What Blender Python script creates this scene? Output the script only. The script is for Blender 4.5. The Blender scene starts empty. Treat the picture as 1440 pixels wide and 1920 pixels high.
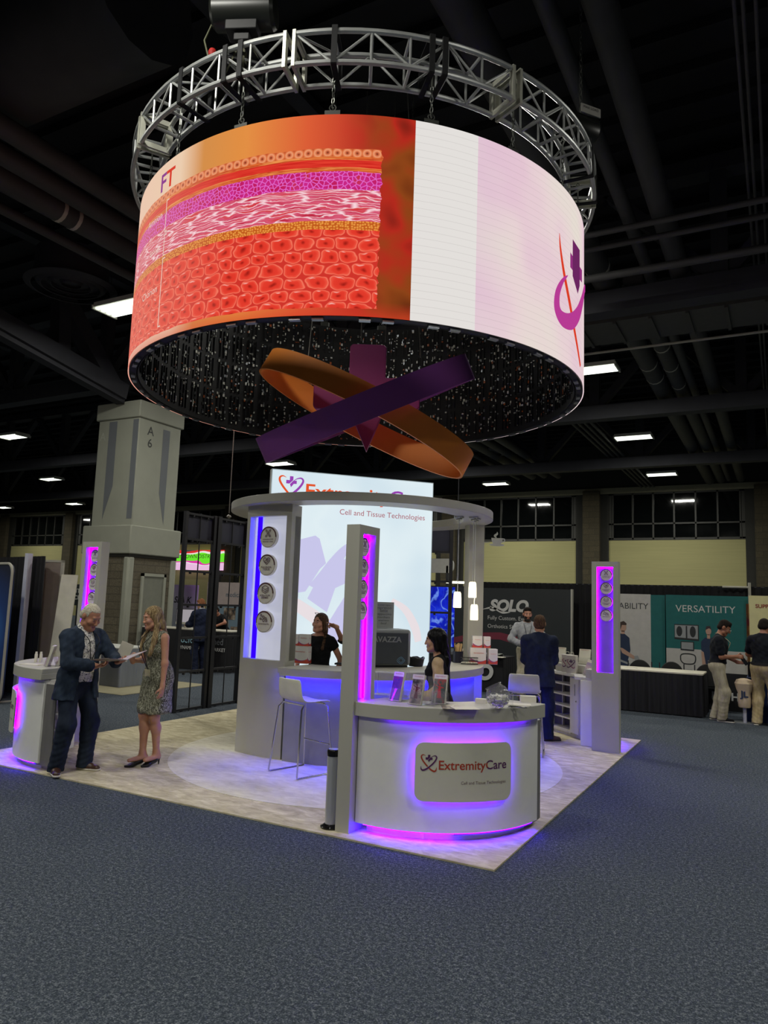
import bpy, math, random
import numpy as np
from mathutils import Vector, Matrix
random.seed(7); np.random.seed(7)
PI = math.pi
SC = bpy.context.scene
COL = SC.collection

# ------------------------------------------------------------------ objects
def thing(name, label, cat, loc=(0, 0, 0), rz=0.0, group=None):
    o = bpy.data.objects.new(name, None)
    o.empty_display_size = 0.1
    COL.objects.link(o)
    o.location = loc
    o.rotation_euler = (0, 0, rz)
    return tag(o, label, cat, group)

def tag(o, label, cat, group=None):
    o['label'] = label
    o['category'] = cat
    if group:
        o['group'] = group
    return o

def struct(o):
    o['kind'] = 'structure'
    return o

def kids(o):
    return [c for c in bpy.data.objects if c.parent is o]

def copy_tree(o, parent=None):
    c = o.copy()
    COL.objects.link(c)
    if parent is not None:
        c.parent = parent
    for ch in list(o.children):
        copy_tree(ch, c)
    return c

# ------------------------------------------------------------------ mesh builder
class MB:
    def __init__(s):
        s.v = []; s.f = []; s.m = []; s.uv = None
    def add(s, vs, fs, mi=0):
        b = len(s.v)
        s.v.extend([tuple(map(float, p)) for p in vs])
        s.f.extend([tuple(b + i for i in f) for f in fs])
        s.m.extend([mi] * len(fs))
        return s
    def box(s, c, d, rz=0.0, mi=0, R=None):
        x, y, z = d[0] / 2, d[1] / 2, d[2] / 2
        vs = [(-x, -y, -z), (x, -y, -z), (x, y, -z), (-x, y, -z), (-x, -y, z), (x, -y, z), (x, y, z), (-x, y, z)]
        M = R if R is not None else Matrix.Rotation(rz, 3, 'Z')
        vs = [tuple(M @ Vector(p) + Vector(c)) for p in vs]
        return s.add(vs, [(3, 2, 1, 0), (4, 5, 6, 7), (0, 1, 5, 4), (1, 2, 6, 5), (2, 3, 7, 6), (3, 0, 4, 7)], mi)
    def span(s, a, b, mi=0):
        return s.box([(a[i] + b[i]) / 2 for i in range(3)], [abs(b[i] - a[i]) for i in range(3)], mi=mi)
    def bar(s, a, b, w, h=None, mi=0, up=(0, 0, 1)):
        a = Vector(a); b = Vector(b); h = h or w
        d = (b - a); L = d.length; d.normalize()
        u = Vector(up)
        x = d.cross(u)
        if x.length < 1e-4: x = d.cross(Vector((1, 0, 0)))
        x.normalize(); z = x.cross(d)
        R = Matrix((x, d, z)).transposed()
        return s.box((a + b) / 2, (w, L, h), mi=mi, R=R)
    def tube(s, pts, r, n=8, mi=0, closed=False, caps=True):
        P = [Vector(p) for p in pts]
        rs = list(r) if isinstance(r, (list, tuple)) else [r] * len(P)
        N = len(P); rings = []
        T = []
        for i in range(N):
            if closed: t = P[(i + 1) % N] - P[i - 1]
            else: t = P[min(i + 1, N - 1)] - P[max(i - 1, 0)]
            T.append(t.normalized())
        ref = Vector((0, 0, 1)) if abs(T[0].z) < 0.9 else Vector((1, 0, 0))
        u = T[0].cross(ref).normalized()
        vs = []
        for i in range(N):
            u = (u - T[i] * u.dot(T[i]))
            if u.length < 1e-6: u = T[i].cross(Vector((0.3, 0.5, 0.8)))
            u.normalize(); w = T[i].cross(u)
            for k in range(n):
                a = 2 * PI * k / n
                vs.append(P[i] + (u * math.cos(a) + w * math.sin(a)) * rs[i])
        fs = []
        for i in range(N if closed else N - 1):
            j = (i + 1) % N
            for k in range(n):
                l = (k + 1) % n
                fs.append((i * n + k, i * n + l, j * n + l, j * n + k))
        if caps and not closed:
            fs.append(tuple(range(n - 1, -1, -1))); fs.append(tuple((N - 1) * n + k for k in range(n)))
        return s.add(vs, fs, mi)
    def cyl(s, a, b, r, n=16, mi=0, r2=None):
        return s.tube([a, b], [r, r if r2 is None else r2], n, mi)
    def lathe(s, prof, c=(0, 0, 0), n=24, mi=0, R=None, a0=0, a1=2 * PI):
        full = abs(a1 - a0 - 2 * PI) < 1e-6
        m = n if full else n + 1
        vs = []
        for (r, z) in prof:
            for k in range(m):
                a = a0 + (a1 - a0) * k / n
                p = Vector((r * math.cos(a), r * math.sin(a), z))
                if R is not None: p = R @ p
                vs.append(p + Vector(c))
        fs = []
        for i in range(len(prof) - 1):
            for k in range(n):
                l = (k + 1) % m
                fs.append((i * m + k, i * m + l, (i + 1) * m + l, (i + 1) * m + k))
        return s.add(vs, fs, mi)
    def prism(s, poly, z0, z1, mi=0, fn=None):
        n = len(poly)
        vs = [(p[0], p[1], z0) for p in poly] + [(p[0], p[1], z1) for p in poly]
        if fn: vs = [fn(*p) for p in vs]
        fs = [tuple(range(n - 1, -1, -1)), tuple(range(n, 2 * n))] + [(i, (i + 1) % n, n + (i + 1) % n, n + i) for i in range(n)]
        return s.add(vs, fs, mi)
    def arc(s, c, r0, r1, a0, a1, z0, z1, n=24, mi=0):
        """solid curved wall between two radii and two angles (degrees)"""
        vs = []
        for k in range(n + 1):
            a = math.radians(a0 + (a1 - a0) * k / n)
            for (r, z) in ((r0, z0), (r1, z0), (r1, z1), (r0, z1)):
                vs.append((c[0] + r * math.cos(a), c[1] + r * math.sin(a), z))
        fs = [(0, 1, 2, 3), tuple(4 * n + i for i in (3, 2, 1, 0))]
        for k in range(n):
            b = 4 * k
            for i in range(4):
                j = (i + 1) % 4
                fs.append((b + i, b + 4 + i, b + 4 + j, b + j))
        return s.add(vs, fs, mi)
    def ring(s, c, r0, r1, z0, z1, n=96, mi=0):
        vs = []
        for k in range(n):
            a = 2 * PI * k / n
            for (r, z) in ((r0, z0), (r1, z0), (r1, z1), (r0, z1)):
                vs.append((c[0] + r * math.cos(a), c[1] + r * math.sin(a), z))
        fs = []
        for k in range(n):
            b = 4 * k; e = 4 * ((k + 1) % n)
            for i in range(4):
                j = (i + 1) % 4
                fs.append((b + i, e + i, e + j, b + j))
        return s.add(vs, fs, mi)
    def quad(s, a, b, c, d, mi=0):
        return s.add([a, b, c, d], [(0, 1, 2, 3)], mi)
    def build(s, name, mats, parent=None, smooth=False, bevel=0, seg=2, angle=None):
        me = bpy.data.meshes.new(name)
        me.from_pydata(s.v, [], s.f)
        for m in (mats if isinstance(mats, (list, tuple)) else [mats]): me.materials.append(m)
        if any(s.m): me.polygons.foreach_set('material_index', s.m)
        import bmesh
        bm = bmesh.new(); bm.from_mesh(me)
        bmesh.ops.recalc_face_normals(bm, faces=bm.faces)
        bm.to_mesh(me); bm.free()
        if smooth or bevel:
            me.polygons.foreach_set('use_smooth', [True] * len(me.polygons))
            try: me.set_sharp_from_angle(angle=math.radians(angle or 35))
            except Exception: pass
        me.update()
        o = bpy.data.objects.new(name, me)
        COL.objects.link(o)
        if parent is not None: o.parent = parent
        if bevel:
            b = o.modifiers.new('b', 'BEVEL'); b.width = bevel; b.segments = seg; b.limit_method = 'ANGLE'; b.angle_limit = math.radians(40)
        return o

def rrect(w, h, r, n=6, cx=0, cy=0):
    pts = []
    for (sx, sy, a) in ((1, 1, 0), (-1, 1, 90), (-1, -1, 180), (1, -1, 270)):
        for k in range(n + 1):
            t = math.radians(a + 90 * k / n)
            pts.append((cx + sx * (w / 2 - r) + r * math.cos(t), cy + sy * (h / 2 - r) + r * math.sin(t)))
    return pts

def raw(name, vs, fs, mats, parent=None, smooth=True, mi=None):
    """mesh straight from numpy arrays"""
    me = bpy.data.meshes.new(name)
    me.from_pydata([], [], [])
    vs = np.asarray(vs, np.float32); fs = np.asarray(fs, np.int32)
    me.vertices.add(len(vs)); me.vertices.foreach_set('co', vs.ravel())
    k = fs.shape[1]
    me.loops.add(fs.size); me.loops.foreach_set('vertex_index', fs.ravel())
    me.polygons.add(len(fs)); me.polygons.foreach_set('loop_start', np.arange(0, fs.size, k, dtype=np.int32))
    for m in (mats if isinstance(mats, (list, tuple)) else [mats]): me.materials.append(m)
    if mi is not None: me.polygons.foreach_set('material_index', np.asarray(mi, np.int32))
    me.polygons.foreach_set('use_smooth', np.full(len(fs), smooth))
    me.update(calc_edges=True); me.validate()
    o = bpy.data.objects.new(name, me); COL.objects.link(o)
    if parent is not None: o.parent = parent
    return o

# ------------------------------------------------------------------ materials
def lin(c):
    f = lambda u: u / 12.92 if u <= 0.04045 else ((u + 0.055) / 1.055) ** 2.4
    return tuple(f(x / 255.0) for x in c) + (1.0,)
MATS = {}
class NT:
    """tiny node-graph writer"""
    def __init__(s, m):
        s.t = m.node_tree; s.n = s.t.nodes; s.l = s.t.links
    def node(s, ty, **kw):
        x = s.n.new(ty)
        for k, v in kw.items(): setattr(x, k, v)
        return x
    def put(s, sock, v):
        if isinstance(v, bpy.types.NodeSocket): s.l.new(v, sock)
        elif isinstance(v, bpy.types.Node): s.l.new(v.outputs[0], sock)
        elif v is not None:
            if hasattr(sock.default_value, '__len__') and not hasattr(v, '__len__'): v = (v,) * len(sock.default_value)
            sock.default_value = v
    def math(s, op, a, b=None, c=None, clamp=False):
        x = s.node('ShaderNodeMath', operation=op, use_clamp=clamp)
        s.put(x.inputs[0], a)
        if b is not None: s.put(x.inputs[1], b)
        if c is not None: s.put(x.inputs[2], c)
        return x.outputs[0]
    def mix(s, f, a, b, blend='MIX'):
        x = s.node('ShaderNodeMix', data_type='RGBA', blend_type=blend)
        s.put(x.inputs[0], f); s.put(x.inputs[6], a); s.put(x.inputs[7], b)
        return x.outputs[2]
    def coord(s, which='Object', scale=None, rot=None, loc=None):
        tc = s.node('ShaderNodeTexCoord')
        o = tc.outputs[which]
        if scale is not None or rot is not None or loc is not None:
            mp = s.node('ShaderNodeMapping')
            s.l.new(o, mp.inputs[0])
            if scale is not None: s.put(mp.inputs['Scale'], scale)
            if rot is not None: mp.inputs['Rotation'].default_value = rot
            if loc is not None: mp.inputs['Location'].default_value = loc
            o = mp.outputs[0]
        return o
    def noise(s, vec, scale, detail=3, rough=0.5, dist=0.0):
        x = s.node('ShaderNodeTexNoise')
        s.l.new(vec, x.inputs['Vector']); x.inputs['Scale'].default_value = scale
        x.inputs['Detail'].default_value = detail; x.inputs['Roughness'].default_value = rough; x.inputs['Distortion'].default_value = dist
        return x
    def voro(s, vec, scale, feature='F1', rand=1.0, dim='2D'):
        x = s.node('ShaderNodeTexVoronoi', feature=feature, voronoi_dimensions=dim)
        s.l.new(vec, x.inputs['Vector']); x.inputs['Scale'].default_value = scale; x.inputs['Randomness'].default_value = rand
        return x
    def ramp(s, f, stops, interp='LINEAR'):
        x = s.node('ShaderNodeValToRGB'); s.put(x.inputs[0], f)
        cr = x.color_ramp; cr.interpolation = interp
        while len(cr.elements) < len(stops): cr.elements.new(0.5)
        for e, (p, c) in zip(cr.elements, stops):
            e.position = p; e.color = c if len(c) == 4 else lin(c)
        return x.outputs[0]
    def bump(s, h, strength=0.3, dist=0.01):
        x = s.node('ShaderNodeBump'); s.put(x.inputs['Height'], h)
        x.inputs['Strength'].default_value = strength; x.inputs['Distance'].default_value = dist
        return x.outputs[0]

def new_mat(name):
    m = bpy.data.materials.new(name); m.use_nodes = True
    nt = NT(m)
    return m, nt, m.node_tree.nodes['Principled BSDF']

def mat(name, col, rough=0.5, metal=0.0, var=0.06, scale=8.0, bump=0.0, bscale=60.0, spec=0.5, alpha=1.0, trans=0.0, stretch=None):
    """plain surface with a little procedural mottling"""
    if name in MATS: return MATS[name]
    m, nt, b = new_mat(name)
    co = nt.coord('Object', scale=stretch)
    n = nt.noise(co, scale, 4)
    c = lin(col)
    lo = tuple(x * (1 - var) for x in c[:3]) + (1,); hi = tuple(min(1, x * (1 + var)) for x in c[:3]) + (1,)
    nt.put(b.inputs['Base Color'], nt.ramp(n.outputs[0], [(0.3, lo), (0.7, hi)]))
    b.inputs['Roughness'].default_value = rough; b.inputs['Metallic'].default_value = metal
    b.inputs['Specular IOR Level'].default_value = spec
    if trans: b.inputs['Transmission Weight'].default_value = trans
    if alpha < 1: b.inputs['Alpha'].default_value = alpha
    if bump:
        n2 = nt.noise(co, bscale, 3)
        nt.put(b.inputs['Normal'], nt.bump(n2.outputs[0], bump))
    MATS[name] = m
    return m

def emit(name, col, strength=1.0):
    if name in MATS: return MATS[name]
    m = bpy.data.materials.new(name); m.use_nodes = True
    nt = NT(m); nt.n.clear()
    o = nt.node('ShaderNodeOutputMaterial'); e = nt.node('ShaderNodeEmission')
    e.inputs[0].default_value = lin(col) if len(col) == 3 else col
    e.inputs[1].default_value = strength
    nt.l.new(e.outputs[0], o.inputs[0]); MATS[name] = m
    return m

# ------------------------------------------------------------------ lettering
def text_mesh(s, size=1.0, bold=0.0, align='LEFT', spacing=1.0, shear=0.0, res=4):
    """returns (verts Nx2, faces) for flat letters; first baseline at y=0"""
    cu = bpy.data.curves.new('t', 'FONT'); cu.body = s; cu.size = size; cu.offset = bold; cu.align_x = align
    cu.space_character = spacing; cu.shear = shear; cu.resolution_u = res; cu.fill_mode = 'FRONT'
    ob = bpy.data.objects.new('t', cu); COL.objects.link(ob)
    bpy.context.view_layer.update()
    dg = bpy.context.evaluated_depsgraph_get()
    me = bpy.data.meshes.new_from_object(ob.evaluated_get(dg))
    vs = [(v.co.x, v.co.y) for v in me.vertices]; fs = [tuple(p.vertices) for p in me.polygons]
    bpy.data.objects.remove(ob); bpy.data.curves.remove(cu); bpy.data.meshes.remove(me)
    return vs, fs

def letters(name, s, mats, parent, fn, width=None, height=None, bold=0.0, align='CENTER', spacing=1.0, shear=0.0, at=(0, 0), res=4, split=None):
    """letters mapped through fn(x, y) -> xyz ; width / height in metres fit the text"""
    vs, fs = text_mesh(s, 1.0, bold, 'LEFT', spacing, shear, res)
    xs = [v[0] for v in vs]; ys = [v[1] for v in vs]
    w = max(xs) - min(xs); h = max(ys) - min(ys)
    kx = width / w if width else None
    ky = height / h if height else None
    if kx is None: kx = ky
    if ky is None: ky = kx
    off = {'LEFT': min(xs), 'CENTER': (min(xs) + max(xs)) / 2, 'RIGHT': max(xs)}[align]
    P = [(at[0] + (x - off) * kx, at[1] + y * ky) for x, y in vs]
    mb = MB()
    mb.v = [tuple(fn(x, y)) for x, y in P]
    mb.f = fs
    if split is not None: mb.m = [1 if sum(P[i][0] for i in f) / len(f) > split else 0 for f in fs]
    else: mb.m = [0] * len(fs)
    return mb.build(name, mats, parent)

def ribbon(pts, ws):
    """flat ribbon polygon strips for a 2D centre line (Catmull-Rom through pts)"""
    P = [np.array(p, float) for p in pts]
    out = []; wo = []
    for i in range(len(P) - 1):
        p0 = P[max(i - 1, 0)]; p1 = P[i]; p2 = P[i + 1]; p3 = P[min(i + 2, len(P) - 1)]
        for k in range(8):
            t = k / 8
            out.append(0.5 * ((2 * p1) + (-p0 + p2) * t + (2 * p0 - 5 * p1 + 4 * p2 - p3) * t * t + (-p0 + 3 * p1 - 3 * p2 + p3) * t ** 3))
            wo.append(ws[i] * (1 - t) + ws[i + 1] * t)
    out.append(P[-1]); wo.append(ws[-1])
    vs = []; fs = []
    for i, p in enumerate(out):
        t = out[min(i + 1, len(out) - 1)] - out[max(i - 1, 0)]; t /= (np.linalg.norm(t) + 1e-9)
        n = np.array([-t[1], t[0]])
        vs += [tuple(p + n * wo[i] / 2), tuple(p - n * wo[i] / 2)]
        if i: fs.append((2 * i - 2, 2 * i - 1, 2 * i + 1, 2 * i))
    return vs, fs

def emblem(parent, fn, size, mo, mp, mc, at=(0, 0), name='emblem'):
    """two crossing swooshes and a cross, in a size x size box whose lower left corner is at"""
    L = [(0.30, 0.93), (0.16, 0.98), (0.05, 0.92), (0.05, 0.78), (0.17, 0.58), (0.36, 0.36), (0.44, 0.29)]
    L2 = [(0.52, 0.20), (0.66, 0.09), (0.82, 0.02), (0.94, 0.07), (0.985, 0.27)]
    Rr = [(0.56, 0.79), (0.72, 0.90), (0.88, 0.94), (0.97, 0.87), (0.95, 0.74), (0.80, 0.52), (0.58, 0.31), (0.36, 0.14), (0.16, 0.06), (0.04, 0.12), (0.02, 0.30)]
    mb = MB()
    def put(vf, mi):
        vs, fs = vf
        mb.add([tuple(fn(at[0] + x * size, at[1] + y * size)) for x, y in vs], fs, mi)
    put(ribbon(L, [0.01, 0.05, 0.075, 0.085, 0.085, 0.08, 0.075]), 0)
    put(ribbon(L2, [0.075, 0.09, 0.10, 0.08, 0.01]), 0)
    put(ribbon(Rr, [0.01, 0.035, 0.06, 0.075, 0.085, 0.09, 0.09, 0.10, 0.10, 0.08, 0.01]), 1)
    cr = [(0.44, 0.99), (0.58, 0.99), (0.58, 0.86), (0.56, 0.82), (0.44, 0.70), (0.44, 0.69), (0.30, 0.69), (0.30, 0.83), (0.44, 0.83)]
    cr2 = [(0.58, 0.82), (0.72, 0.83), (0.72, 0.70), (0.60, 0.69), (0.50, 0.55), (0.45, 0.67)]
    put((cr, [tuple(range(len(cr)))]), 2); put((cr2, [tuple(range(len(cr2)))]), 2)
    return mb.build(name, [mo, mp, mc], parent)

# ------------------------------------------------------------------ camera
F_PX = 1376.494; EYE = 1.83; _k = EYE / 1.66
YAW, PITCH, ROLL = 0.289 - PI / 4, 0.122, 0.034
CAM = np.array([2.123 * 0 - ((-4.438 * _k + 2.123 * _k) * math.sqrt(0.5)), (-2.123 * _k - 4.438 * _k) * math.sqrt(0.5), EYE])
def cam_axes():
    cy, sy = math.cos(YAW), math.sin(YAW)
    f0 = np.array([sy, cy, 0]); r = np.array([cy, -sy, 0]); u = np.array([0, 0, 1.0])
    f = math.cos(PITCH) * f0 + math.sin(PITCH) * u; u2 = -math.sin(PITCH) * f0 + math.cos(PITCH) * u
    return math.cos(ROLL) * r + math.sin(ROLL) * u2, -math.sin(ROLL) * r + math.cos(ROLL) * u2, f
_r, _u, _f = cam_axes()
cd = bpy.data.cameras.new('camera'); cam = bpy.data.objects.new('camera', cd); COL.objects.link(cam)
cam.matrix_world = Matrix(((_r[0], _u[0], -_f[0], CAM[0]), (_r[1], _u[1], -_f[1], CAM[1]), (_r[2], _u[2], -_f[2], CAM[2]), (0, 0, 0, 1)))
cd.sensor_fit = 'HORIZONTAL'; cd.sensor_width = 36.0; cd.lens = F_PX * 36 / 1440; cd.clip_end = 300
SC.camera = cam
SC.view_settings.view_transform = 'Standard'; SC.view_settings.look = 'None'
SC.view_settings.exposure = 0.0; SC.view_settings.gamma = 1.0; SC.view_settings.use_curve_mapping = False
SC.cycles.use_denoising = True
SC.cycles.max_bounces = 7; SC.cycles.diffuse_bounces = 3; SC.cycles.glossy_bounces = 3; SC.cycles.transparent_max_bounces = 12
SC.cycles.sample_clamp_indirect = 4.0; SC.cycles.caustics_reflective = False; SC.cycles.caustics_refractive = False
w = bpy.data.worlds.new('world'); SC.world = w; w.use_nodes = True
w.node_tree.nodes['Background'].inputs[0].default_value = (0.58, 0.57, 0.52, 1); w.node_tree.nodes['Background'].inputs[1].default_value = 0.09
def _ray(px, py): return (px - 720) / F_PX * _r - (py - 960) / F_PX * _u + _f
def at_z(px, py, z): d = _ray(px, py); return CAM + d * (z - EYE) / d[2]
def at_y(px, py, y): d = _ray(px, py); return CAM + d * (y - CAM[1]) / d[1]
def at_x(px, py, x): d = _ray(px, py); return CAM + d * (x - CAM[0]) / d[0]
def at_d(px, py, dd): return CAM + _ray(px, py) * dd
# ------------------------------------------------------------------ people: one blended surface per body / garment
V = lambda *a: np.array(a, float)
def unit(v): return np.asarray(v, float) / (np.linalg.norm(v) + 1e-9)
def rotm(ax, deg):
    return np.array(Matrix.Rotation(math.radians(deg), 3, ax))

class Field:
    def __init__(s, lo, hi, vox):
        s.vox = vox; s.lo = np.array(lo, float); n = np.ceil((np.array(hi) - s.lo) / vox).astype(int) + 1
        s.D = np.ones(n, np.float32); s.n = n
        s.ax = [(s.lo[i] + vox * np.arange(n[i])).astype(np.float32) for i in range(3)]
    def _sub(s, a, b):
        i0 = np.clip(np.floor((a - s.lo) / s.vox).astype(int), 0, s.n); i1 = np.clip(np.ceil((b - s.lo) / s.vox).astype(int) + 1, 0, s.n)
        sl = tuple(slice(i0[i], i1[i]) for i in range(3))
        if min(i1 - i0) <= 0: return None, None
        g = (s.ax[0][sl[0]][:, None, None], s.ax[1][sl[1]][None, :, None], s.ax[2][sl[2]][None, None, :])
        return sl, g
    def _merge(s, sl, d, k, op):
        D = s.D[sl]
        if op == 'u':
            h = np.maximum(k - np.abs(D - d), 0) / max(k, 1e-6)
            s.D[sl] = np.minimum(D, d) - h * h * k * 0.25
        else:
            d = -d
            h = np.maximum(k - np.abs(D - d), 0) / max(k, 1e-6)
            s.D[sl] = np.maximum(D, d) + h * h * k * 0.25
    def cap(s, a, b, r1, r2=None, k=0.02, op='u', flat=None, sq=1.0):
        a = np.asarray(a, float); b = np.asarray(b, float); r2 = r1 if r2 is None else r2
        m = max(r1, r2) * max(1.0, 1.0) + k + 2 * s.vox
        sl, g = s._sub(np.minimum(a, b) - m, np.maximum(a, b) + m)
        if sl is None: return s
        x, y, z = g[0] - a[0], g[1] - a[1], g[2] - a[2]
        ba = b - a
        if flat is not None:
            f = unit(flat); q = (x * f[0] + y * f[1] + z * f[2]) * (sq - 1)
            x, y, z = x + q * f[0], y + q * f[1], z + q * f[2]
            fb = np.dot(ba, f) * (sq - 1); ba = ba + f * fb
        L = max(np.dot(ba, ba), 1e-9)
        t = np.clip((x * ba[0] + y * ba[1] + z * ba[2]) / L, 0, 1)
        d = np.sqrt((x - t * ba[0]) ** 2 + (y - t * ba[1]) ** 2 + (z - t * ba[2]) ** 2) - (r1 + (r2 - r1) * t)
        s._merge(sl, d, k, op); return s
    def ell(s, c, r, R=None, k=0.02, op='u'):
        c = np.asarray(c, float); r = np.asarray(r, float); m = max(r) + k + 2 * s.vox
        sl, g = s._sub(c - m, c + m)
        if sl is None: return s
        x, y, z = g[0] - c[0], g[1] - c[1], g[2] - c[2]
        if R is not None:
            x, y, z = (x * R[0, 0] + y * R[1, 0] + z * R[2, 0], x * R[0, 1] + y * R[1, 1] + z * R[2, 1], x * R[0, 2] + y * R[1, 2] + z * R[2, 2])
        k0 = np.sqrt((x / r[0]) ** 2 + (y / r[1]) ** 2 + (z / r[2]) ** 2)
        k1 = np.sqrt((x / r[0] ** 2) ** 2 + (y / r[1] ** 2) ** 2 + (z / r[2] ** 2) ** 2) + 1e-6
        s._merge(sl, k0 * (k0 - 1) / k1, k, op); return s
    def cut(s, fn, op='max'):
        d = fn(s.ax[0][:, None, None], s.ax[1][None, :, None], s.ax[2][None, None, :])
        s.D = np.maximum(s.D, d).astype(np.float32); return s
    def wave(s, fn):
        s.D = (s.D + fn(s.ax[0][:, None, None], s.ax[1][None, :, None], s.ax[2][None, None, :])).astype(np.float32); return s
    def mesh(s):
        D = np.pad(s.D, 1, constant_values=1.0); S = D < 0
        c = np.zeros(np.array(D.shape) - 1, np.int8)
        for i in (0, 1):
            for j in (0, 1):
                for k in (0, 1): c += S[i:i + c.shape[0], j:j + c.shape[1], k:k + c.shape[2]]
        act = (c > 0) & (c < 8)
        idx = np.argwhere(act)
        num = np.full(c.shape, -1, np.int32); num[act] = np.arange(len(idx))
        off = np.array([(i, j, k) for i in (0, 1) for j in (0, 1) for k in (0, 1)])
        val = np.stack([D[tuple((idx + o).T)] for o in off], 1)
        acc = np.zeros((len(idx), 3)); cnt = np.zeros(len(idx))
        for a in range(8):
            for b in range(a + 1, 8):
                if np.abs(off[a] - off[b]).sum() != 1: continue
                va, vb = val[:, a], val[:, b]; m = (va < 0) != (vb < 0)
                t = np.where(m, va / np.where(m, va - vb, 1), 0)
                p = off[a] + t[:, None] * (off[b] - off[a])
                acc += p * m[:, None]; cnt += m
        vs = s.lo + (idx + acc / cnt[:, None] - 1) * s.vox
        fs = []
        for ax in range(3):
            u, v = (ax + 1) % 3, (ax + 2) % 3
            e0 = [slice(None)] * 3; e1 = [slice(None)] * 3
            e0[ax] = slice(0, -1); e1[ax] = slice(1, None)
            A = S[tuple(e0)]; B = S[tuple(e1)]
            for flip, m in ((False, A & ~B), (True, ~A & B)):
                q = np.argwhere(m)
                if not len(q): continue
                du = np.zeros(3, int); dv = np.zeros(3, int); du[u] = 1; dv[v] = 1
                ok = (q[:, u] > 0) & (q[:, v] > 0); q = q[ok]
                cc = [num[tuple((q - a * du - b * dv).T)] for a, b in ((1, 1), (0, 1), (0, 0), (1, 0))]
                f = np.stack(cc if not flip else cc[::-1], 1)
                fs.append(f[(f >= 0).all(1)])
        return vs, np.concatenate(fs)

def ik(a, b, l1, l2, pole):
    a = np.asarray(a, float); b = np.asarray(b, float); d = b - a; L = np.linalg.norm(d)
    if L > (l1 + l2) * 0.999: b = a + d / L * (l1 + l2) * 0.999; d = b - a; L = np.linalg.norm(d)
    x = (l1 * l1 - l2 * l2 + L * L) / (2 * L); h = math.sqrt(max(l1 * l1 - x * x, 0)); u = d / L
    p = np.asarray(pole, float); p = unit(p - u * np.dot(p, u))
    return a + u * x + p * h, b

class Skel:
    """joints in a frame facing -Y with the person's left at +X, for 1.75 m"""
    def __init__(s, sex='m', lean=0, side=0, twist=0, head=(0, 0, 0), hip=(0, 0, 0), feet=((.10, 0, 8), (-.10, 0, -8)), L=None, R=None, knee=((.15, -1, 0), (-.15, -1, 0)), lift=(0, 0), girth=0.0, neck=0.0):
        s.sex = sex; s.g = girth; fem = sex == 'f'
        s.P = V(0, 0, .93) + V(*hip)
        Rt = rotm('Z', twist) @ rotm('X', lean) @ rotm('Y', side)
        s.Rt = Rt
        T = s.T = lambda x, y, z: s.P + Rt @ V(x, y, z)
        s.neck = T(0, .012, .52); s.chest = T(0, -.005, .34); s.waist = T(0, 0, .16)
        sw = .165 if fem else .19
        s.sh = [T(sw, .012, .44), T(-sw, .012, .44)]
        s.Rh = rotm('Z', twist) @ rotm('Z', head[1]) @ rotm('X', lean * .5 + head[0]) @ rotm('Y', head[2])
        s.hb = s.neck + Rt @ V(0, -.01, .05)
        s.hc = s.hb + s.Rh @ V(0, -.012 - neck, .10)
        s.hj = [s.P + V(.092, 0, -.02), s.P + V(-.092, 0, -.02)]
        s.foot = []; s.knee = []; s.ank = []
        for i in (0, 1):
            fx, fy, ty = feet[i]; an = V(fx, fy, .085 + lift[i])
            k, an = ik(s.hj[i], an, .43, .415, knee[i]); s.knee.append(k); s.ank.append(an)
            s.foot.append(rotm('Z', ty))
        s.el = []; s.wr = []; s.hd = []; s.hn = []; s.cu = []; s.sp = []
        dfl = [dict(w=(.26, -.03, .86), pole=(.5, 1, 0), d=(0, -.1, -1), n=(-1, 0, 0), curl=.35), dict(w=(-.26, -.03, .86), pole=(-.5, 1, 0), d=(0, -.1, -1), n=(1, 0, 0), curl=.35)]
        for i, a in enumerate((L, R)):
            a = dict(dfl[i], **(a or {}))
            e, wv = ik(s.sh[i], V(*a['w']), .285, .255, a['pole']); s.el.append(e); s.wr.append(wv)
            s.hd.append(unit(a['d'])); n = V(*a['n']); n = unit(n - s.hd[-1] * np.dot(n, s.hd[-1])); s.hn.append(n)
            s.cu.append(a['curl']); s.sp.append(a.get('point', False))
    def bbox(s):
        P = np.array([s.hc + V(0, 0, .16), s.hc, s.P, *s.sh, *s.el, *s.wr, *s.knee, *s.ank, *[w + d * .2 for w, d in zip(s.wr, s.hd)]])
        lo = P.min(0) - .2; hi = P.max(0) + .2; lo[2] = min(-.02, lo[2]); hi[2] = s.hc[2] + .2
        return lo, hi

def torso(F, s, o=0.0, k=.05, low=True):
    T = s.T; f = s.sex == 'f'; R = s.Rt; g = s.g
    if f:
        F.ell(s.P + V(0, .01, .0), (.165 + o, .118 + o, .13 + o), None, k)
        F.cap(T(0, 0, .10), T(0, 0, .28), .125 + o, .128 + o, k, flat=R[:, 1], sq=1.35)
        F.ell(T(0, 0, .34), (.145 + o, .105 + o, .15 + o), R, k)
        for q in (-1, 1): F.ell(T(.066 * q, -.075, .325), (.058 + o * .7, .050 + o * .7, .056 + o * .7), R, .04)
    else:
        F.ell(s.P + V(0, .005, .0), (.162 + o, .118 + o, .13 + o), None, k)
        F.cap(T(0, -.01 - g * .4, .06), T(0, -.005, .26), .142 + o + g, .15 + o + g * .4, k, flat=R[:, 1], sq=1.28)
        F.ell(T(0, 0, .34), (.172 + o, .122 + o, .17 + o), R, k)
    F.cap(s.sh[0] * .85 + s.sh[1] * .15, s.sh[1] * .85 + s.sh[0] * .15, .060 + o * .6, None, k)
    F.cap(T(.11, .015, .445), T(.03, .015, .515), .048 + o * .5, .042 + o * .3, .05); F.cap(T(-.11, .015, .445), T(-.03, .015, .515), .048 + o * .5, .042 + o * .3, .05)

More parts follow.
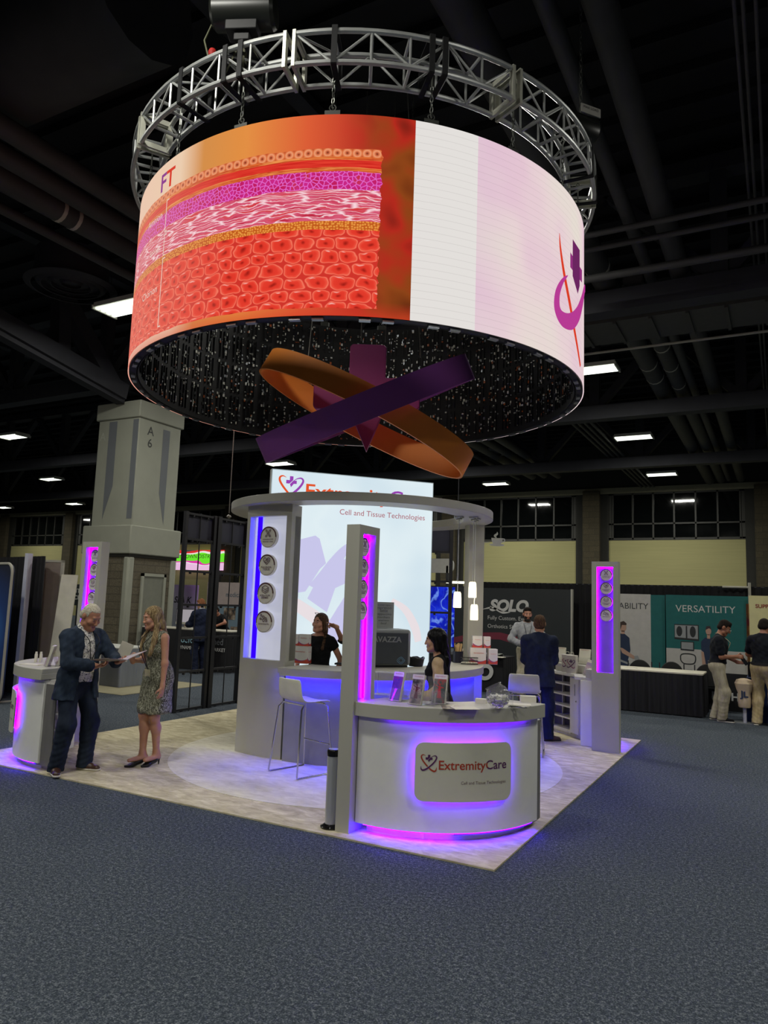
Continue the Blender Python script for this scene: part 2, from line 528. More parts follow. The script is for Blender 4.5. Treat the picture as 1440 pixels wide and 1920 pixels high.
def arm(F, s, i, o=0.0, upto=1.0, k=.03, cuff=0.0):
    f = .86 if s.sex == 'f' else 1.0
    if upto < .5:
        F.cap(s.sh[i], s.sh[i] * (1 - 2 * upto) + s.el[i] * 2 * upto, .053 * f + o * .85, (.053 - .02 * upto) * f + o, k); return F
    F.cap(s.sh[i], s.el[i], .053 * f + o * .8, .042 * f + o * .85, k)
    if upto > .5:
        t = (upto - .5) * 2; e = s.el[i] * (1 - t) + s.wr[i] * t
        F.cap(s.el[i], e, .042 * f + o * .85, (.043 * (1 - t) + .029 * t) * f + o + cuff, k)
    return F

def hand(F, s, i):
    w, d, n, cu = s.wr[i], s.hd[i], s.hn[i], s.cu[i]
    sd = np.cross(d, n) * (-1 if i == 0 else 1); R = np.stack([sd, d, n], 1)
    q = .9 if s.sex == 'f' else 1.0
    F.cap(w - d * .02, w + d * .02, .027 * q, .024 * q, .02)
    F.ell(w + d * .05 * q, (.041 * q, .055 * q, .018 * q), R, .015)
    for j, (off, ln) in enumerate(((.030, .072), (.010, .08), (-.010, .074), (-.029, .058))):
        p = w + d * (.088 - .004 * abs(j - 1)) * q + sd * off * q; dr = d + sd * off * 1.5; dr = unit(dr)
        c = cu
        if s.sp[i]: c = 0.05 if j == 0 else .95
        an = 0
        for seg, (fr, bend) in enumerate(((.45, 55), (.32, 75), (.23, 45))):
            an += math.radians(bend * c)
            e = p + (dr * math.cos(an) + n * math.sin(an)) * ln * fr * q
            F.cap(p, e, (.0098 - seg * .0008) * q, (.009 - seg * .001) * q, .005); p = e
    p = w + d * .03 * q + sd * .03 * q; e = p + unit(d * .65 + sd * .65 + n * .35) * .045 * q; F.cap(p, e, .0135 * q, .011 * q, .012)
    F.cap(e, e + unit(d * .9 + sd * .1 + n * (.3 + cu * .5)) * .034 * q, .0105 * q, .0085 * q, .005)

def leg(F, s, i, o=0.0, k=.04, cuff=0.0, z1=None):
    f = .97 if s.sex == 'f' else 1.0
    F.cap(s.hj[i], s.knee[i], .088 * f + o, .056 * f + o, k)
    c = s.knee[i] * .68 + s.ank[i] * .32 + V(0, .012, 0)
    if cuff: F.cap(s.knee[i], s.ank[i] + V(0, 0, -.045), .056 * f + o, .045 + cuff, k); F.cap(s.knee[i], c, .055 * f + o, .056 * f + o * .8, k)
    else:
        F.cap(s.knee[i], c, .054 * f + o, .054 * f + o, k); F.cap(c, s.ank[i], .054 * f + o, .035 * f + o, k)

def head(F, s, fat=0.0, beard=False):
    H = lambda x, y, z: s.hc + s.Rh @ V(x, y, z); R = s.Rh; f = s.sex == 'f'
    F.cap(s.T(0, .02, .47), s.hb + R @ V(0, 0, .06), (.05 if f else .06) + fat, (.046 if f else .056) + fat, .03)
    F.ell(H(0, .012, .035), (.076, .097, .090), R, .02)
    F.ell(H(0, -.035, -.035), (.058 + fat, .062, .08), R, .03)
    F.cap(H(-.012, -.080, -.098), H(.012, -.080, -.098), .022 + fat, None, .025)
    for q in (-1, 1):
        F.ell(H(.04 * q, -.070, -.022), (.026 + fat, .026, .028), R, .02)
        F.cap(H(.045 * q, -.03, -.075), H(.012 * q, -.075, -.095), .026, .02, .02)
        F.ell(H(.079 * q, .014, -.002), (.011, .024, .034), R, .008)
    F.cap(H(-.034, -.080, .034), H(.034, -.080, .034), .0135, None, .012)
    for q in (-1, 1): F.ell(H(.033 * q, -.108, .010), (.019, .016, .012), R, .01, 's')
    for q in (-1, 1): F.ell(H(.032 * q, -.0835, .011), (.013, .013, .011), R, .003)
    F.cap(H(0, -.095, .014), H(0, -.113 if f else -.119, -.026), .0075 if f else .0085, .0095 if f else .0125, .012)
    for q in (-1, 1): F.ell(H(.012 * q, -.107, -.029), (.009, .010, .008), R, .006)
    F.cap(H(-.017, -.0965, -.054), H(.017, -.0965, -.054), .0075, None, .005); F.cap(H(-.014, -.0965, -.065), H(.014, -.0965, -.065), .0080, None, .004)
    F.cap(H(-.02, -.105, -.0595), H(.02, -.105, -.0595), .0035, None, .003, 's')

def skin_mats(tone, hair, lip=(150, 85, 80)):
    k = 'skin%s' % (tone,)
    if k not in MATS:
        m, nt, b = new_mat('skin'); co = nt.coord('Object')
        n = nt.noise(co, 9, 4); c = lin(tone)
        nt.put(b.inputs['Base Color'], nt.ramp(n.outputs[0], [(.3, (c[0] * .88, c[1] * .80, c[2] * .78, 1)), (.7, c)]))
        b.inputs['Roughness'].default_value = .5; b.inputs['Subsurface Weight'].default_value = .08
        b.inputs['Subsurface Radius'].default_value = (.01, .004, .002); MATS[k] = m
    lip = (int(tone[0] * .86), int(tone[1] * .72), int(tone[2] * .74)); return [MATS[k], mat('lips%s' % (lip,), lip, .4), mat('brow%s' % (hair,), hair, .8), mat('eye_white', (158, 150, 144), .3), mat('eye_iris', (35, 26, 20), .15)]

def make_body(s, root, mats, vox, fat=0.0, beard=None, legs=True, feet=True, name='body'):
    lo, hi = s.bbox(); F = Field(lo, hi, vox)
    torso(F, s, -.004)
    for i in (0, 1):
        arm(F, s, i); hand(F, s, i)
        leg(F, s, i)
        if feet:
            a = s.ank[i]; D = s.foot[i] @ V(0, -1, 0)
            F.cap(a, a + V(0, 0, -.045) + D * -.03, .036, .034, .03); F.cap(a + V(0, 0, -.05), a + D * .15 + V(0, 0, -.066), .034, .022, .03, flat=(1, 0, 0), sq=.85)
    head(F, s, fat)
    vs, fs = F.mesh()
    q = (vs - s.hc) @ s.Rh
    ce = q[fs].mean(1); mi = np.zeros(len(fs), int)
    ax = np.abs(ce[:, 0])
    e = np.hypot(ax - .032, ce[:, 2] - .011); fr = ce[:, 1] < -.085
    mi[fr & (e < .0115) & (np.abs(ce[:, 2] - .011) < .0048)] = 3
    mi[fr & (np.hypot(ax - .032, ce[:, 2] - .0115) < .0058)] = 4
    mi[(ce[:, 1] < -.078) & (ax < .054) & (ax > .013) & (np.abs(ce[:, 2] - .034 + (ax - .03) * .12) < .0055)] = 2
    mi[(ce[:, 1] < -.097) & (ax < .021) & (ce[:, 2] < -.050) & (ce[:, 2] > -.071)] = 1
    if beard:
        mi[(ce[:, 1] < .0) & (ce[:, 2] < -.030) & (ce[:, 2] > -.135) & (np.hypot(ax, (ce[:, 2] + .06) * 1.3) > .024) & (ce[:, 2] < -.02 - .35 * (.075 - ax)) & (mi == 0)] = 2
    return raw(name, vs, fs, mats, root, True, mi)

def garment(name, s, root, m, build, vox, lo=None, hi=None):
    a, b = s.bbox(); F = Field(a if lo is None else lo, b if hi is None else hi, vox)
    build(F); vs, fs = F.mesh()
    return raw(name, vs, fs, m, root)

def hair_short(s, root, m, vox, back=.10, top=.0, line=.075, name='hair', side=-.02, crop=False):
    H = lambda x, y, z: s.hc + s.Rh @ V(x, y, z); R = s.Rh
    def b(F):
        if crop: F.ell(H(0, .016, .036), (.0815, .1025, .0935), R, .01)
        else: F.ell(H(0, .016, .038 + top), (.083, .103, .094), R, .02)
        F.cap(H(-.03, .06, -.02), H(.03, .06, -.02), .05, None, .03)
        if not crop: F.cap(H(-.035, -.045, .100 + top), H(.04, -.05, .100 + top), .022, None, .03)
        def cutp(x, y, z):
            x, y, z = x - s.hc[0], y - s.hc[1], z - s.hc[2]
            X = x * R[0, 0] + y * R[1, 0] + z * R[2, 0]; Y = x * R[0, 1] + y * R[1, 1] + z * R[2, 1]; Z = x * R[0, 2] + y * R[1, 2] + z * R[2, 2]
            face = np.maximum(-(Y + .028), -0 + (line - Z)) * 0 + np.minimum(-(Y + .030), (line - Z - .10 * np.abs(X)))
            low = np.minimum(side - .03 - Z + 0 * Y, -(Y - .02)) if False else (-(Z - side) - np.maximum(Y - .01, 0) * back * 14)
            ear = .030 - np.sqrt((Y - .012) ** 2 + (Z + .004) ** 2) + 0 * X
            return np.maximum(np.maximum(face, low), ear)
        F.cut(cutp)
        F.wave(lambda x, y, z: (.0008 if crop else .0018) * np.sin(x * 260 + z * 90) * np.sin(y * 190 + z * 140))
    lo = s.hc - .2; return garment(name, s, root, m, b, vox, lo, s.hc + .22)

def hair_long(s, root, m, vox, length=.36, front=True, name='hair', vol=0.0, part=0.0):
    H = lambda x, y, z: s.hc + s.Rh @ V(x, y, z); R = s.Rh
    def b(F):
        F.ell(H(0, .020, .040), (.086 + vol, .106 + vol, .096), R, .02)
        F.cap(H(0, .06, .0), H(0, .075, -.10), .075 + vol, .07, .03, flat=R[:, 1], sq=1.2)
        p = s.T(0, .105, .53 - length)
        F.cap(H(0, .075, -.08), s.T(0, .09, .46), .075, .08, .03, flat=R[:, 1], sq=1.5)
        F.cap(s.T(0, .09, .46), p, .085, .055, .03, flat=s.Rt[:, 1], sq=2.2)
        for q in (-1, 1):
            F.cap(H(.066 * q, .0, .03), H(.078 * q, .01, -.09), .026, .03, .02)
            if front:
                F.cap(H(.078 * q, .005, -.09), s.T(.10 * q, -.075, .445), .03, .034, .02); F.cap(s.T(.10 * q, -.075, .445), s.T(.092 * q, -.155, .53 - length * .8), .036, .022, .02)
        def cutp(x, y, z):
            x, y, z = x - s.hc[0], y - s.hc[1], z - s.hc[2]
            X = x * R[0, 0] + y * R[1, 0] + z * R[2, 0]; Y = x * R[0, 1] + y * R[1, 1] + z * R[2, 1]; Z = x * R[0, 2] + y * R[1, 2] + z * R[2, 2]
            return np.minimum(np.minimum(-(Y + .042), .088 - Z - 1.1 * np.abs(X - part)), .058 - np.abs(X) + 0 * Z)
        F.cut(cutp)
        F.wave(lambda x, y, z: .0028 * np.sin(x * 240 + y * 200 + np.sin(z * 24) * 1.6))
    a, c = s.bbox(); lo = np.array([s.hc[0] - .3, s.hc[1] - .3, s.T(0, 0, .45 - length)[2] - .1]); return garment(name, s, root, m, b, vox, lo, s.hc + .3)

def shoe(s, i, root, mu, ms, vox, kind='shoe'):
    a = s.ank[i]; D = s.foot[i] @ V(0, -1, 0); X = s.foot[i] @ V(1, 0, 0); z0 = a[2] - .085
    lo = a - V(.2, .3, .14); hi = a + V(.2, .3, .12)
    nm = 'shoe' if kind != 'sneaker' else 'sneaker'
    def up(F):
        F.cap(a + V(0, 0, -.02) - D * .01, a + V(0, 0, -.05) - D * .03, .042, .04, .03)
        F.cap(a - D * .035 + V(0, 0, -.052), a + D * .06 + V(0, 0, -.05), .037, .040, .03)
        F.cap(a + D * .05 + V(0, 0, -.055), a + D * .155 + V(0, 0, -.062), .044, .034, .03)
        F.cut(lambda x, y, z: (z0 + .018) - z + 0 * x + 0 * y); F.cut(lambda x, y, z: z - (a[2] + .012) + 0 * x + 0 * y)
    o = garment(nm, s, root, mu, up, vox, lo, hi)
    def so(F):
        F.cap(a - D * .04 + V(0, 0, -.07), a + D * .05 + V(0, 0, -.07), .042, .041, .02); F.cap(a + D * .05 + V(0, 0, -.07), a + D * .158 + V(0, 0, -.07), .047, .038, .03)
        F.cut(lambda x, y, z: np.abs(z - z0 - .011) - .0105 + 0 * x + 0 * y)
    so_ = garment('sole', s, o, ms, so, vox, lo, hi)
    return o

def trousers(s, root, m, vox, o=.018, cuff=.028, top=.06, name='trousers', fold=.004):
    def b(F):
        F.ell(s.P + V(0, .005, .0), (.166 + o * .6 + s.g * .5, .122 + o * .6 + s.g * .3, .13), None, .05)
        F.cap(s.P + V(0, 0, .0), s.P + V(0, 0, .12), .15 + o * .5 + s.g * .6, None, .04, flat=(0, 1, 0), sq=1.25)
        for i in (0, 1): leg(F, s, i, o, .05, cuff)
        F.cut(lambda x, y, z: z - (s.P[2] + top) + 0 * x + 0 * y)
        zc = min(s.ank[0][2], s.ank[1][2]) - .045
        F.cut(lambda x, y, z: (zc - .012) - z + 0 * x + 0 * y)
        F.wave(lambda x, y, z: fold * (np.sin(z * 55 + x * 30 + y * 25) * .6 + np.sin(z * 105 - x * 60 + 1.3)) * np.clip((.62 - z) * 2.2, .25, 1.0))
    return garment(name, s, root, m, b, vox)

def top(s, root, m, vox, o=.014, sleeve=1.0, hem=-.02, name='shirt', neck=.50, fold=.003, flare=0.0, vee=None, cuff=.006, collar=True):
    def b(F):
        torso(F, s, o)
        if hem < -.05: F.cap(s.P + V(0, 0, 0), s.P + V(0, .005, hem + .02), .165 + o + s.g * .6, .172 + o + flare + s.g * .4, .05, flat=(0, 1, 0), sq=1.25)
        for i in (0, 1):
            if sleeve > 0: arm(F, s, i, o + .002, sleeve, .035, cuff)
        if collar: F.cap(s.T(0, .012, .48), s.T(0, .0, .545), .066 if s.sex == 'm' else .055, .062 if s.sex == 'm' else .05, .03)
        up = s.Rt[:, 2]; c0 = s.T(0, 0, neck); fw = s.Rt[:, 1]
        F.cut(lambda x, y, z: (x - c0[0]) * (up[0] + .35 * fw[0] * -1) + (y - c0[1]) * (up[1] - .35 * fw[1]) + (z - c0[2]) * (up[2] - .35 * fw[2]) - .035)
        F.cut(lambda x, y, z: (s.P[2] + hem) - z + 0 * x + 0 * y)
        if vee is not None:
            zt, zb, w0, w1, wb = vee
            rt = s.Rt[:, 0]; P = s.P
            def vf(x, y, z):
                X = (x - P[0]) * rt[0] + (y - P[1]) * rt[1] + (z - P[2]) * rt[2]; Z = (x - P[0]) * up[0] + (y - P[1]) * up[1] + (z - P[2]) * up[2]; Y = (x - P[0]) * fw[0] + (y - P[1]) * fw[1] + (z - P[2]) * fw[2]
                t = np.clip((Z - zb) / (zt - zb), 0, 1)
                half = np.where(Z > zb, w1 + (w0 - w1) * t, w1 + (wb - w1) * np.clip((zb - Z) / .35, 0, 1))
                return np.minimum(half - np.abs(X + .01), -(Y + .03))
            F.cut(vf)
        F.wave(lambda x, y, z: fold * (np.sin(z * 48 + x * 38 + y * 20) + .6 * np.sin(z * 90 - x * 55 + y * 40)))
    return garment(name, s, root, m, b, vox)

def lanyard(s, root, mc, mb_, z=.30, name='name_badge', o=.03, size=(.10, .14)):
    pts = []
    def front(x, zz):
        # outermost point of the chest at this height
        return s.T(x, -(.122 + o) * math.sqrt(max(.0 if s.sex == 'm' else .60, 1 - ((zz - .33) / .30) ** 2)) - (.012 + (.045 * math.exp(-((zz - .32) / .09) ** 2) if s.sex == 'f' else 0)) - s.g * .6, zz)
    L = [s.T(.05, .075, .545), s.T(.072, .02, .545), s.T(.07, -.075, .49), front(.06, .43), front(.045, .37), front(.0, z)]
    Rr = [s.T(-.05, .075, .545), s.T(-.072, .02, .545), s.T(-.07, -.075, .49), front(-.06, .43), front(-.045, .37), front(.0, z)]
    sm = lambda Q: [0.5 * ((2 * Q[i]) + (Q[i + 1] - Q[max(i - 1, 0)]) * t + (2 * Q[max(i - 1, 0)] - 5 * Q[i] + 4 * Q[i + 1] - Q[min(i + 2, len(Q) - 1)]) * t * t + (-Q[max(i - 1, 0)] + 3 * Q[i] - 3 * Q[i + 1] + Q[min(i + 2, len(Q) - 1)]) * t ** 3) for i in range(len(Q) - 1) for t in (0, .25, .5, .75)] + [Q[-1]]
    mb = MB(); mb.tube(sm(L), .0045, 6); mb.tube(sm(Rr), .0045, 6); ob = mb.build('lanyard', mc, root, True)
    c = front(0, z) + s.Rt @ V(0, -.006, -size[1] / 2)
    b = MB(); b.box(c, (size[0], .006, size[1]), R=Matrix(s.Rt.tolist())); o_ = b.build(name, mb_, ob)
    return ob

def belt(s, root, m, mbk, z=.065, o=.03):
    mb = MB(); pts = [(s.P[0] + (.152 + o + s.g * .6) * math.cos(a), s.P[1] + (.118 + o + s.g * .5) * math.sin(a)) for a in np.linspace(0, 2 * PI, 40, endpoint=False)]
    mb.prism(pts, s.P[2] + z - .02, s.P[2] + z + .02); o_ = mb.build('belt', m, root, True)
    b = MB(); b.box((s.P[0], s.P[1] - .118 - o - s.g * .5, s.P[2] + z), (.05, .012, .036)); b.build('buckle', mbk, o_)

def person(label, loc, face, H, group=None):
    """face = world direction (x, y) the body looks along"""
    rz = math.atan2(face[1], face[0]) + PI / 2
    r = thing('person', label, 'person', loc, rz, group); k = H / 1.75; r.scale = (k, k, k)
    return r
# ------------------------------------------------------------------ the hall
def floor_mat():
    m, nt, b = new_mat('hall_carpet'); co = nt.coord('Object')
    n1 = nt.noise(co, 105, 2, .7); n2 = nt.noise(co, 2.2, 3); n3 = nt.noise(co, 40, 3, .7)
    f = nt.math('ADD', nt.math('MULTIPLY', n1.outputs[0], .55), nt.math('MULTIPLY', n3.outputs[0], .45))
    c = nt.ramp(f, [(.36, (32, 37, 43)), (.50, (66, 74, 83)), (.64, (138, 144, 149))])
    c = nt.mix(nt.math('MULTIPLY', n2.outputs[0], .5), c, (.05, .062, .08, 1))
    nt.put(b.inputs['Base Color'], c); b.inputs['Roughness'].default_value = .95; b.inputs['Specular IOR Level'].default_value = .1
    nt.put(b.inputs['Normal'], nt.bump(f, .5, .01)); return m
def rug_mat(name, a, b_, c_):
    m, nt, b = new_mat(name); co = nt.coord('Object'); st = nt.coord('Object', scale=(1.0, 2.2, 1), rot=(0, 0, .5))
    n1 = nt.noise(st, 5.5, 5, .65, .6); n2 = nt.noise(co, 120, 2, .7)
    c = nt.ramp(n1.outputs[0], [(.32, a), (.52, b_), (.70, c_)])
    nt.put(b.inputs['Base Color'], nt.mix(nt.math('MULTIPLY', n2.outputs[0], .35), c, lin(a)))
    b.inputs['Roughness'].default_value = .95; b.inputs['Specular IOR Level'].default_value = .1
    nt.put(b.inputs['Normal'], nt.bump(n2.outputs[0], .25, .01)); return m
M_FLOOR = floor_mat()
o = MB().span((-80, -14, -.3), (30, 34.5, 0)).build('floor', M_FLOOR); struct(o)

# back wall: pale panels under clerestory windows, brick pilasters between
M_PANEL = mat('wall_panel', (172, 167, 116), .8, var=.05, scale=3, stretch=(.2, .2, 6))
M_DARK = mat('dark_recess', (44, 44, 38), .8)
M_BAND = mat('wall_band', (150, 146, 118), .7)
def block_mat(name, col, sx, sz, mortar):
    m, nt, b = new_mat(name); co = nt.coord('Object')
    sp = nt.node('ShaderNodeSeparateXYZ'); nt.l.new(co, sp.inputs[0])
    cb = nt.node('ShaderNodeCombineXYZ'); nt.put(cb.inputs[0], nt.math('ADD', sp.outputs[0], sp.outputs[1])); nt.put(cb.inputs[1], sp.outputs[2])
    br = nt.node('ShaderNodeTexBrick'); nt.l.new(cb.outputs[0], br.inputs['Vector'])
    br.inputs['Scale'].default_value = 1; br.inputs['Brick Width'].default_value = sx; br.inputs['Row Height'].default_value = sz; br.inputs['Mortar Size'].default_value = .012
    br.inputs['Color1'].default_value = lin(col); br.inputs['Color2'].default_value = lin(tuple(c * .82 for c in col)); br.inputs['Mortar'].default_value = lin(mortar)
    n = nt.noise(co, 22, 5, .75); c = nt.mix(nt.ramp(n.outputs[0], [(.35, (0, 0, 0)), (.7, (255, 255, 255))]), tuple(x * .5 for x in lin(col)[:3]) + (1,), br.outputs[0])
    nt.put(b.inputs['Base Color'], c); b.inputs['Roughness'].default_value = .9
    nt.put(b.inputs['Normal'], nt.bump(n.outputs[0], .6, .03)); return m
M_BLOCK = block_mat('split_face_block', (120, 112, 92), .8, .2, (60, 58, 50))
M_BRICK = block_mat('pilaster_block', (96, 88, 66), .6, .3, (50, 48, 38))
YW = 34.0
mb = MB(); mb.span((-80, YW, 0), (30, YW + .4, 5.45), 0); mb.span((-80, YW - .12, 7.85), (30, YW + .6, 8.15), 1); mb.span((-80, YW + .5, 5.45), (30, YW + .8, 11), 2); mb.span((-80, YW, 8.15), (30, YW + .5, 11), 2)
o = mb.build('wall_back', [M_PANEL, M_BAND, M_DARK]); struct(o)
M_FRAME = mat('window_frame', (58, 58, 52), .5)
m, nt, b = new_mat('dark_glass'); b.inputs['Base Color'].default_value = (.004, .005, .005, 1); b.inputs['Roughness'].default_value = .04; b.inputs['Specular IOR Level'].default_value = .8
nt.put(b.inputs['Roughness'], nt.math('MULTIPLY_ADD', nt.noise(nt.coord('Object'), 3).outputs[0], .04, .03)); M_GLASS_DARK = m
wn = 1; tn = 1
for k in range(0, 9):
    xc = 1.25 - 8.1 * k
    o = MB().span((xc - .43, YW - .35, 0), (xc + .43, YW + .4, 8.0)).build('trim_%d' % tn, M_BRICK); struct(o); tn += 1
    o = MB().span((xc - .85, YW - .06, 0), (xc - .43, YW + .02, 7.85)).span((xc + .43, YW - .06, 0), (xc + .85, YW + .02, 7.85)).build('trim_%d' % tn, M_DARK); struct(o); tn += 1  # dark strips stand in for the side recesses, their shade put in the colour
    if k == 8: continue
    x0, x1 = xc - 8.1 + .85, xc - .85
    fr = MB(); n = 6
    for i in range(n + 1):
        x = x0 + .2 + (x1 - x0 - .4) * i / n; fr.span((x - .04, YW - .02, 5.45), (x + .04, YW + .12, 7.85))
    for z, h in ((5.47, .06), (6.25, .04), (7.82, .05)): fr.span((x0, YW - .02, z - h), (x1, YW + .12, z + h))
    fr.span((x0, YW - .02, 5.45), (x0 + .14, YW + .12, 7.85)); fr.span((x1 - .14, YW - .02, 5.45), (x1, YW + .12, 7.85))
    wo = struct(fr.build('window_%d' % wn, M_FRAME)); wn += 1
    MB().span((x0, YW + .05, 5.45), (x1, YW + .07, 7.85)).build('pane', M_GLASS_DARK, wo)

struct(MB().span((-80.4, -14, 0), (-80, 34.5, 10.9)).build('wall_left', M_PANEL))
# ceiling deck, girders, joists
M_CEIL = mat('ceiling_black', (20, 21, 24), .9, var=.3, scale=2)
M_STEEL = mat('ceiling_steel', (38, 39, 45), .75, var=.15, scale=3)
M_PIPE = mat('ceiling_pipe', (54, 54, 54), .7, var=.12, scale=3)
M_PIPEW = mat('pipe_band', (170, 168, 155), .6)
o = MB().span((-80, -14, 10.6), (30, 34.5, 10.9)).build('ceiling', M_CEIL); struct(o)
mb = MB()
for i in range(56): mb.span((-80, -13 + i * .85, 10.42), (30, -12.9 + i * .85, 10.6))
struct(mb.build('trim_joists', M_CEIL))
for gi, gy in enumerate((-.9, 8.9, 17.0, 25.1)):
    mb = MB(); zb, zt = (7.5, 9.9)
    if gi == 0: zb = 8.6
    mb.span((-60, gy - .2, zb), (25, gy + .2, zb + .42)); mb.span((-60, gy - .2, zt), (25, gy + .2, zt + .3))
    x = -59.0; s_ = 0
    while x < 24:
        mb.bar((x, gy, zb + .3), (x + 2.0, gy, zt + .1), .22, .22); mb.bar((x + 4.0, gy, zb + .3), (x + 2.0, gy, zt + .1), .22, .22)
        mb.span((x - .14, gy - .14, zb + .3), (x + .14, gy + .14, zt)); x += 4.0
    struct(mb.build('trim_girder_%d' % (gi + 1), M_STEEL))
for i, x in enumerate((-22.0, -13.9, -5.2, 3.6)):
    mb = MB(); mb.span((x - .15, -13, 10.22), (x + .15, 33.8, 10.42)); struct(mb.build('trim_beam_%d' % (i + 1), M_STEEL))
mb = MB(); mb.bar((-13.9, 8.6, 7.25), (-13.9, 1.2, 8.6), .5, .42); mb.bar((-13.9, 8.6, 7.0), (-13.9, 1.2, 8.3), .3, .12)
mb.bar((-13.9, 6.6, 7.6), (-13.9, 6.5, 9.1), .35, .35); mb.bar((-13.9, 8.3, 7.3), (-13.9, 6.5, 9.2), .4, .4)
struct(mb.build('trim_brace', M_STEEL))

# pipes and ducts
def pipe(label, pts, r, bands=(), name='ceiling_pipe', group=None):
    mb = MB(); mb.tube(pts, r, 14); o = mb.build(name, M_PIPE, None, True); tag(o, label, 'pipe' if 'duct' not in name else 'duct', group)
    if bands:
        A = Vector(pts[0]); B = Vector(pts[-1]); d = (B - A).normalized()
        for y in bands:
            t = (y - A.y) / (B.y - A.y); c = A.lerp(B, t); MB().tube([c - d * .035, c + d * .035], r * 1.03, 14).build('band', M_PIPEW, o, True)
    return o
pipe('thick ceiling pipe with pale bands, leftmost of the run right of the screen drum', [(-1.05, -2, 8.2), (-1.05, 33, 8.2)], .23, (8.2, 9.6, 14.2, 15.4))
pipe('second thick ceiling pipe of the run, with three pale rings beyond the first girder', [(-.55, 9.0, 8.2), (-.55, 33, 8.2)], .19, (13.0, 14.6, 16.3))
pipe('thin ceiling pipe between the two thick plain pipes right of the drum', [(-.22, -2, 8.2), (-.22, 33, 8.2)], .11)
pipe('thick plain dark ceiling pipe, rightmost of the run beside the screen drum', [(.30, -2, 8.2), (.30, 33, 8.2)], .18)
for i, x in enumerate((1.55, 1.63, 1.75, 1.9, 2.05, 2.2)):
    pipe('slim ceiling conduit in the bundle at the top right corner', [(x, -2, 8.15), (x, 33, 8.15)], .022 + .02 * (i > 2), name='ceiling_conduit', group='conduits in the top right bundle')
for i, (y, z, r) in enumerate(((6.4, 7.9, .05), (6.9, 7.9, .05), (7.6, 7.7, .07))):
    pipe('slim horizontal pipe crossing below the thick ceiling pipes, %s of three' % ('nearest', 'middle', 'farthest and thickest')[i], [(-1.5, y, z), (12, y, z)], r, name='cross_pipe'); MB().cyl((3, y, z), (3, y, 10.5), .01, 6).build('hanger', M_STEEL, bpy.data.objects['cross_pipe' + ('' if i == 0 else '.00%d' % i)])
pipe('very large round air duct across the top left corner of the hall', [(-24, .7, 9.35), (-5.0, .7, 9.35)], .85, name='air_duct')
for i, (x, z, r, bd) in enumerate(((-8.3, 8.3, .16, ()), (-8.9, 8.3, .2, (2.6, 2.9)), (-7.6, 8.25, .16, ()), (-9.6, 8.2, .09, (5.9,)))):
    pipe(('plain mid-size dark pipe left of the screen drum', 'dark pipe with two pale collars left of the screen drum', 'dark pipe nearest the truss ring on its left', 'slim dark pipe with one pale collar low on the left of the drum')[i], [(x, -3, z), (x, 30, z)], r, bd)
pipe('fat short duct with a pale end rim left of the drum', [(-22, 3.6, 8.0), (-13.2, 3.6, 8.0)], .38, name='air_duct')
b = MB(); b.tube([(-13.28, 3.6, 8.0), (-13.15, 3.6, 8.0)], .395, 20); b.build('end_rim', M_PIPEW, bpy.data.objects['air_duct.001'], True)
for i, x in enumerate((-4.2, -4.0, -3.8, -3.6)):
    pipe('thin ceiling conduit below the right part of the drum, one of four side by side', [(x, 11, 8.0), (x, 33, 8.0)], .05, name='ceiling_conduit', group='four conduits under the drum')
# round ceiling diffusers
for (x, y, z, r, lb) in ((-11.6, 5.0, 8.4, .95, 'large round ceiling diffuser with ring louvres left of the drum'), (-9.5, 24.0, 8.3, 1.2, 'round ceiling diffuser far off above the white back wall sign')):
    d = thing('ceiling_diffuser', lb, 'vent', (x, y, z))
    for i in range(4):
        q = r * (1 - .25 * i); MB().lathe([(q, 0), (q * .86, -.06 + .0 * i), (q * .84, -.05), (q * .98, .02)], (0, 0, .03 * i), 40).build('louvre', M_STEEL, d, True)
    MB().cyl((0, 0, .1), (0, 0, .7), r * .8, 32).build('duct_collar', M_STEEL, d, True)
# service catwalk across the right
mb = MB(); mb.span((-2.6, 9.9, 7.75), (14, 11.2, 7.82), 0)
for i in range(24): mb.span((-2.5 + .7 * i, 9.9, 7.70), (-2.44 + .7 * i, 11.2, 7.75), 0)
o = mb.build('ceiling_walkway', mat('walkway', (70, 70, 66), .8)); tag(o, 'dark panelled service walkway hung from the ceiling at right', 'walkway')
MB().tube([(-2.6, 11.4, 7.65), (14, 11.4, 7.65)], .03, 8).build('rail', M_PIPEW, o, True)

# hall lamps
M_LAMP = emit('lamp_tube', (236, 244, 226), 3.2); M_LAMPB = mat('lamp_housing', (200, 200, 190), .5)
LX = [-2.6, -10.8, -18.5, -25.8, -33.9, -42.2, -50.2]; LY = [5.65, 13.7, 21.9, 30.0]
def lamp(x, y, lb, z=8.0):
    t = thing('ceiling_lamp', lb, 'lamp', (x, y, z), 0, 'fluorescent hall lamps')
    MB().span((-.63, -.31, .02), (.63, .31, .12)).span((-.66, -.34, -.03), (-.62, .34, .06)).span((.62, -.34, -.03), (.66, .34, .06)).build('housing', M_LAMPB, t)
    for i in range(4): MB().span((-.61, -.27 + .15 * i, -.01), (.61, -.18 + .15 * i, .015)).build('tube', M_LAMP, t)
    MB().cyl((-.5, 0, .1), (-.5, 0, 2.5), .006, 6).cyl((.5, 0, .1), (.5, 0, 2.5), .006, 6).build('hanger', M_STEEL, t)
    return t
LAMP_W = 195
def lamp_light(x, y, z=7.97, w=LAMP_W):
    l = bpy.data.lights.new('hall_lamp', 'AREA'); l.shape = 'RECTANGLE'; l.size = 1.2; l.size_y = .55; l.energy = w; l.color = (1, .985, .90)
    o = bpy.data.objects.new('hall_lamp', l); COL.objects.link(o); o.location = (x, y, z); return o
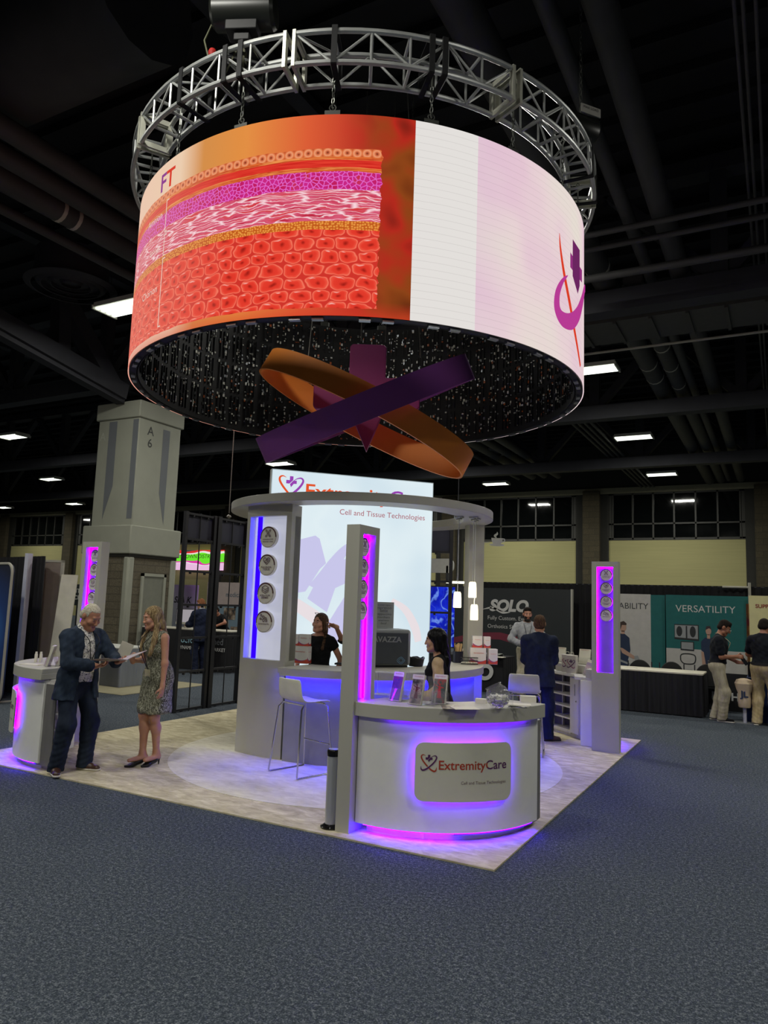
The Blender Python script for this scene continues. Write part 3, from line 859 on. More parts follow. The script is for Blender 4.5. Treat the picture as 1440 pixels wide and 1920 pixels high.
seen = {(-10.62, 5.65): 'bright striped hall lamp just left of the screen drum, largest of the hall lamps', (-2.36, 13.7): 'striped hall lamp just right of the lower edge of the drum',
        (-2.7, 21.9): 'hall lamp second in the line going back on the right', (-2.8, 29.8): 'hall lamp farthest back in the right line, above the long window',
        (-10.85, 30.2): 'small hall lamp over the canopy ring right of the white sign', (-10.88, 22.1): 'hall lamp behind the orange loop', (-18.4, 22.0): 'hall lamp just above the left top corner of the white sign',
        (-25.6, 13.5): 'hall lamp at the far left edge above the pillar level', (-33.9, 21.7): 'hall lamp second from the left edge, left of the concrete pillar', (-42.2, 30.0): 'far hall lamp close beside the concrete pillar', (-50.2, 30.1): 'farthest hall lamp at the left edge'}
for (x, y), lb in seen.items(): lamp(x, y, lb); lamp_light(x, y)
for x, y in ((-2.6, 5.65), (-2.6, -2.5), (-10.8, -2.5), (5.6, -2.5), (-2.6, -10.6), (5.6, 5.65), (5.6, -10.6), (5.6, 13.7), (-18.5, -2.5), (-10.8, -10.6), (-10.8, 13.9), (-18.5, 13.7), (5.6, 21.9), (-18.6, 30)):
    lamp_light(x, y)

# concrete column A6
M_CONC = mat('painted_concrete', (150, 152, 138), .8, var=.05, scale=2, bump=.05)
M_CONC2 = mat('concrete_groove_shade', (104, 108, 112), .8, var=.05, scale=2)
cx, cy, hw = -14.02, 9.48, .78
col = MB()
col.span((cx - hw, cy - hw, 3.6), (cx + hw, cy + hw, 6.85), 0); col.span((cx - hw - .06, cy - hw - .06, 6.55), (cx + hw + .06, cy + hw + .06, 7.02), 0)
col.span((cx - hw - .14, cy - hw - .14, 2.86), (cx + hw + .14, cy + hw + .14, 3.62), 0)
pil = struct(col.build('pillar', [M_CONC, M_CONC2], None, False, .03))
MB().span((cx - hw - .08, cy - hw - .08, 2.78), (cx + hw + .08, cy + hw + .08, 2.87)).build('joint', M_DARK, pil)
bs = MB(); bs.span((cx - hw - .05, cy - hw - .05, 0), (cx + hw + .05, cy + hw + .05, 2.8)); bs.build('block_base', M_BLOCK, pil)
tr = MB()
for sx, sy in ((1, -1), (-1, -1), (1, 1)): tr.span((cx + sx * (hw - .12), cy + sy * (hw - .12), 0), (cx + sx * (hw + .09), cy + sy * (hw + .09), 2.8))
tr.build('corner_post', M_CONC, pil, False, .05)
gv = MB()
# tapering grooves on both visible faces: flat wedges, groove shade in the colour
for (u0, u1) in ((-.36, -.05),):
    gv.add([(cx + u0, cy - hw - .004, 3.8), (cx + u0 + .0, cy - hw - .004, 6.5), (cx + u1, cy - hw - .004, 6.5), (cx + u1 + .0, cy - hw - .004, 4.7)], [(0, 1, 2, 3)])
gv.add([(cx + hw - .22, cy - hw - .004, 3.8), (cx + hw - .22, cy - hw - .004, 6.5), (cx + hw - .02, cy - hw - .004, 6.5), (cx + hw - .02, cy - hw - .004, 3.8)], [(0, 1, 2, 3)])
gv.add([(cx + hw + .004, cy + .10, 4.6), (cx + hw + .004, cy + .10, 6.4), (cx + hw + .004, cy + .36, 6.4), (cx + hw + .004, cy + .34, 3.75)], [(0, 1, 2, 3)])
gv.build('groove_shade', M_CONC2, pil)
MB().span((cx + hw + .04, cy - .30, 0), (cx + hw + .075, cy + .42, 2.3)).build('door_leaf', mat('steel_door', (118, 120, 108), .55), pil, False, .01)
MB().span((cx + hw + .04, cy - .38, 0), (cx + hw + .10, cy - .30, 2.38)).span((cx + hw + .04, cy + .42, 0), (cx + hw + .10, cy + .50, 2.38)).span((cx + hw + .04, cy - .38, 2.30), (cx + hw + .10, cy + .50, 2.38)).build('door_frame', M_CONC, pil)
MB().cyl((cx + hw + .1, cy + .35, 1.05), (cx + hw + .16, cy + .35, 1.05), .02).bar((cx + hw + .15, cy + .35, 1.05), (cx + hw + .15, cy + .23, 1.05), .02).build('handle', M_PIPEW, pil)
M_INK = mat('black_paint', (18, 20, 24), .6)
for ch, z in (('A', 6.13), ('6', 5.80)): letters('letter', ch, M_INK, pil, lambda x, y, z=z: (cx + hw + .006, cy - .36 + x, z + y), height=.24)
letters('letter', 'A', mat('faded_paint', (170, 172, 160), .8), pil, lambda x, y: (cx - .58 + x, cy - hw - .006, 6.0 + y), height=.22)
# ------------------------------------------------------------------ booth carpet
M_RUG = rug_mat('booth_carpet', (176, 165, 136), (208, 198, 166), (234, 226, 198)); M_INLAY = rug_mat('inlay_carpet', (206, 199, 178), (224, 218, 200), (238, 233, 218))
o = MB().span((-6.1, 0, .0), (0, 6.1, .012)).build('carpet', M_RUG)
tag(o, 'square beige booth carpet laid on the dark blue floor', 'carpet')
MB().prism([(-2.55 + 2.25 * math.cos(a), 2.69 + 2.25 * math.sin(a)) for a in np.linspace(0, 2 * PI, 96, endpoint=False)], .012, .015).build('round_inlay', M_INLAY, o)['label'] = 'paler round inlay'

M_GREY = mat('silver_laminate', (182, 180, 168), .45, var=.05, scale=3, stretch=(1, 1, .15))
M_WHITE = mat('white_laminate', (238, 238, 230), .4, var=.02)
M_PLATE = mat('sign_plate', (214, 213, 196), .45, var=.02)
M_CAB = mat('pale_wood_laminate', (206, 203, 200), .5, var=.05, scale=4, stretch=(6, 6, .3))
M_SHADE = mat('cabinet_inside_shade', (120, 118, 116), .6)  # cabinet laminate in a darker tone, shade of the inside put into the colour
VIO = (.17, .0, 1.0, 1)
E_VIO = emit('violet_led', VIO, 26); E_VIOS = emit('violet_led_strip', (.17, .0, 1.0, 1), 95); E_BLUE = emit('blue_led', (.01, .005, 1.0, 1), 24)
M_RED = mat('logo_red', (176, 62, 40), .5); M_PUR = mat('logo_purple', (92, 40, 96), .5); M_CROSS = mat('logo_cross', (84, 32, 92), .5); M_TXT = mat('logo_text', (120, 96, 104), .5)
M_RIM = mat('disc_rim', (92, 52, 50), .5); M_DISC = mat('disc_face', (232, 228, 216), .5); M_LINE = mat('disc_line', (104, 80, 84), .5)

def badge_icon(mb, fn, kind, R):
    S = lambda pts, w=.06: mb.add([tuple(fn(x * R, y * R)) for x, y in ribbon([(px, py) for px, py in pts], [w] * len(pts))[0]], ribbon(pts, [w] * len(pts))[1])
    circ = lambda x, y, r, n=10: [(x + r * math.cos(2 * PI * k / n), y + r * math.sin(2 * PI * k / n)) for k in range(n + 1)]
    if kind == 0:
        for q in (-1, 1):
            S([(-.28 * q, .12), (.18 * q, .66)], .05); S([(-.17 * q, .03), (.29 * q, .57)], .05); S(circ(.25 * q, .62, .07), .05); S(circ(-.23 * q, .07, .07), .05)
    elif kind == 1:
        S([(0, .05), (-.36, .38), (-.33, .62), (-.14, .66), (0, .52), (.14, .66), (.33, .62), (.36, .38), (0, .05)], .07); S(circ(-.06, .34, .13), .06); S(circ(.12, .44, .1), .06)
    elif kind == 2:
        for dz in (.52, .34, .18): S([(-.38, dz), (0, dz - .17), (.38, dz)], .06)
        S([(-.38, .52), (0, .70), (.38, .52)], .06); S([(-.38, .52), (-.38, .18)], .05); S([(.38, .52), (.38, .18)], .05)
    else:
        for x, y, r in ((-.32, .58, .09), (-.02, .42, .11), (.26, .30, .09), (-.38, .26, .08), (0, .12, .12), (.34, .08, .08)): S(circ(x, y, r), .06)
        S([(-.25, .54), (-.11, .46)]); S([(.08, .38), (.18, .33)]); S([(-.30, .24), (-.11, .16)])
WORDS = (('CONSERVATIVE', 'WOUND CARE'), ('PLACENTAL', 'TISSUE'), ('ACELLULAR', 'DERMIS'), ('XENOGRAFTS', ''))
def badge(parent, fn3, R, kind, depth=.03):
    """round badge; fn3(x, y, out) maps to space"""
    n = 40
    mb = MB()
    vs = [fn3(R * math.cos(2 * PI * k / n), R * math.sin(2 * PI * k / n), d) for d in (0, depth) for k in range(n)]
    mb.add(vs, [tuple(range(n, 2 * n))] + [(k, (k + 1) % n, n + (k + 1) % n, n + k) for k in range(n)])
    b = mb.build('badge', M_DISC, parent, True)
    rm = MB()
    for k in range(n):
        a, c = 2 * PI * k / n, 2 * PI * (k + 1) / n
        up = math.sin(a) > -.1
        w0 = .86 if up else .93
        rm.quad(*[fn3(R * q * math.cos(t), R * q * math.sin(t), depth + .002) for q, t in ((w0, a), (.99 if up else .95, a), (.99 if up else .95, c), (w0, c))])
    rm.build('rim', M_RIM, b)
    ic = MB(); badge_icon(ic, lambda x, y: fn3(x, y, depth + .003), kind, R); ic.build('icon', M_LINE, b)
    wd = WORDS[kind]
    for i, t in enumerate(wd):
        if t: letters('lettering', t, M_LINE, b, lambda x, y: fn3(x, y, depth + .003), width=R * 1.25 * min(1, len(t) / 9), at=(0, -R * (.28 + .22 * i)), bold=.01, res=2)
    return b

# ------------------------------------------------------------------ totem: slim tower with a lit niche of four discs
def totem_mesh(root):
    """local: wide along Y (0.34), thin along X (0.12), niche on the +X face, floor at 0"""
    H = 2.45; w, t = .345, .125; z0, z1 = 1.0, 2.38
    mb = MB(); mb.span((0, 0, 0), (t, w, z0)); mb.span((0, 0, z1), (t, w, H)); mb.span((0, 0, z0), (t, .05, z1)); mb.span((0, w - .05, z0), (t, w, z1)); mb.span((0, .05, z0), (.03, w - .05, z1))
    mb.build('body', M_GREY, root)
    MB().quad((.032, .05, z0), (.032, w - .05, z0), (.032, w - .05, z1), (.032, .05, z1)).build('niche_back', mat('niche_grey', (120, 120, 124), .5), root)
    lip = MB(); lip.span((t - .014, .05, z0), (t, .066, z1)).span((t - .014, w - .066, z0), (t, w - .05, z1)); lip.build('lip', M_GREY, root)
    MB().span((.036, w - .0555, z0 + .01), (.05, w - .0505, z1 - .01)).build('light_strip', E_VIOS, root)
    MB().span((.036, .0505, z0 + .01), (.05, .0555, z1 - .01)).span((.036, .06, z1 - .008), (.05, w - .06, z1 - .003)).build('light_strip', E_VIOS, root)
    for k in range(4): badge(root, lambda x, y, d, k=k: (.045 + d, w / 2 + x + (.006), 2.275 - .178 * k + y), .078, k, .03)
def totem(label, loc, rz):
    t = thing('totem', label, 'totem', loc, rz, 'slim disc totems at the booth corners'); totem_mesh(t); return t
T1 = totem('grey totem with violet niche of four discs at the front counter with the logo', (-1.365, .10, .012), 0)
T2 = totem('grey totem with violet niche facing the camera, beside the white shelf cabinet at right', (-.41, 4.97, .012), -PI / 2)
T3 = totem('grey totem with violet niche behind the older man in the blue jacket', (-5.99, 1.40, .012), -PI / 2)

# ------------------------------------------------------------------ curved counter (local arc centre at origin, front arc facing 225..315 deg)
AC = (-1.07, 1.22); RO, RI = 1.05, .60
def counter(label, loc, rz, sign=True):
    r = thing('reception_counter', label, 'counter', loc, rz, 'curved counters at the booth corners')
    a0, a1 = -99, -6; ce = (0, 0)
    fb = MB(); fb.arc(ce, RO - .02, RO, a0, a1, .07, .90, 40); fb.arc(ce, RO - .10, RO - .02, a1 - 1.0, a1, .07, .90, 2); fb.arc(ce, RO - .12, RO - .02, a0, a0 + 1, .07, .9, 2)
    fb.build('front_panel', M_WHITE, r, True, .004)
    MB().arc(ce, RO - .22, RO - .09, a0 + 3, a1 - 3, 0, .07, 40).build('plinth', M_WHITE, r, True)
    st = MB(); st.arc(ce, RO - .055, RO - .012, a0 + 4, a1 - 4, .064, .068, 40); st.build('toe_light', emit('violet_toe', (.04, .0, 1, 1), 95), r)
    ct = MB(); ct.arc(ce, RO - .35, RO + .046, a0 - .2, a1 + .6, .965, 1.015, 44); ct.arc(ce, RO + .045, RO + .06, a0 - .2, a1 + .6, .905, 1.015, 44); ct.arc(ce, RO - .35, RO - .02, a0 - .2, a1 + .6, .905, .966, 44); ct.arc(ce, RO - .03, RO + .05, a1 - .2, a1 + .6, .905, .966, 2)
    ct.build('countertop', M_GREY, r, True, .004)
    MB().arc(ce, RO + .012, RO + .03, a0 + 16, a1 - 12, .948, .960, 40).build('under_light', emit('violet_soft', (.11, .0, 1, 1), 30), r)
    # inner side: flat-backed cabinet with open shelves, a cupboard and a boxed end by the totem
    A = V(.36, -.50, 0); ez = math.radians(47); E1 = V(math.cos(ez), math.sin(ez), 0); N1 = V(math.sin(ez), -math.cos(ez), 0); Lc = .78
    fp = lambda u, d_, z: tuple(A + E1 * u + N1 * d_ + V(0, 0, z))
    def bx(mb_, u0, u1, d0, d1, z0, z1): c_ = A + E1 * (u0 + u1) / 2 + N1 * (d0 + d1) / 2; mb_.box((c_[0], c_[1], (z0 + z1) / 2), (u1 - u0, abs(d1 - d0), z1 - z0), ez); return mb_
    ws = MB(); ws.prism([(-.05, -.70), (.0, -.52), (.36, -.42), (.84, .10), (.98, -.1), (.96, -.25), (.80, -.52), (.5, -.80), (.2, -.95), (-.05, -.98)], .86, .90); ws.build('work_surface', M_CAB, r, False, .003)
    def plan(u0, u1, d0=0.0, rb=RO - .035):
        q0, q1 = A + E1 * u0 + N1 * d0, A + E1 * u1 + N1 * d0; t0, t1 = math.atan2(q0[1], q0[0]), math.atan2(q1[1], q1[0])
        return [(q0[0], q0[1]), (q1[0], q1[1])] + [(rb * math.cos(t1 + (t0 - t1) * k / 10), rb * math.sin(t1 + (t0 - t1) * k / 10)) for k in range(11)]
    sh = MB(); sh.prism(plan(0, Lc, .02), .05, .09)
    for z in (.24, .40, .56, .71): sh.prism(plan(.23, Lc, .01), z, z + .018)
    for u in (.0, .22, Lc - .018): sh.prism(plan(u, u + .018), .05, .86)
    sh.prism(plan(0, Lc), .845, .86); sh.build('shelf', M_CAB, r)
    MB().arc(ce, RO - .036, RO - .024, -54, 2, .05, .86, 20).build('shelf_back', M_SHADE, r); MB().prism(plan(.02, Lc - .02, .05, RO - .1), .0, .05).build('base', M_CAB, r)
    d = bx(MB(), .006, .218, -.016, .002, .07, .845).build('door', M_CAB, r, False, .002)
    MB().tube([fp(.05, -.045, .60), fp(.05, -.045, .76)], .007, 8).cyl(fp(.05, -.02, .52), fp(.05, -.03, .52), .012).build('handle', mat('chrome', (190, 190, 190), .2, 1.0), d, True)
    MB().prism([(-.05, -.76), (-.05, -.61), (.36, -.515), (.46, -.64), (.38, -.90), (-.05, -.96)], .0, .86).build('end_box', M_WHITE, r, False, .003)
    # backlit name plate
    rs = RO + .055; w, h, zc = .80, .44, .535; ac = math.radians(-50.5)
    fn = lambda x, y, d=0: ((rs + d) * math.cos(ac + x / rs), (rs + d) * math.sin(ac + x / rs), zc + y)
    nx = 24; pl = MB(); poly = rrect(w, h, .07, 6)
    # plate as a bent slab: columns clipped to the rounded outline
    xs = sorted(set([round(p[0], 5) for p in poly] + [-w / 2 + .07 + (w - .14) * k / nx for k in range(nx + 1)]))
    def yl(x):
        e = abs(x) - (w / 2 - .07)
        return h / 2 if e <= 0 else h / 2 - .07 + math.sqrt(max(0, .07 ** 2 - e * e))
    for i in range(len(xs) - 1):
        a, b = xs[i], xs[i + 1]; A = yl(a); B = yl(b)
        pl.add([fn(a, -A), fn(b, -B), fn(b, B), fn(a, A), fn(a, -A, -.012), fn(b, -B, -.012), fn(b, B, -.012), fn(a, A, -.012)], [(0, 1, 2, 3), (7, 6, 5, 4), (3, 2, 6, 7), (1, 0, 4, 5)])
    P = pl.build('name_plate', M_PLATE, r)
    lt = MB()
    pr = rrect(w - .09, h - .09, .06, 6)
    pts = []
    for i in range(len(pr)):
        a, b = Vector(pr[i]), Vector(pr[(i + 1) % len(pr)])
        for k in range(8 if (b - a).length > .1 else 1): pts.append(a.lerp(b, k / 8 if (b - a).length > .1 else 0))
    lt.tube([fn(p.x, p.y, -.028) for p in pts], .006, 6, closed=True); lt.build('halo_light', emit('violet_halo', (.10, .0, 1, 1), 95), P)
    f2 = lambda x, y: fn(x, y, .002)
    emblem(P, f2, .125, M_RED, M_PUR, M_CROSS, (-.355, .005), 'emblem')
    letters('lettering', 'ExtremityCare', [M_RED, M_PUR], P, f2, width=.565, align='LEFT', bold=.012, at=(-.215, .022), split=.175)
    letters('lettering', 'Cell and Tissue Technologies', M_TXT, P, f2, width=.385, align='RIGHT', at=(.345, -.088), res=3)
    return r
K1 = counter('curved white counter with backlit violet logo plate at the front booth corner', (AC[0], AC[1], .012), 0)
K2 = counter('curved white shelf cabinet seen from behind next to the right totem', (-1.22, 5.13, .012), PI / 2)
K3 = counter('curved white counter behind the older man at the left booth corner', (-4.97, 1.10, .012), -PI / 2 + .17)

# ------------------------------------------------------------------ central coffee bar tower
TC = (-3.16, 3.45)
MB().ring(TC, 1.36, 1.75, 2.945, 3.045, 128).build('canopy_ring', M_GREY, None, True, .006)
tag(bpy.data.objects['canopy_ring'], 'flat silver ring canopy on top of the round coffee bar', 'canopy')
def pol(r, a, z): return (TC[0] + r * math.cos(math.radians(a)), TC[1] + r * math.sin(math.radians(a)), z)
# left curved wall with discs
WA, WB = -108.3, -83.2; WR, WI = 1.66, 1.42; WC = (-3.445, 3.59)
t = thing('disc_wall', 'curved silver wall panel with blue-lit niche and four large discs left of the bar', 'wall panel', (WC[0], WC[1], .012))
Z0 = (0, 0)
WN = WR - .085
mb = MB(); mb.arc(Z0, WI, WR, WA, WB, 0, 1.10, 16); mb.arc(Z0, WI, WR, WA, WB, 2.80, 2.933, 16); mb.arc(Z0, WI, WR, WA, WA + 2.0, 1.10, 2.80, 2); mb.arc(Z0, WI, WR, WB - 2.4, WB, 1.10, 2.80, 4); mb.arc(Z0, WI, WN - .006, WA, WB, 1.10, 2.80, 16)
mb.build('body', M_GREY, t, True)
m, nt, b = new_mat('niche_glow'); nt.put(b.inputs['Base Color'], (.8, .82, .9, 1)); b.inputs['Emission Color'].default_value = lin((216, 220, 245)); b.inputs['Emission Strength'].default_value = .42
nt.put(b.inputs['Roughness'], nt.math('MULTIPLY_ADD', nt.noise(nt.coord('Object'), 8).outputs[0], .1, .4)); M_NICHE = m
MB().arc(Z0, WN - .005, WN, WA + 2.0, WB - 2.4, 1.10, 2.80, 16).build('light_panel', M_NICHE, t, True)
MB().arc(Z0, WN + .001, WN + .006, WA + 4.0, WA + 7.0, 1.10, 2.80, 4).build('light_strip', emit('blue_strip', (.006, .0, 1, 1), 6), t)
MB().arc(Z0, WN, WR - .002, WA + 2.0, WA + 2.2, 1.10, 2.80, 2).build('niche_side', M_WHITE, t)
for k in range(4):
    ac = math.radians(-95.0); rr = WN + .03
    badge(t, lambda x, y, d, k=k: ((rr + d) * math.cos(ac + x / rr), (rr + d) * math.sin(ac + x / rr), 2.545 - .335 * k + y), .128, k, .045)
# right pillar
t = MB().arc((0, 0), 1.52, 1.74, 40, 46.5, 0, 2.933, 6).build('bar_pillar', M_GREY, None, True, .004); t.location = (TC[0], TC[1], .012)
tag(t, 'silver upright holding the canopy ring at the right end of the bar', 'pillar')
# bar counter
t = thing('bar_counter', 'curved coffee bar counter with blue-lit front under the canopy ring', 'bar', (TC[0], TC[1], .012))
B0, B1 = -92.6, 47
MB().arc(Z0, 1.02, 1.66, B0, 35.0, .985, 1.045, 48).build('countertop', M_GREY, t, True, .003)
MB().arc(Z0, 1.50, 1.54, B0 + 1, 36, 0, .985, 48).build('front_panel', mat('bar_front', (150, 150, 164), .35), t, True)
MB().arc(Z0, 1.56, 1.58, B0 + 2, 34, .968, .984, 48).build('under_light', emit('blue_led_bar', (.010, .003, 1.0, 1), 230), t); MB().arc(Z0, 1.645, 1.66, B0 + 1, 35, .955, .986, 48).build('lip', M_GREY, t, True)
MB().arc(Z0, 1.10, 1.13, B0, 35, 0, .985, 40).build('back_panel', M_CAB, t, True)
# backlit wall sign
LB0 = V(-4.017, 2.515); LBD = V(.685, .729) / np.hypot(.685, .729); LBN = V(LBD[1], -LBD[0])
LBW, LZ0, LZ1 = 2.285, .0, 3.505
def lbp(u, z, d=0.0): return (LB0[0] + LBD[0] * u + LBN[0] * d, LB0[1] + LBD[1] * u + LBN[1] * d, z)
t = thing('lightbox_sign', 'tall backlit white wall sign with logo rising behind the coffee bar', 'sign', (0, 0, .012))
mb = MB(); vs = [lbp(u, z, d) for d in (-.12, 0) for (u, z) in ((0, LZ0), (LBW, LZ0), (LBW, LZ1), (0, LZ1))]
mb.add(vs, [(3, 2, 1, 0), (0, 1, 5, 4), (1, 2, 6, 5), (2, 3, 7, 6), (3, 0, 4, 7)]); mb.build('frame', mat('sign_frame', (205, 208, 206), .4), t)
m = bpy.data.materials.new('sign_glow'); m.use_nodes = True; nt = NT(m); nt.n.clear(); ou = nt.node('ShaderNodeOutputMaterial'); em = nt.node('ShaderNodeEmission')
nz = nt.noise(nt.coord('Object'), .9, 2); nt.put(em.inputs[0], nt.ramp(nz.outputs[0], [(.3, (208, 226, 236)), (.6, (224, 238, 243)), (.8, (206, 224, 240))])); em.inputs[1].default_value = 1.0; nt.l.new(em.outputs[0], ou.inputs[0])
MB().quad(lbp(0.01, LZ0, .001), lbp(LBW - .01, LZ0, .001), lbp(LBW - .01, LZ1 - .01, .001), lbp(0.01, LZ1 - .01, .001)).build('glowing_face', m, t)
G1 = emit('sign_lavender', (200, 198, 234), 1.0); G2 = emit('sign_peach', (232, 222, 226), 1.0); ER = emit('sign_red', (226, 84, 40), 1.0); EP = emit('sign_purple', (150, 66, 176), 1.0); ET = emit('sign_text', (176, 92, 104), .9)
# big pale artwork
def art(poly, m_, d=.003, nm='pale_artwork'):
    return MB().add([lbp(u, z, d) for u, z in poly], [tuple(range(len(poly)))]).build(nm, m_, t)
art([(.30, 2.56), (.62, 2.66), (.68, 2.62), (.78, 2.30), (.70, 2.22), (.52, 1.92), (.30, 1.88), (.30, 2.25), (.40, 2.25), (.34, 2.5)], G1)
vs, fs = ribbon([(1.22, 2.62), (1.06, 2.52), (.92, 2.34), (.80, 2.10), (.72, 1.93)], [.03, .10, .16, .26, .36]); mbx = MB(); mbx.add([lbp(u, z, .003) for u, z in vs], fs); mbx.build('pale_artwork', G1, t)
art([(.55, 1.83), (.82, 1.66), (.92, 1.98), (1.25, 2.14), (1.25, 2.42), (.92, 2.34), (.66, 2.06)], G1, .0035)
vs, fs = ribbon([(1.16, 2.0), (1.05, 1.68), (.90, 1.38), (.72, 1.10)], [.05, .20, .26, .24]); mbx = MB(); mbx.add([lbp(u, z, .003) for u, z in vs], fs); mbx.build('pale_artwork', G1, t)
vs, fs = ribbon([(.33, 1.80), (.62, 1.62), (1.1, 1.32), (1.5, 1.12)], [.14, .17, .18, .14]); mbx = MB(); mbx.add([lbp(u, z, .0028) for u, z in vs], fs); mbx.build('pale_artwork', G2, t)
vs, fs = ribbon([(1.72, 1.85), (1.92, 1.72), (2.06, 1.5), (2.12, 1.3)], [.05, .10, .12, .10]); mbx = MB(); mbx.add([lbp(u, z, .0028) for u, z in vs], fs); mbx.build('pale_artwork', G2, t)
emblem(t, lambda x, y: lbp(x, y, .004), .335, ER, EP, EP, (.095, 3.092), 'emblem')
letters('lettering', 'ExtremityCare', [ER, EP], t, lambda x, y: lbp(x, y, .004), width=1.76, height=.238, align='LEFT', bold=.014, at=(.465, 3.166), split=1.62)
letters('lettering', 'Cell and Tissue Technologies', ET, t, lambda x, y: lbp(x, y, .004), width=1.225, align='LEFT', at=(.94, 2.965))

# pendant lamps from the ring
M_PEND = emit('pendant_glass', (255, 244, 214), 1.6); M_CHR = mat('chrome', (190, 190, 190), .2, 1.0)
for (x, y, zt, lb) in ((-1.76, 3.47, 1.99, 'left pendant lamp with white glass shade by the bar pillar'), (-1.60, 3.57, 2.12, 'upper right pendant lamp with white glass shade by the bar pillar'), (-1.63, 3.72, 1.84, 'lowest pendant lamp with white glass shade, right of the other two')):
    p = thing('pendant_lamp', lb, 'lamp', (x, y, zt), 0, 'three pendant lamps over the bar')
    MB().lathe([(.0, .0), (.036, .0), (.046, -.02), (.05, -.08), (.052, -.19), (.047, -.20), (.044, -.19), (.0, -.19)], n=20).build('shade', M_PEND, p, True)
    MB().cyl((0, 0, 0), (0, 0, 2.955 - zt), .005, 6).build('cord', mat('pale_cord', (210, 210, 200), .5), p)
    MB().box((0, 0, 2.937 - zt), (.12, .05, .035)).cyl((-.04, 0, 2.90 - zt), (.04, .0, 2.91 - zt), .012).build('ceiling_mount', M_CHR, p, False, .004)
    l = bpy.data.lights.new('pendant_light', 'POINT'); l.energy = 3.2; l.color = (1, .9, .7); l.shadow_soft_size = .05
    o = bpy.data.objects.new('pendant_light', l); COL.objects.link(o); o.location = (x, y, zt - .26)
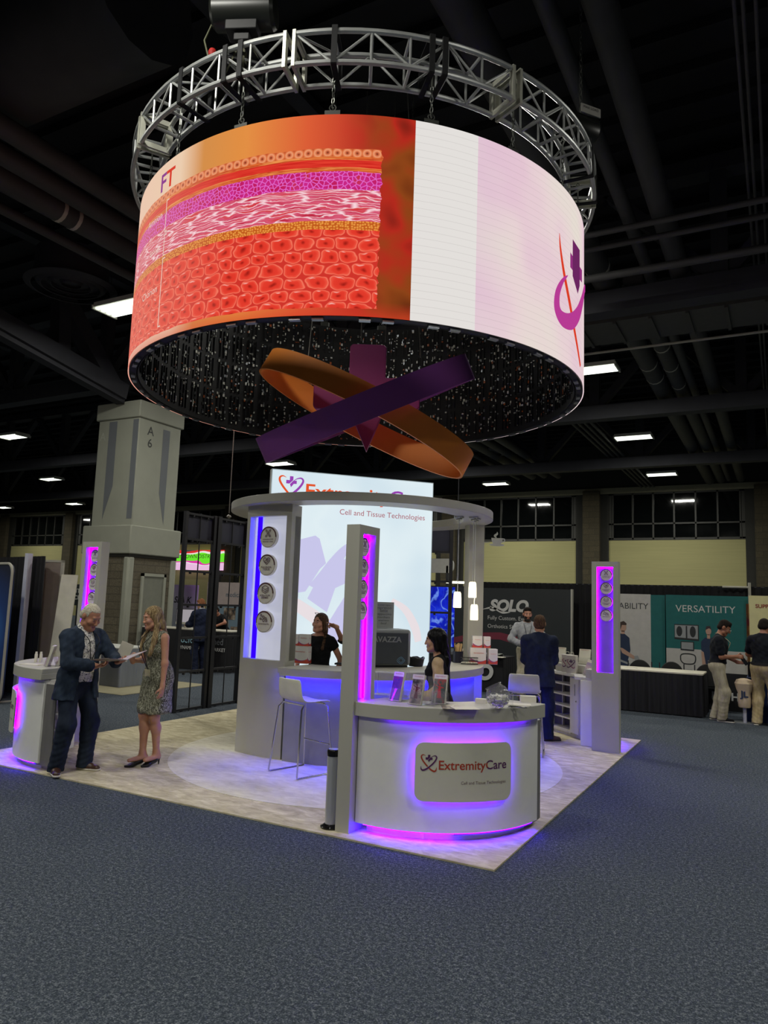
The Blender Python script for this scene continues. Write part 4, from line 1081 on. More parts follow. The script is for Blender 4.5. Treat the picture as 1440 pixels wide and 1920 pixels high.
# ------------------------------------------------------------------ round LED screen
LC = (-2.62, 2.30); LR = 2.63; LZ0, LZ1 = 4.235, 6.085; LH = LZ1 - LZ0
def lcp(th, z, r=LR): a = math.radians(th); return (LC[0] + r * math.cos(a), LC[1] + r * math.sin(a), z)
led = thing('screen_drum', 'huge round hanging LED screen drum showing red tissue layers and a white band', 'screen', (LC[0], LC[1], LZ0))
def led_mat():
    m = bpy.data.materials.new('led_picture'); m.use_nodes = True; nt = NT(m); nt.n.clear()
    ou = nt.node('ShaderNodeOutputMaterial'); em = nt.node('ShaderNodeEmission')
    uvn = nt.node('ShaderNodeUVMap'); sp = nt.node('ShaderNodeSeparateXYZ'); nt.l.new(uvn.outputs[0], sp.inputs[0])
    U, Vv = sp.outputs[0], sp.outputs[1]        # metres: U=0 at the tissue's right end, V up from the bottom rim
    wob = nt.noise(uvn.outputs[0], 3.5, 3)
    dv = nt.math('MULTIPLY', nt.math('SUBTRACT', wob.outputs[0], .5), .035)
    v = nt.math('ADD', Vv, dv)
    gt = lambda a, b: nt.math('GREATER_THAN', a, b)
    def band(lo, hi, x=None):
        x = v if x is None else x
        return nt.math('MULTIPLY', gt(x, lo), nt.math('LESS_THAN', x, hi))
    # backdrop: peach at the far left, orange, then red and brown
    bg = nt.ramp(nt.math('MULTIPLY_ADD', U, 1 / 4.2, .86), [(.10, (240, 205, 180)), (.36, (240, 210, 178)), (.44, (214, 140, 60)), (.56, (232, 146, 70)), (.70, (224, 96, 56)), (.82, (190, 48, 40)), (.90, (120, 52, 30)), (.97, (112, 30, 20)), (1.0, (70, 18, 14))])
    n1 = nt.noise(uvn.outputs[0], 1.6, 2); n2 = nt.noise(nt.coord('UV', loc=(3, 1, 0)), 1.1, 2)
    right = gt(U, -.25)
    blot = nt.ramp(n1.outputs[0], [(.30, (70, 26, 10)), (.45, (150, 74, 24)), (.56, (196, 40, 30)), (.70, (90, 16, 16))])
    bg = nt.mix(nt.math('MULTIPLY', nt.ramp(nt.math('MULTIPLY_ADD', U, 1.4, .75), [(.2, (0, 0, 0)), (.9, (255, 255, 255))]), .75), bg, blot)
    # tissue block
    stretch = nt.coord('UV', scale=(1.0, 1.0, 1))
    cv = nt.voro(nt.coord('UV', scale=(7.2, 8.0, 1)), 1.0, 'F1', .62); ce = nt.voro(nt.coord('UV', scale=(7.2, 8.0, 1)), 1.0, 'DISTANCE_TO_EDGE', .62)
    nz = nt.noise(uvn.outputs[0], 14, 3)
    nA = nt.noise(uvn.outputs[0], 4.5, 2); nB = nt.noise(nt.coord('UV', loc=(7, 2, 0)), 5.5, 2)
    Vc = nt.math('ADD', Vv, nt.math('MULTIPLY', nt.math('SUBTRACT', nB.outputs[0], .5), .10)); Vr = nt.math('DIVIDE', Vc, .118)
    row = nt.math('FLOOR', Vr); wn = nt.node('ShaderNodeTexWhiteNoise', noise_dimensions='1D'); nt.put(wn.inputs['W'], row)
    Ur = nt.math('ADD', nt.math('DIVIDE', nt.math('ADD', U, nt.math('MULTIPLY', nt.math('SUBTRACT', nA.outputs[0], .5), .17)), nt.math('MULTIPLY_ADD', wn.outputs[0], .05, .165)), nt.math('MULTIPLY', wn.outputs[0], 9.0))
    ca = nt.math('SUBTRACT', nt.math('FRACT', Ur), .5); cbb = nt.math('SUBTRACT', nt.math('FRACT', Vr), .5)
    P4 = lambda x: nt.math('POWER', nt.math('ABSOLUTE', x), 3.2)
    sq = nt.math('POWER', nt.math('ADD', P4(ca), P4(cbb)), 1 / 3.2)
    nu = nt.math('SQRT', nt.math('ADD', nt.math('POWER', nt.math('MULTIPLY', ca, 1.2), 2.0), nt.math('POWER', cbb, 2.0)))
    cell = nt.ramp(nt.math('ADD', cv.outputs['Distance'], nt.math('MULTIPLY', nz.outputs[0], .08)), [(.10, (150, 20, 18)), (.22, (214, 46, 32)), (.42, (236, 74, 50)), (.62, (244, 104, 76))])
    cell = nt.mix(nt.ramp(nt.math('ADD', ce.outputs['Distance'], nt.math('MULTIPLY', nt.math('SUBTRACT', nz.outputs[0], .5), .05)), [(.015, (255, 255, 255)), (.06, (0, 0, 0))]), cell, lin((250, 132, 104)))
    cell = nt.mix(nt.math('MULTIPLY', nt.ramp(ce.outputs['Distance'], [(.07, (0, 0, 0)), (.10, (255, 255, 255)), (.14, (0, 0, 0))]), .4), cell, lin((186, 30, 24)))
    hl = nt.voro(nt.coord('UV', scale=(7.2, 8.0, 1), loc=(.26, -.27, 0)), 1.0, 'F1', .62)
    cell = nt.mix(nt.ramp(hl.outputs['Distance'], [(.03, (190, 190, 190)), (.10, (0, 0, 0))]), cell, lin((255, 204, 190)))
    cell = nt.ramp(sq, [(.0, (222, 52, 38)), (.30, (232, 62, 46)), (.40, (240, 84, 64)), (.45, (250, 126, 100)), (.472, (222, 70, 54)), (.5, (212, 54, 44))])
    cell = nt.mix(nt.ramp(nu, [(.04, (230, 230, 230)), (.19, (0, 0, 0))]), cell, lin((150, 26, 20)))
    hg = nt.math('SQRT', nt.math('ADD', nt.math('POWER', nt.math('MULTIPLY', nt.math('ADD', ca, .16), .5), 2.0), nt.math('POWER', nt.math('MULTIPLY', nt.math('SUBTRACT', cbb, .34), 1.6), 2.0)))
    cell = nt.mix(nt.ramp(hg, [(.02, (200, 200, 200)), (.09, (0, 0, 0))]), cell, lin((255, 226, 214)))
    # stringy fibres
    fw = nt.noise(nt.coord('UV', scale=(2.2, 5, 1)), 2.0, 3); warp = nt.math('MULTIPLY', nt.math('SUBTRACT', fw.outputs[0], .5), .16)
    cb = nt.node('ShaderNodeCombineXYZ'); nt.put(cb.inputs[0], nt.math('MULTIPLY', U, 3.2)); nt.put(cb.inputs[1], nt.math('MULTIPLY', nt.math('ADD', Vv, nt.math('MULTIPLY', warp, .6)), 36))
    fe = nt.voro(cb.outputs[0], 1.0, 'DISTANCE_TO_EDGE', 1.0); fc = nt.noise(cb.outputs[0], .9, 2)
    fib = nt.ramp(fc.outputs[0], [(.3, (196, 44, 70)), (.5, (220, 92, 122)), (.7, (214, 60, 60))])
    fib = nt.mix(nt.ramp(fe.outputs['Distance'], [(.02, (255, 255, 255)), (.13, (0, 0, 0))]), fib, lin((252, 216, 222)))
    # foam
    fo = nt.voro(nt.coord('UV', scale=(24, 26, 1)), 1.0, 'DISTANCE_TO_EDGE', .9); fo2 = nt.noise(uvn.outputs[0], 8, 2)
    foam = nt.ramp(fo2.outputs[0], [(.35, (196, 30, 90)), (.55, (206, 40, 140)), (.7, (200, 50, 60))])
    foam = nt.mix(nt.ramp(fo.outputs['Distance'], [(.03, (255, 255, 255)), (.14, (0, 0, 0))]), foam, lin((232, 112, 214)))
    dots = nt.ramp(nt.voro(nt.coord('UV', scale=(40, 44, 1)), 1.0, 'F1', .6).outputs['Distance'], [(.2, (240, 160, 70)), (.5, (196, 92, 30))])
    # bead row
    bv = nt.math('SUBTRACT', v, 1.485); bu = nt.math('SUBTRACT', nt.math('FRACT', nt.math('MULTIPLY', U, 11.5)), .5)
    bd = nt.math('SQRT', nt.math('ADD', nt.math('POWER', nt.math('MULTIPLY', bu, .087), 2.0), nt.math('POWER', nt.math('MULTIPLY', bv, 1.0), 2.0)))
    bead = nt.ramp(nt.math('MULTIPLY', bd, 10), [(.05, (140, 60, 36)), (.16, (214, 110, 70)), (.30, (240, 160, 116)), (.42, (226, 120, 70)), (.5, (200, 90, 50))])
    col = nt.mix(nt.ramp(Vv, [(.0, (200, 200, 200)), (.14, (0, 0, 0))]), bg, lin((216, 58, 40)))
    tis = nt.math('LESS_THAN', nt.math('ADD', U, nt.math('MULTIPLY', nt.math('SUBTRACT', nt.noise(nt.coord('UV', scale=(1, 9, 1)), 1.5, 3).outputs[0], .5), .08)), 0.0)
    inb = lambda lo, hi: nt.math('MULTIPLY', band(lo, hi), tis)
    col = nt.mix(inb(.07, .79), col, cell)
    col = nt.mix(inb(.775, .86), col, dots)
    col = nt.mix(inb(.855, 1.15), col, fib)
    col = nt.mix(inb(1.145, 1.315), col, foam)
    str_ = nt.ramp(nt.noise(nt.coord('UV', scale=(2, 60, 1)), 1.5, 2, .5, 1.0).outputs[0], [(.4, (226, 110, 50)), (.5, (190, 60, 30)), (.6, (240, 150, 80))])
    col = nt.mix(inb(1.31, 1.355), col, str_)
    redb = nt.ramp(nt.noise(nt.coord('UV', scale=(1.5, 40, 1)), 2, 2).outputs[0], [(.35, (206, 36, 30)), (.65, (234, 66, 50))])
    col = nt.mix(inb(1.35, 1.425), col, redb)
    col = nt.mix(inb(1.42, 1.455), col, str_)
    col = nt.mix(inb(1.45, 1.525), col, bead)
    # paler towards the far left
    col = nt.mix(nt.ramp(nt.math('MULTIPLY_ADD', U, -.34, 0.0), [(.45, (0, 0, 0)), (.95, (130, 130, 130))]), col, lin((244, 200, 180)))
    # white band, then pale lilac part
    lil = nt.ramp(nt.noise(uvn.outputs[0], .9, 2).outputs[0], [(.35, (232, 200, 214)), (.5, (236, 214, 216)), (.68, (234, 224, 214))])
    lil = nt.mix(nt.ramp(nt.math('MULTIPLY_ADD', U, 1.0, -.92), [(.0, (130, 130, 130)), (.45, (0, 0, 0))]), lil, lin((214, 178, 214)))
    col = nt.mix(gt(U, .292), col, lin((232, 228, 224)))
    col = nt.mix(gt(U, .905), col, lil)
    # faint seams between module rows
    fr = nt.math('FRACT', nt.math('MULTIPLY', Vv, 14.6)); ln = nt.math('MULTIPLY', nt.math('LESS_THAN', fr, .06), gt(U, .292))
    col = nt.mix(nt.math('MULTIPLY', ln, .22), col, lin((120, 110, 110)))
    nt.put(em.inputs[0], col); em.inputs[1].default_value = .95; nt.l.new(em.outputs[0], ou.inputs[0]); return m
M_LED = led_mat()
n = 160; vs = []; uv = []
for k in range(n + 1):
    th = -236 + 360 * k / n; a = math.radians(th)
    for z in (0, LH): vs.append((LR * math.cos(a), LR * math.sin(a), z)); uv.append((math.radians(th + 56.4) * LR, z))
scr = raw('screen', vs, [(2 * k, 2 * k + 2, 2 * k + 3, 2 * k + 1) for k in range(n)], M_LED, led)
ul = scr.data.uv_layers.new(name='UVMap')
for lp in scr.data.loops: ul.data[lp.index].uv = uv[lp.vertex_index]
M_BLK = mat('black_plastic', (16, 16, 18), .6); M_INK2 = mat('drum_black', (7, 7, 8), .7)
MB().ring((0, 0), LR - .10, LR - .012, .0, .03, 160).ring((0, 0), LR - .10, LR - .012, LH - .03, LH, 160).ring((0, 0), LR - .11, LR - .09, .0, LH, 160).build('frame', M_INK2, led, True)
# electronics on the inner face: small parts on every module
rg = random.Random(3); mb = MB()
for i in range(64):
    for j in range(4):
        a0 = 2 * PI * i / 64
        for q in range(22):
            a = a0 + rg.choice((.012, .03, .045, .06, .075)) + rg.uniform(-.004, .004); z = .05 + .45 * j + rg.uniform(.02, .42); rr = LR - .115
            s_ = rg.choice((.006, .009, .014)); h = rg.choice((.008, .02, .035))
            c, s2 = math.cos(a), math.sin(a)
            mb.box((rr * c, rr * s2, z), (.015, s_ * 2, h), a, rg.choice((0, 0, 0, 0, 1, 2, 2, 3)))
        for q in range(3):
            a = a0 + .02 + .025 * q; mb.box(((LR - .118) * math.cos(a), (LR - .118) * math.sin(a), .05 + .45 * j + .22), (.02, .004, .40), a, 3)
o = mb.build('circuit_parts', [mat('white_plug', (226, 226, 214), .3), mat('orange_plug', (190, 100, 50), .4), mat('steel_clip', (150, 155, 160), .3, .6), mat('dark_board', (20, 22, 26), .5)], led); o['kind'] = 'stuff'
rb = MB()
for i in range(80):
    if i % 3 == 0: continue
    a = 2 * PI * i / 80; rb.box(((LR - .055) * math.cos(a), (LR - .055) * math.sin(a), -.012), (.04, .10, .022), a, 0)
o = rb.build('rim_clips', mat('steel_clip', (150, 155, 160), .3, .6), led); o['kind'] = 'stuff'
# picture lettering and logo on the screen
lf = lambda x, y: tuple(np.array(lcp(x * 180 / PI / LR, y, LR + .008)) - np.array((LC[0], LC[1], LZ0)))
th0 = lambda th: math.radians(th) * LR
letters('lettering', 'FT', [emit('led_violet', (150, 70, 150), .9), emit('led_red', (220, 66, 50), .95)], led, lf, height=.19, align='LEFT', bold=.02, at=(th0(-109.8), 5.79), split=th0(-107.4))
M_LT = emit('led_pale_text', (240, 214, 200), .9)
for s_, z in (('Amnion', 5.50), ('Spongy', 5.17), ('Chorion', 4.74)):
    letters('lettering', s_, M_LT, led, lf, height=.075, align='RIGHT', at=(th0(-108.2), z))
mb = MB()
for z0, z1 in ((5.32, 5.66), (5.08, 5.30), (4.36, 5.06)):
    for (xa, za, xb, zb) in ((0, z0, .012, z1), (0, z0, .05, z0 + .012), (0, z1 - .012, .05, z1)): mb.quad(*[lf(th0(-106.6) + x, z) for x, z in ((xa, za), (xb, za), (xb, zb), (xa, zb))])
mb.build('bracket_lines', M_LT, led)
def led_rib(pts, ws, m_, nm, d=0):
    v_, f_ = ribbon([(th0(a_), z_) for a_, z_ in pts], ws); MB().add([lf(x, y) for x, y in v_], f_).build(nm, m_, led)
led_rib([(-11.8, 5.54), (-11.2, 5.38), (-9.4, 5.16), (-6.4, 4.92), (-2.5, 4.64), (2.5, 4.36)], [.008, .04, .06, .07, .07, .06], emit('led_logo_red', (222, 62, 36), .95), 'logo_stroke')
lf0 = lf; lf = lambda x, y: tuple(np.array(lcp(x * 180 / PI / LR, y, LR + .012)) - np.array((LC[0], LC[1], LZ0)))
led_rib([(-7.6, 5.17), (-10.4, 5.06), (-12.6, 4.90), (-12.7, 4.74), (-10.2, 4.67), (-5.5, 4.72), (-.5, 4.88), (4, 5.10), (9, 5.34), (14, 5.42)], [.008, .05, .09, .13, .16, .17, .15, .12, .09, .05], emit('led_logo_magenta', (186, 60, 150), .95), 'logo_stroke')
MB().add([lf(th0(a_), z_) for a_, z_ in ((-4.6, 5.62), (1.2, 5.62), (1.2, 5.22), (-.6, 5.10), (-4.6, 5.22))], [(0, 1, 2, 3, 4)]).build('logo_cross', emit('led_logo_plum', (112, 40, 100), .9), led)
lf = lambda x, y: tuple(np.array(lcp(x * 180 / PI / LR, y, LR + .016)) - np.array((LC[0], LC[1], LZ0)))
MB().add([lf(th0(a_), z_) for a_, z_ in ((-6.4, 5.44), (3.4, 5.44), (3.4, 5.30), (-6.4, 5.28))], [(0, 1, 2, 3)]).build('logo_cross', emit('led_logo_plum2', (150, 52, 130), .9), led)

# ------------------------------------------------------------------ truss ring above the screen
M_ALU = mat('aluminium', (196, 198, 196), .38, .55, var=.12, scale=6)
M_STRAP = mat('black_strap', (22, 22, 24), .8)
tz0, tz1 = 6.50, 6.80; tro, tri = 2.74, 2.45
tr = thing('truss_ring', 'circular aluminium box truss carrying the round screen', 'truss', (LC[0], LC[1], 0))
tp = lambda th, r, z: (r * math.cos(math.radians(th)), r * math.sin(math.radians(th)), z)
NS = 8; off = -74.5
for sgi in range(NS):
    a0 = off + 45 * sgi; a1 = a0 + 45; d = .9
    pts = [a0 + d + (45 - 2 * d) * k / 14 for k in range(15)]
    first = None
    seg = MB()
    seg.tube([tp(a, tro, tz0) for a in pts], .025, 10); first = seg.build('truss_segment', M_ALU, tr, True)
    for (r_, z_) in ((tro, tz1), (tri, tz0), (tri, tz1)): MB().tube([tp(a, r_, z_) for a in pts], .025, 10).build('chord', M_ALU, first, True)
    lc = MB(); nb = 6
    for k in range(nb):
        b0 = a0 + d + (45 - 2 * d) * k / nb; b1 = a0 + d + (45 - 2 * d) * (k + 1) / nb; bm_ = (b0 + b1) / 2
        lo, hi = (tz0, tz1) if k % 2 == 0 else (tz1, tz0)
        lc.tube([tp(b0, tro, hi), tp(b1, tro, lo)], .0115, 6); lc.tube([tp(b0, tri, hi), tp(b1, tri, lo)], .0115, 6)
        lc.tube([tp(b1, tro, tz0), tp(b1, tro, tz1)], .0115, 6); lc.tube([tp(b1, tri, tz0), tp(b1, tri, tz1)], .0115, 6)
        lc.tube([tp(b1, tro, tz0), tp(b1, tri, tz0)], .016, 6); lc.tube([tp(b1, tro, tz1), tp(b1, tri, tz1)], .016, 6)
        if k % 2 == 0: lc.tube([tp(b0, tro, tz1), tp(b1, tri, tz1)], .0115, 6)
    lc.build('lacing', M_ALU, first, True)
    for a in (a0 + d, a1 - d):
        e = MB(); c = tp(a, (tro + tri) / 2, (tz0 + tz1) / 2); t_ = math.radians(a)
        for (dr, dz, sx, sz) in ((.145, 0, .055, .35), (-.145, 0, .055, .35), (0, .15, .34, .055), (0, -.15, .34, .055)):
            rr = (tro + tri) / 2 + dr; e.box((rr * math.cos(t_), rr * math.sin(t_), (tz0 + tz1) / 2 + dz), (sx, .03, sz), t_)
        e.build('end_plate', mat('bare_plate', (206, 206, 190), .45, .3), first)
# hangers between truss and screen
for i in range(18):
    th = -66.5 + 20 * i
    x, y, _ = lcp(th, 0, 2.56)
    seen_ = i in (16, 17, 0, 1, 2, 3, 15)
    h = thing('chain_hanger', 'steel hook chain holding the screen drum below the truss ring', 'chain', (x, y, LZ1), 0, 'hook chains under the truss ring')
    q = MB()
    for j in range(6):
        z = .13 + .05 * j; ax = (1, 0) if j % 2 else (0, 1)
        q.tube([(ax[0] * .014 * math.cos(u), ax[1] * .014 * math.cos(u), z + .03 * math.sin(u)) for u in np.linspace(0, 2 * PI, 10, endpoint=False)], .005, 5, closed=True)
    q.tube([(0, 0, .40), (0, 0, .56), (.02, 0, .60), (.0, 0, .63), (-.02, 0, .60)], .009, 6)
    q.build('chain', mat('chain_steel', (120, 122, 116), .45, .7), h, True)
    b = MB(); a = math.radians(th); b.prism([(-.07, -.025), (.07, -.025), (.05, .025), (-.05, .025)], -.02, .08, 0, lambda px, py, pz: (px * -math.sin(a) - py * math.cos(a) * .5, px * math.cos(a) - py * math.sin(a) * .5, pz))
    b.tube([(.03 * math.cos(u) * -math.sin(a), .03 * math.cos(u) * math.cos(a), .11 + .03 * math.sin(u)) for u in np.linspace(0, 2 * PI, 12, endpoint=False)], .006, 5, closed=True)
    b.build('bracket', mat('dark_bracket', (52, 54, 48), .6), h)
# chain motors
def motor(lb, th, z, ln, rz, r0=.16, label_plate=True):
    x, y, _ = lcp(th, 0, 2.62)
    t = thing('chain_hoist', lb, 'hoist', (x, y, z), rz)
    MB().lathe([(0, -ln / 2), (r0 * .8, -ln / 2), (r0, -ln / 2 + .03), (r0, ln / 2 - .03), (r0 * .86, ln / 2), (r0 * .5, ln / 2 + .012), (0, ln / 2 + .012)], n=28, R=Matrix.Rotation(PI / 2, 3, 'Y')).build('motor_body', mat('hoist_black', (28, 30, 26), .35), t, True)
    MB().box((0, 0, -r0 - .02), (ln * .5, r0 * 1.1, .1)).box((0, 0, -r0 - .10), (ln * .25, .1, .1)).build('chain_box', M_BLK, t, False, .01)
    if label_plate: MB().box((-ln * .1, -r0 * .86, .09), (.07, .012, .09)).box((ln * .06, -r0 * .82, .11), (.08, .012, .10)).build('paper_label', mat('label_paper', (200, 198, 160), .6), t)
    c = MB(); top_ = 10.3 - z
    nlk = int(top_ / .07)
    for j in range(nlk):
        zz = r0 + .03 + j * .07; ax = (1, 0) if j % 2 else (0, 1)
        c.tube([(ax[0] * .016 * math.cos(u), ax[1] * .016 * math.cos(u), zz + .042 * math.sin(u)) for u in np.linspace(0, 2 * PI, 8, endpoint=False)], .006, 4, closed=True)
    c.build('chain', mat('chain_steel', (120, 122, 116), .45, .7), t, True)
    return t
h1 = motor('black chain hoist with paper labels above the left part of the truss ring', -86.5, 7.25, .60, .42)
h2 = motor('black chain hoist with a printed load plate above the right side of the truss ring', 5.0, 7.12, .34, .9, .15, False)
MB().box((0, -.17, .12), (.26, .012, .10), .0).build('load_plate', mat('load_plate', (190, 186, 178), .6), h2)
letters('plate_text', 'MAX LOAD', M_BLK, h2, lambda x, y: (x, -.178, .125 + y), width=.2)
h3 = motor('black chain hoist above the far back of the truss ring', 105, 7.2, .45, .4, .15, False)
# straps slinging the truss
for th in (-88, -84.5, -66, -48, -45.5, 14, 2.5, -100):
    s_ = MB()
    for (ra, za, rb_, zb_) in ((tro + .03, tz1 + .03, tro + .03, tz0 - .03), (tro + .03, tz0 - .03, tri - .03, tz0 - .03), (tri - .03, tz0 - .03, tri - .03, tz1 + .03), (tri - .03, tz1 + .03, tro + .03, tz1 + .03)):
        s_.bar(tp(th, ra, za), tp(th, rb_, zb_), .05, .012, up=tp(th, 1, 0) if ra == rb_ else (0, 0, 1))
    o = s_.build('strap', M_STRAP, tr)
sl = MB()
for q in (-1, 1): sl.bar(lcp(-86.5 + 2.2 * q, tz0 - .02, tro + .02), lcp(-86.3, 7.02, 2.62), .05, .014); sl.bar(lcp(-86.5 + 2.2 * q, tz1, tri), lcp(-86.3, 7.02, 2.62), .05, .014)
tag(sl.build('lifting_sling', mat('khaki_strap', (84, 84, 66), .8)), 'khaki lifting sling around the truss below the labelled hoist', 'sling')
sl = MB(); sl.tube([lcp(-93, tz1 + .02, 2.73), lcp(-94, 7.0, 2.75), lcp(-92.5, 7.25, 2.7), lcp(-89, 7.2, 2.66), lcp(-87, 7.1, 2.62)], .010, 6)
tag(sl.build('signal_cable', mat('cable_olive', (70, 72, 40), .6), None, True), 'thin looped cable beside the labelled hoist', 'cable')
MB().lathe([(0, .04), (.03, .03), (.04, 0), (.03, -.03), (0, -.04)], lcp(-92, tz1 + .05, 2.73), 12).build('red_cap', mat('red_cap', (170, 40, 36), .4), None, True); tag(bpy.data.objects['red_cap'], 'small red cap on the top tube of the truss by the hoist', 'cap')

# ------------------------------------------------------------------ hanging logo: cross and two hoops
M_OR = mat('orange_fabric', (248, 146, 56), .6, var=.05, scale=2); M_PU = mat('purple_fabric', (138, 70, 150), .6, var=.06, scale=2); M_PU2 = mat('plum_fabric', (150, 50, 118), .6, var=.05, scale=2)
def hoop(name, lb, ctr, e1, e2, a, b, h, m_, group=None):
    e1 = unit(e1); e2 = np.asarray(e2, float); e2 = unit(e2 - e1 * np.dot(e1, e2)); e3 = np.cross(e1, e2); e3 = e3 if e3[2] > 0 else -e3
    mb = MB(); n = 96; vs = []
    for k in range(n):
        u = 2 * PI * k / n
        for (s_, zz) in ((1, -.5), (1, .5), (.972, .5), (.972, -.5)):
            p = e1 * (a + (s_ - 1) * .9) * math.cos(u) * 1 + e2 * (b + (s_ - 1) * .9) * math.sin(u) + e3 * h * zz
            vs.append(p)
    fs = []
    for k in range(n):
        b0 = 4 * k; c = 4 * ((k + 1) % n)
        for i in range(4): fs.append((b0 + i, c + i, c + (i + 1) % 4, b0 + (i + 1) % 4))
    mb.add(vs, fs); o = mb.build(name, m_, None, True); o.location = ctr; return tag(o, lb, 'hanging sign')
right = V(*_r); fwd = unit(V(_f[0], _f[1], 0)); Z = V(0, 0, 1); rh = unit(V(_r[0], _r[1], 0))
oc = V(-2.47, 2.24, 4.06)
OR_ = hoop('orange_hoop', 'orange fabric hoop of the hanging logo, sloping down to the right', tuple(oc + V(0, 0, -.02)), rh * math.cos(math.radians(26)) - Z * math.sin(math.radians(26)), fwd * 1.0 - Z * .16, 1.36, .52, .30, M_OR)
PU_ = hoop('purple_hoop', 'purple fabric hoop of the hanging logo, rising to the right', tuple(oc + V(0, 0, .04)), rh * math.cos(math.radians(24.5)) + Z * math.sin(math.radians(24.5)), fwd * 1.0 + Z * .235, 1.34, .72, .31, M_PU)
cr = [(-.19, .88), (.19, .88), (.22, .85), (.22, .47), (.60, .47), (.64, .43), (.64, .12), (.60, .08), (.22, .08), (.02, -.44), (-.2, .06), (-.60, .06), (-.64, .10), (-.64, .43), (-.60, .47), (-.22, .47), (-.22, .85)]
mb = MB(); nn = fwd
mb.prism([(x, z) for x, z in cr], -.05, .05, 0, lambda x, z, d: tuple(rh * x + Z * z + nn * d))
o = mb.build('hanging_cross', M_PU2, None, False, .012); o.location = tuple(oc + V(0, 0, -.02) + nn * .12); tag(o, 'plum cross with pointed lower end in the middle of the hanging logo', 'hanging sign')
cab = mat('steel_cable', (120, 118, 112), .4, .6)
for i, (p, q, lb) in enumerate((((-2.55, 2.2, 4.93), (-2.6, 2.2, 8.2), 'thin cable holding the plum cross at its upper left'), ((-2.30, 2.35, 4.93), (-2.3, 2.4, 8.2), 'thin cable holding the plum cross at its upper right'), ((-3.0, 1.75, 4.55), (-2.85, 1.9, 8.2), 'thin cable at the left of the orange hoop'), ((-1.75, 2.2, 4.62), (-2.0, 2.1, 8.2), 'slanting thin cable down to the right half of the purple hoop'))):
    tag(MB().cyl(p, q, .006, 6).build('steel_cable', cab), lb, 'cable')
tag(MB().cyl((-6.3, 4.4, 3.22), (-6.3, 4.4, 10.4), .008, 6).lathe([(.0, -.04), (.03, -.02), (.045, .0), (.03, .02), (0, .04)], (-6.3, 4.4, 3.16), 10).build('hanging_cable', cab), 'long thin cable with a clutch hanging over the black grid frame', 'cable')
# ------------------------------------------------------------------ small things on the counters
def acrylic():
    if 'acrylic' in MATS: return MATS['acrylic']
    m = bpy.data.materials.new('acrylic'); m.use_nodes = True; nt = NT(m); nt.n.clear()
    ou = nt.node('ShaderNodeOutputMaterial'); tr_ = nt.node('ShaderNodeBsdfTransparent'); gl = nt.node('ShaderNodeBsdfGlossy'); gl.inputs['Roughness'].default_value = .05
    df = nt.node('ShaderNodeBsdfDiffuse'); df.inputs[0].default_value = (.8, .8, .82, 1)
    lw = nt.node('ShaderNodeLayerWeight'); lw.inputs[0].default_value = .5; fz = nt.node('ShaderNodeMath', operation='POWER'); nt.l.new(lw.outputs['Facing'], fz.inputs[0]); fz.inputs[1].default_value = 4.0
    m1 = nt.node('ShaderNodeMixShader'); m2 = nt.node('ShaderNodeMixShader')
    nz = nt.noise(nt.coord('Object'), 5); nt.put(m1.inputs[0], nt.math('MULTIPLY_ADD', nz.outputs[0], .03, .035)); nt.l.new(tr_.outputs[0], m1.inputs[1]); nt.l.new(df.outputs[0], m1.inputs[2])
    nt.put(m2.inputs[0], nt.math('MULTIPLY_ADD', fz.outputs[0], .55, .03)); nt.l.new(m1.outputs[0], m2.inputs[1]); nt.l.new(gl.outputs[0], m2.inputs[2]); nt.l.new(m2.outputs[0], ou.inputs[0]); MATS['acrylic'] = m; return m
M_ACR = acrylic(); M_PAPER = mat('paper', (222, 218, 200), .6); M_BLACK = mat('matte_black', (20, 20, 22), .7)
def picture_mat(name, stops, scale=6, seed=0):
    m, nt, b = new_mat(name); n = nt.noise(nt.coord('Object', loc=(seed, 0, 0)), scale, 4, .6)
    nt.put(b.inputs['Base Color'], nt.ramp(n.outputs[0], stops)); b.inputs['Roughness'].default_value = .35; return m
P1 = picture_mat('leaflet_photo_dark', [(.35, (24, 30, 36)), (.5, (52, 64, 70)), (.62, (110, 40, 44)), (.7, (70, 84, 92))], 18)
P2 = picture_mat('leaflet_photo_warm', [(.35, (40, 34, 34)), (.5, (120, 112, 104)), (.62, (170, 150, 140)), (.7, (96, 34, 36))], 16, 4)
P3 = picture_mat('leaflet_photo_red', [(.35, (28, 40, 36)), (.5, (70, 84, 70)), (.6, (160, 50, 48)), (.7, (120, 110, 100))], 18, 9)
CT = 1.027
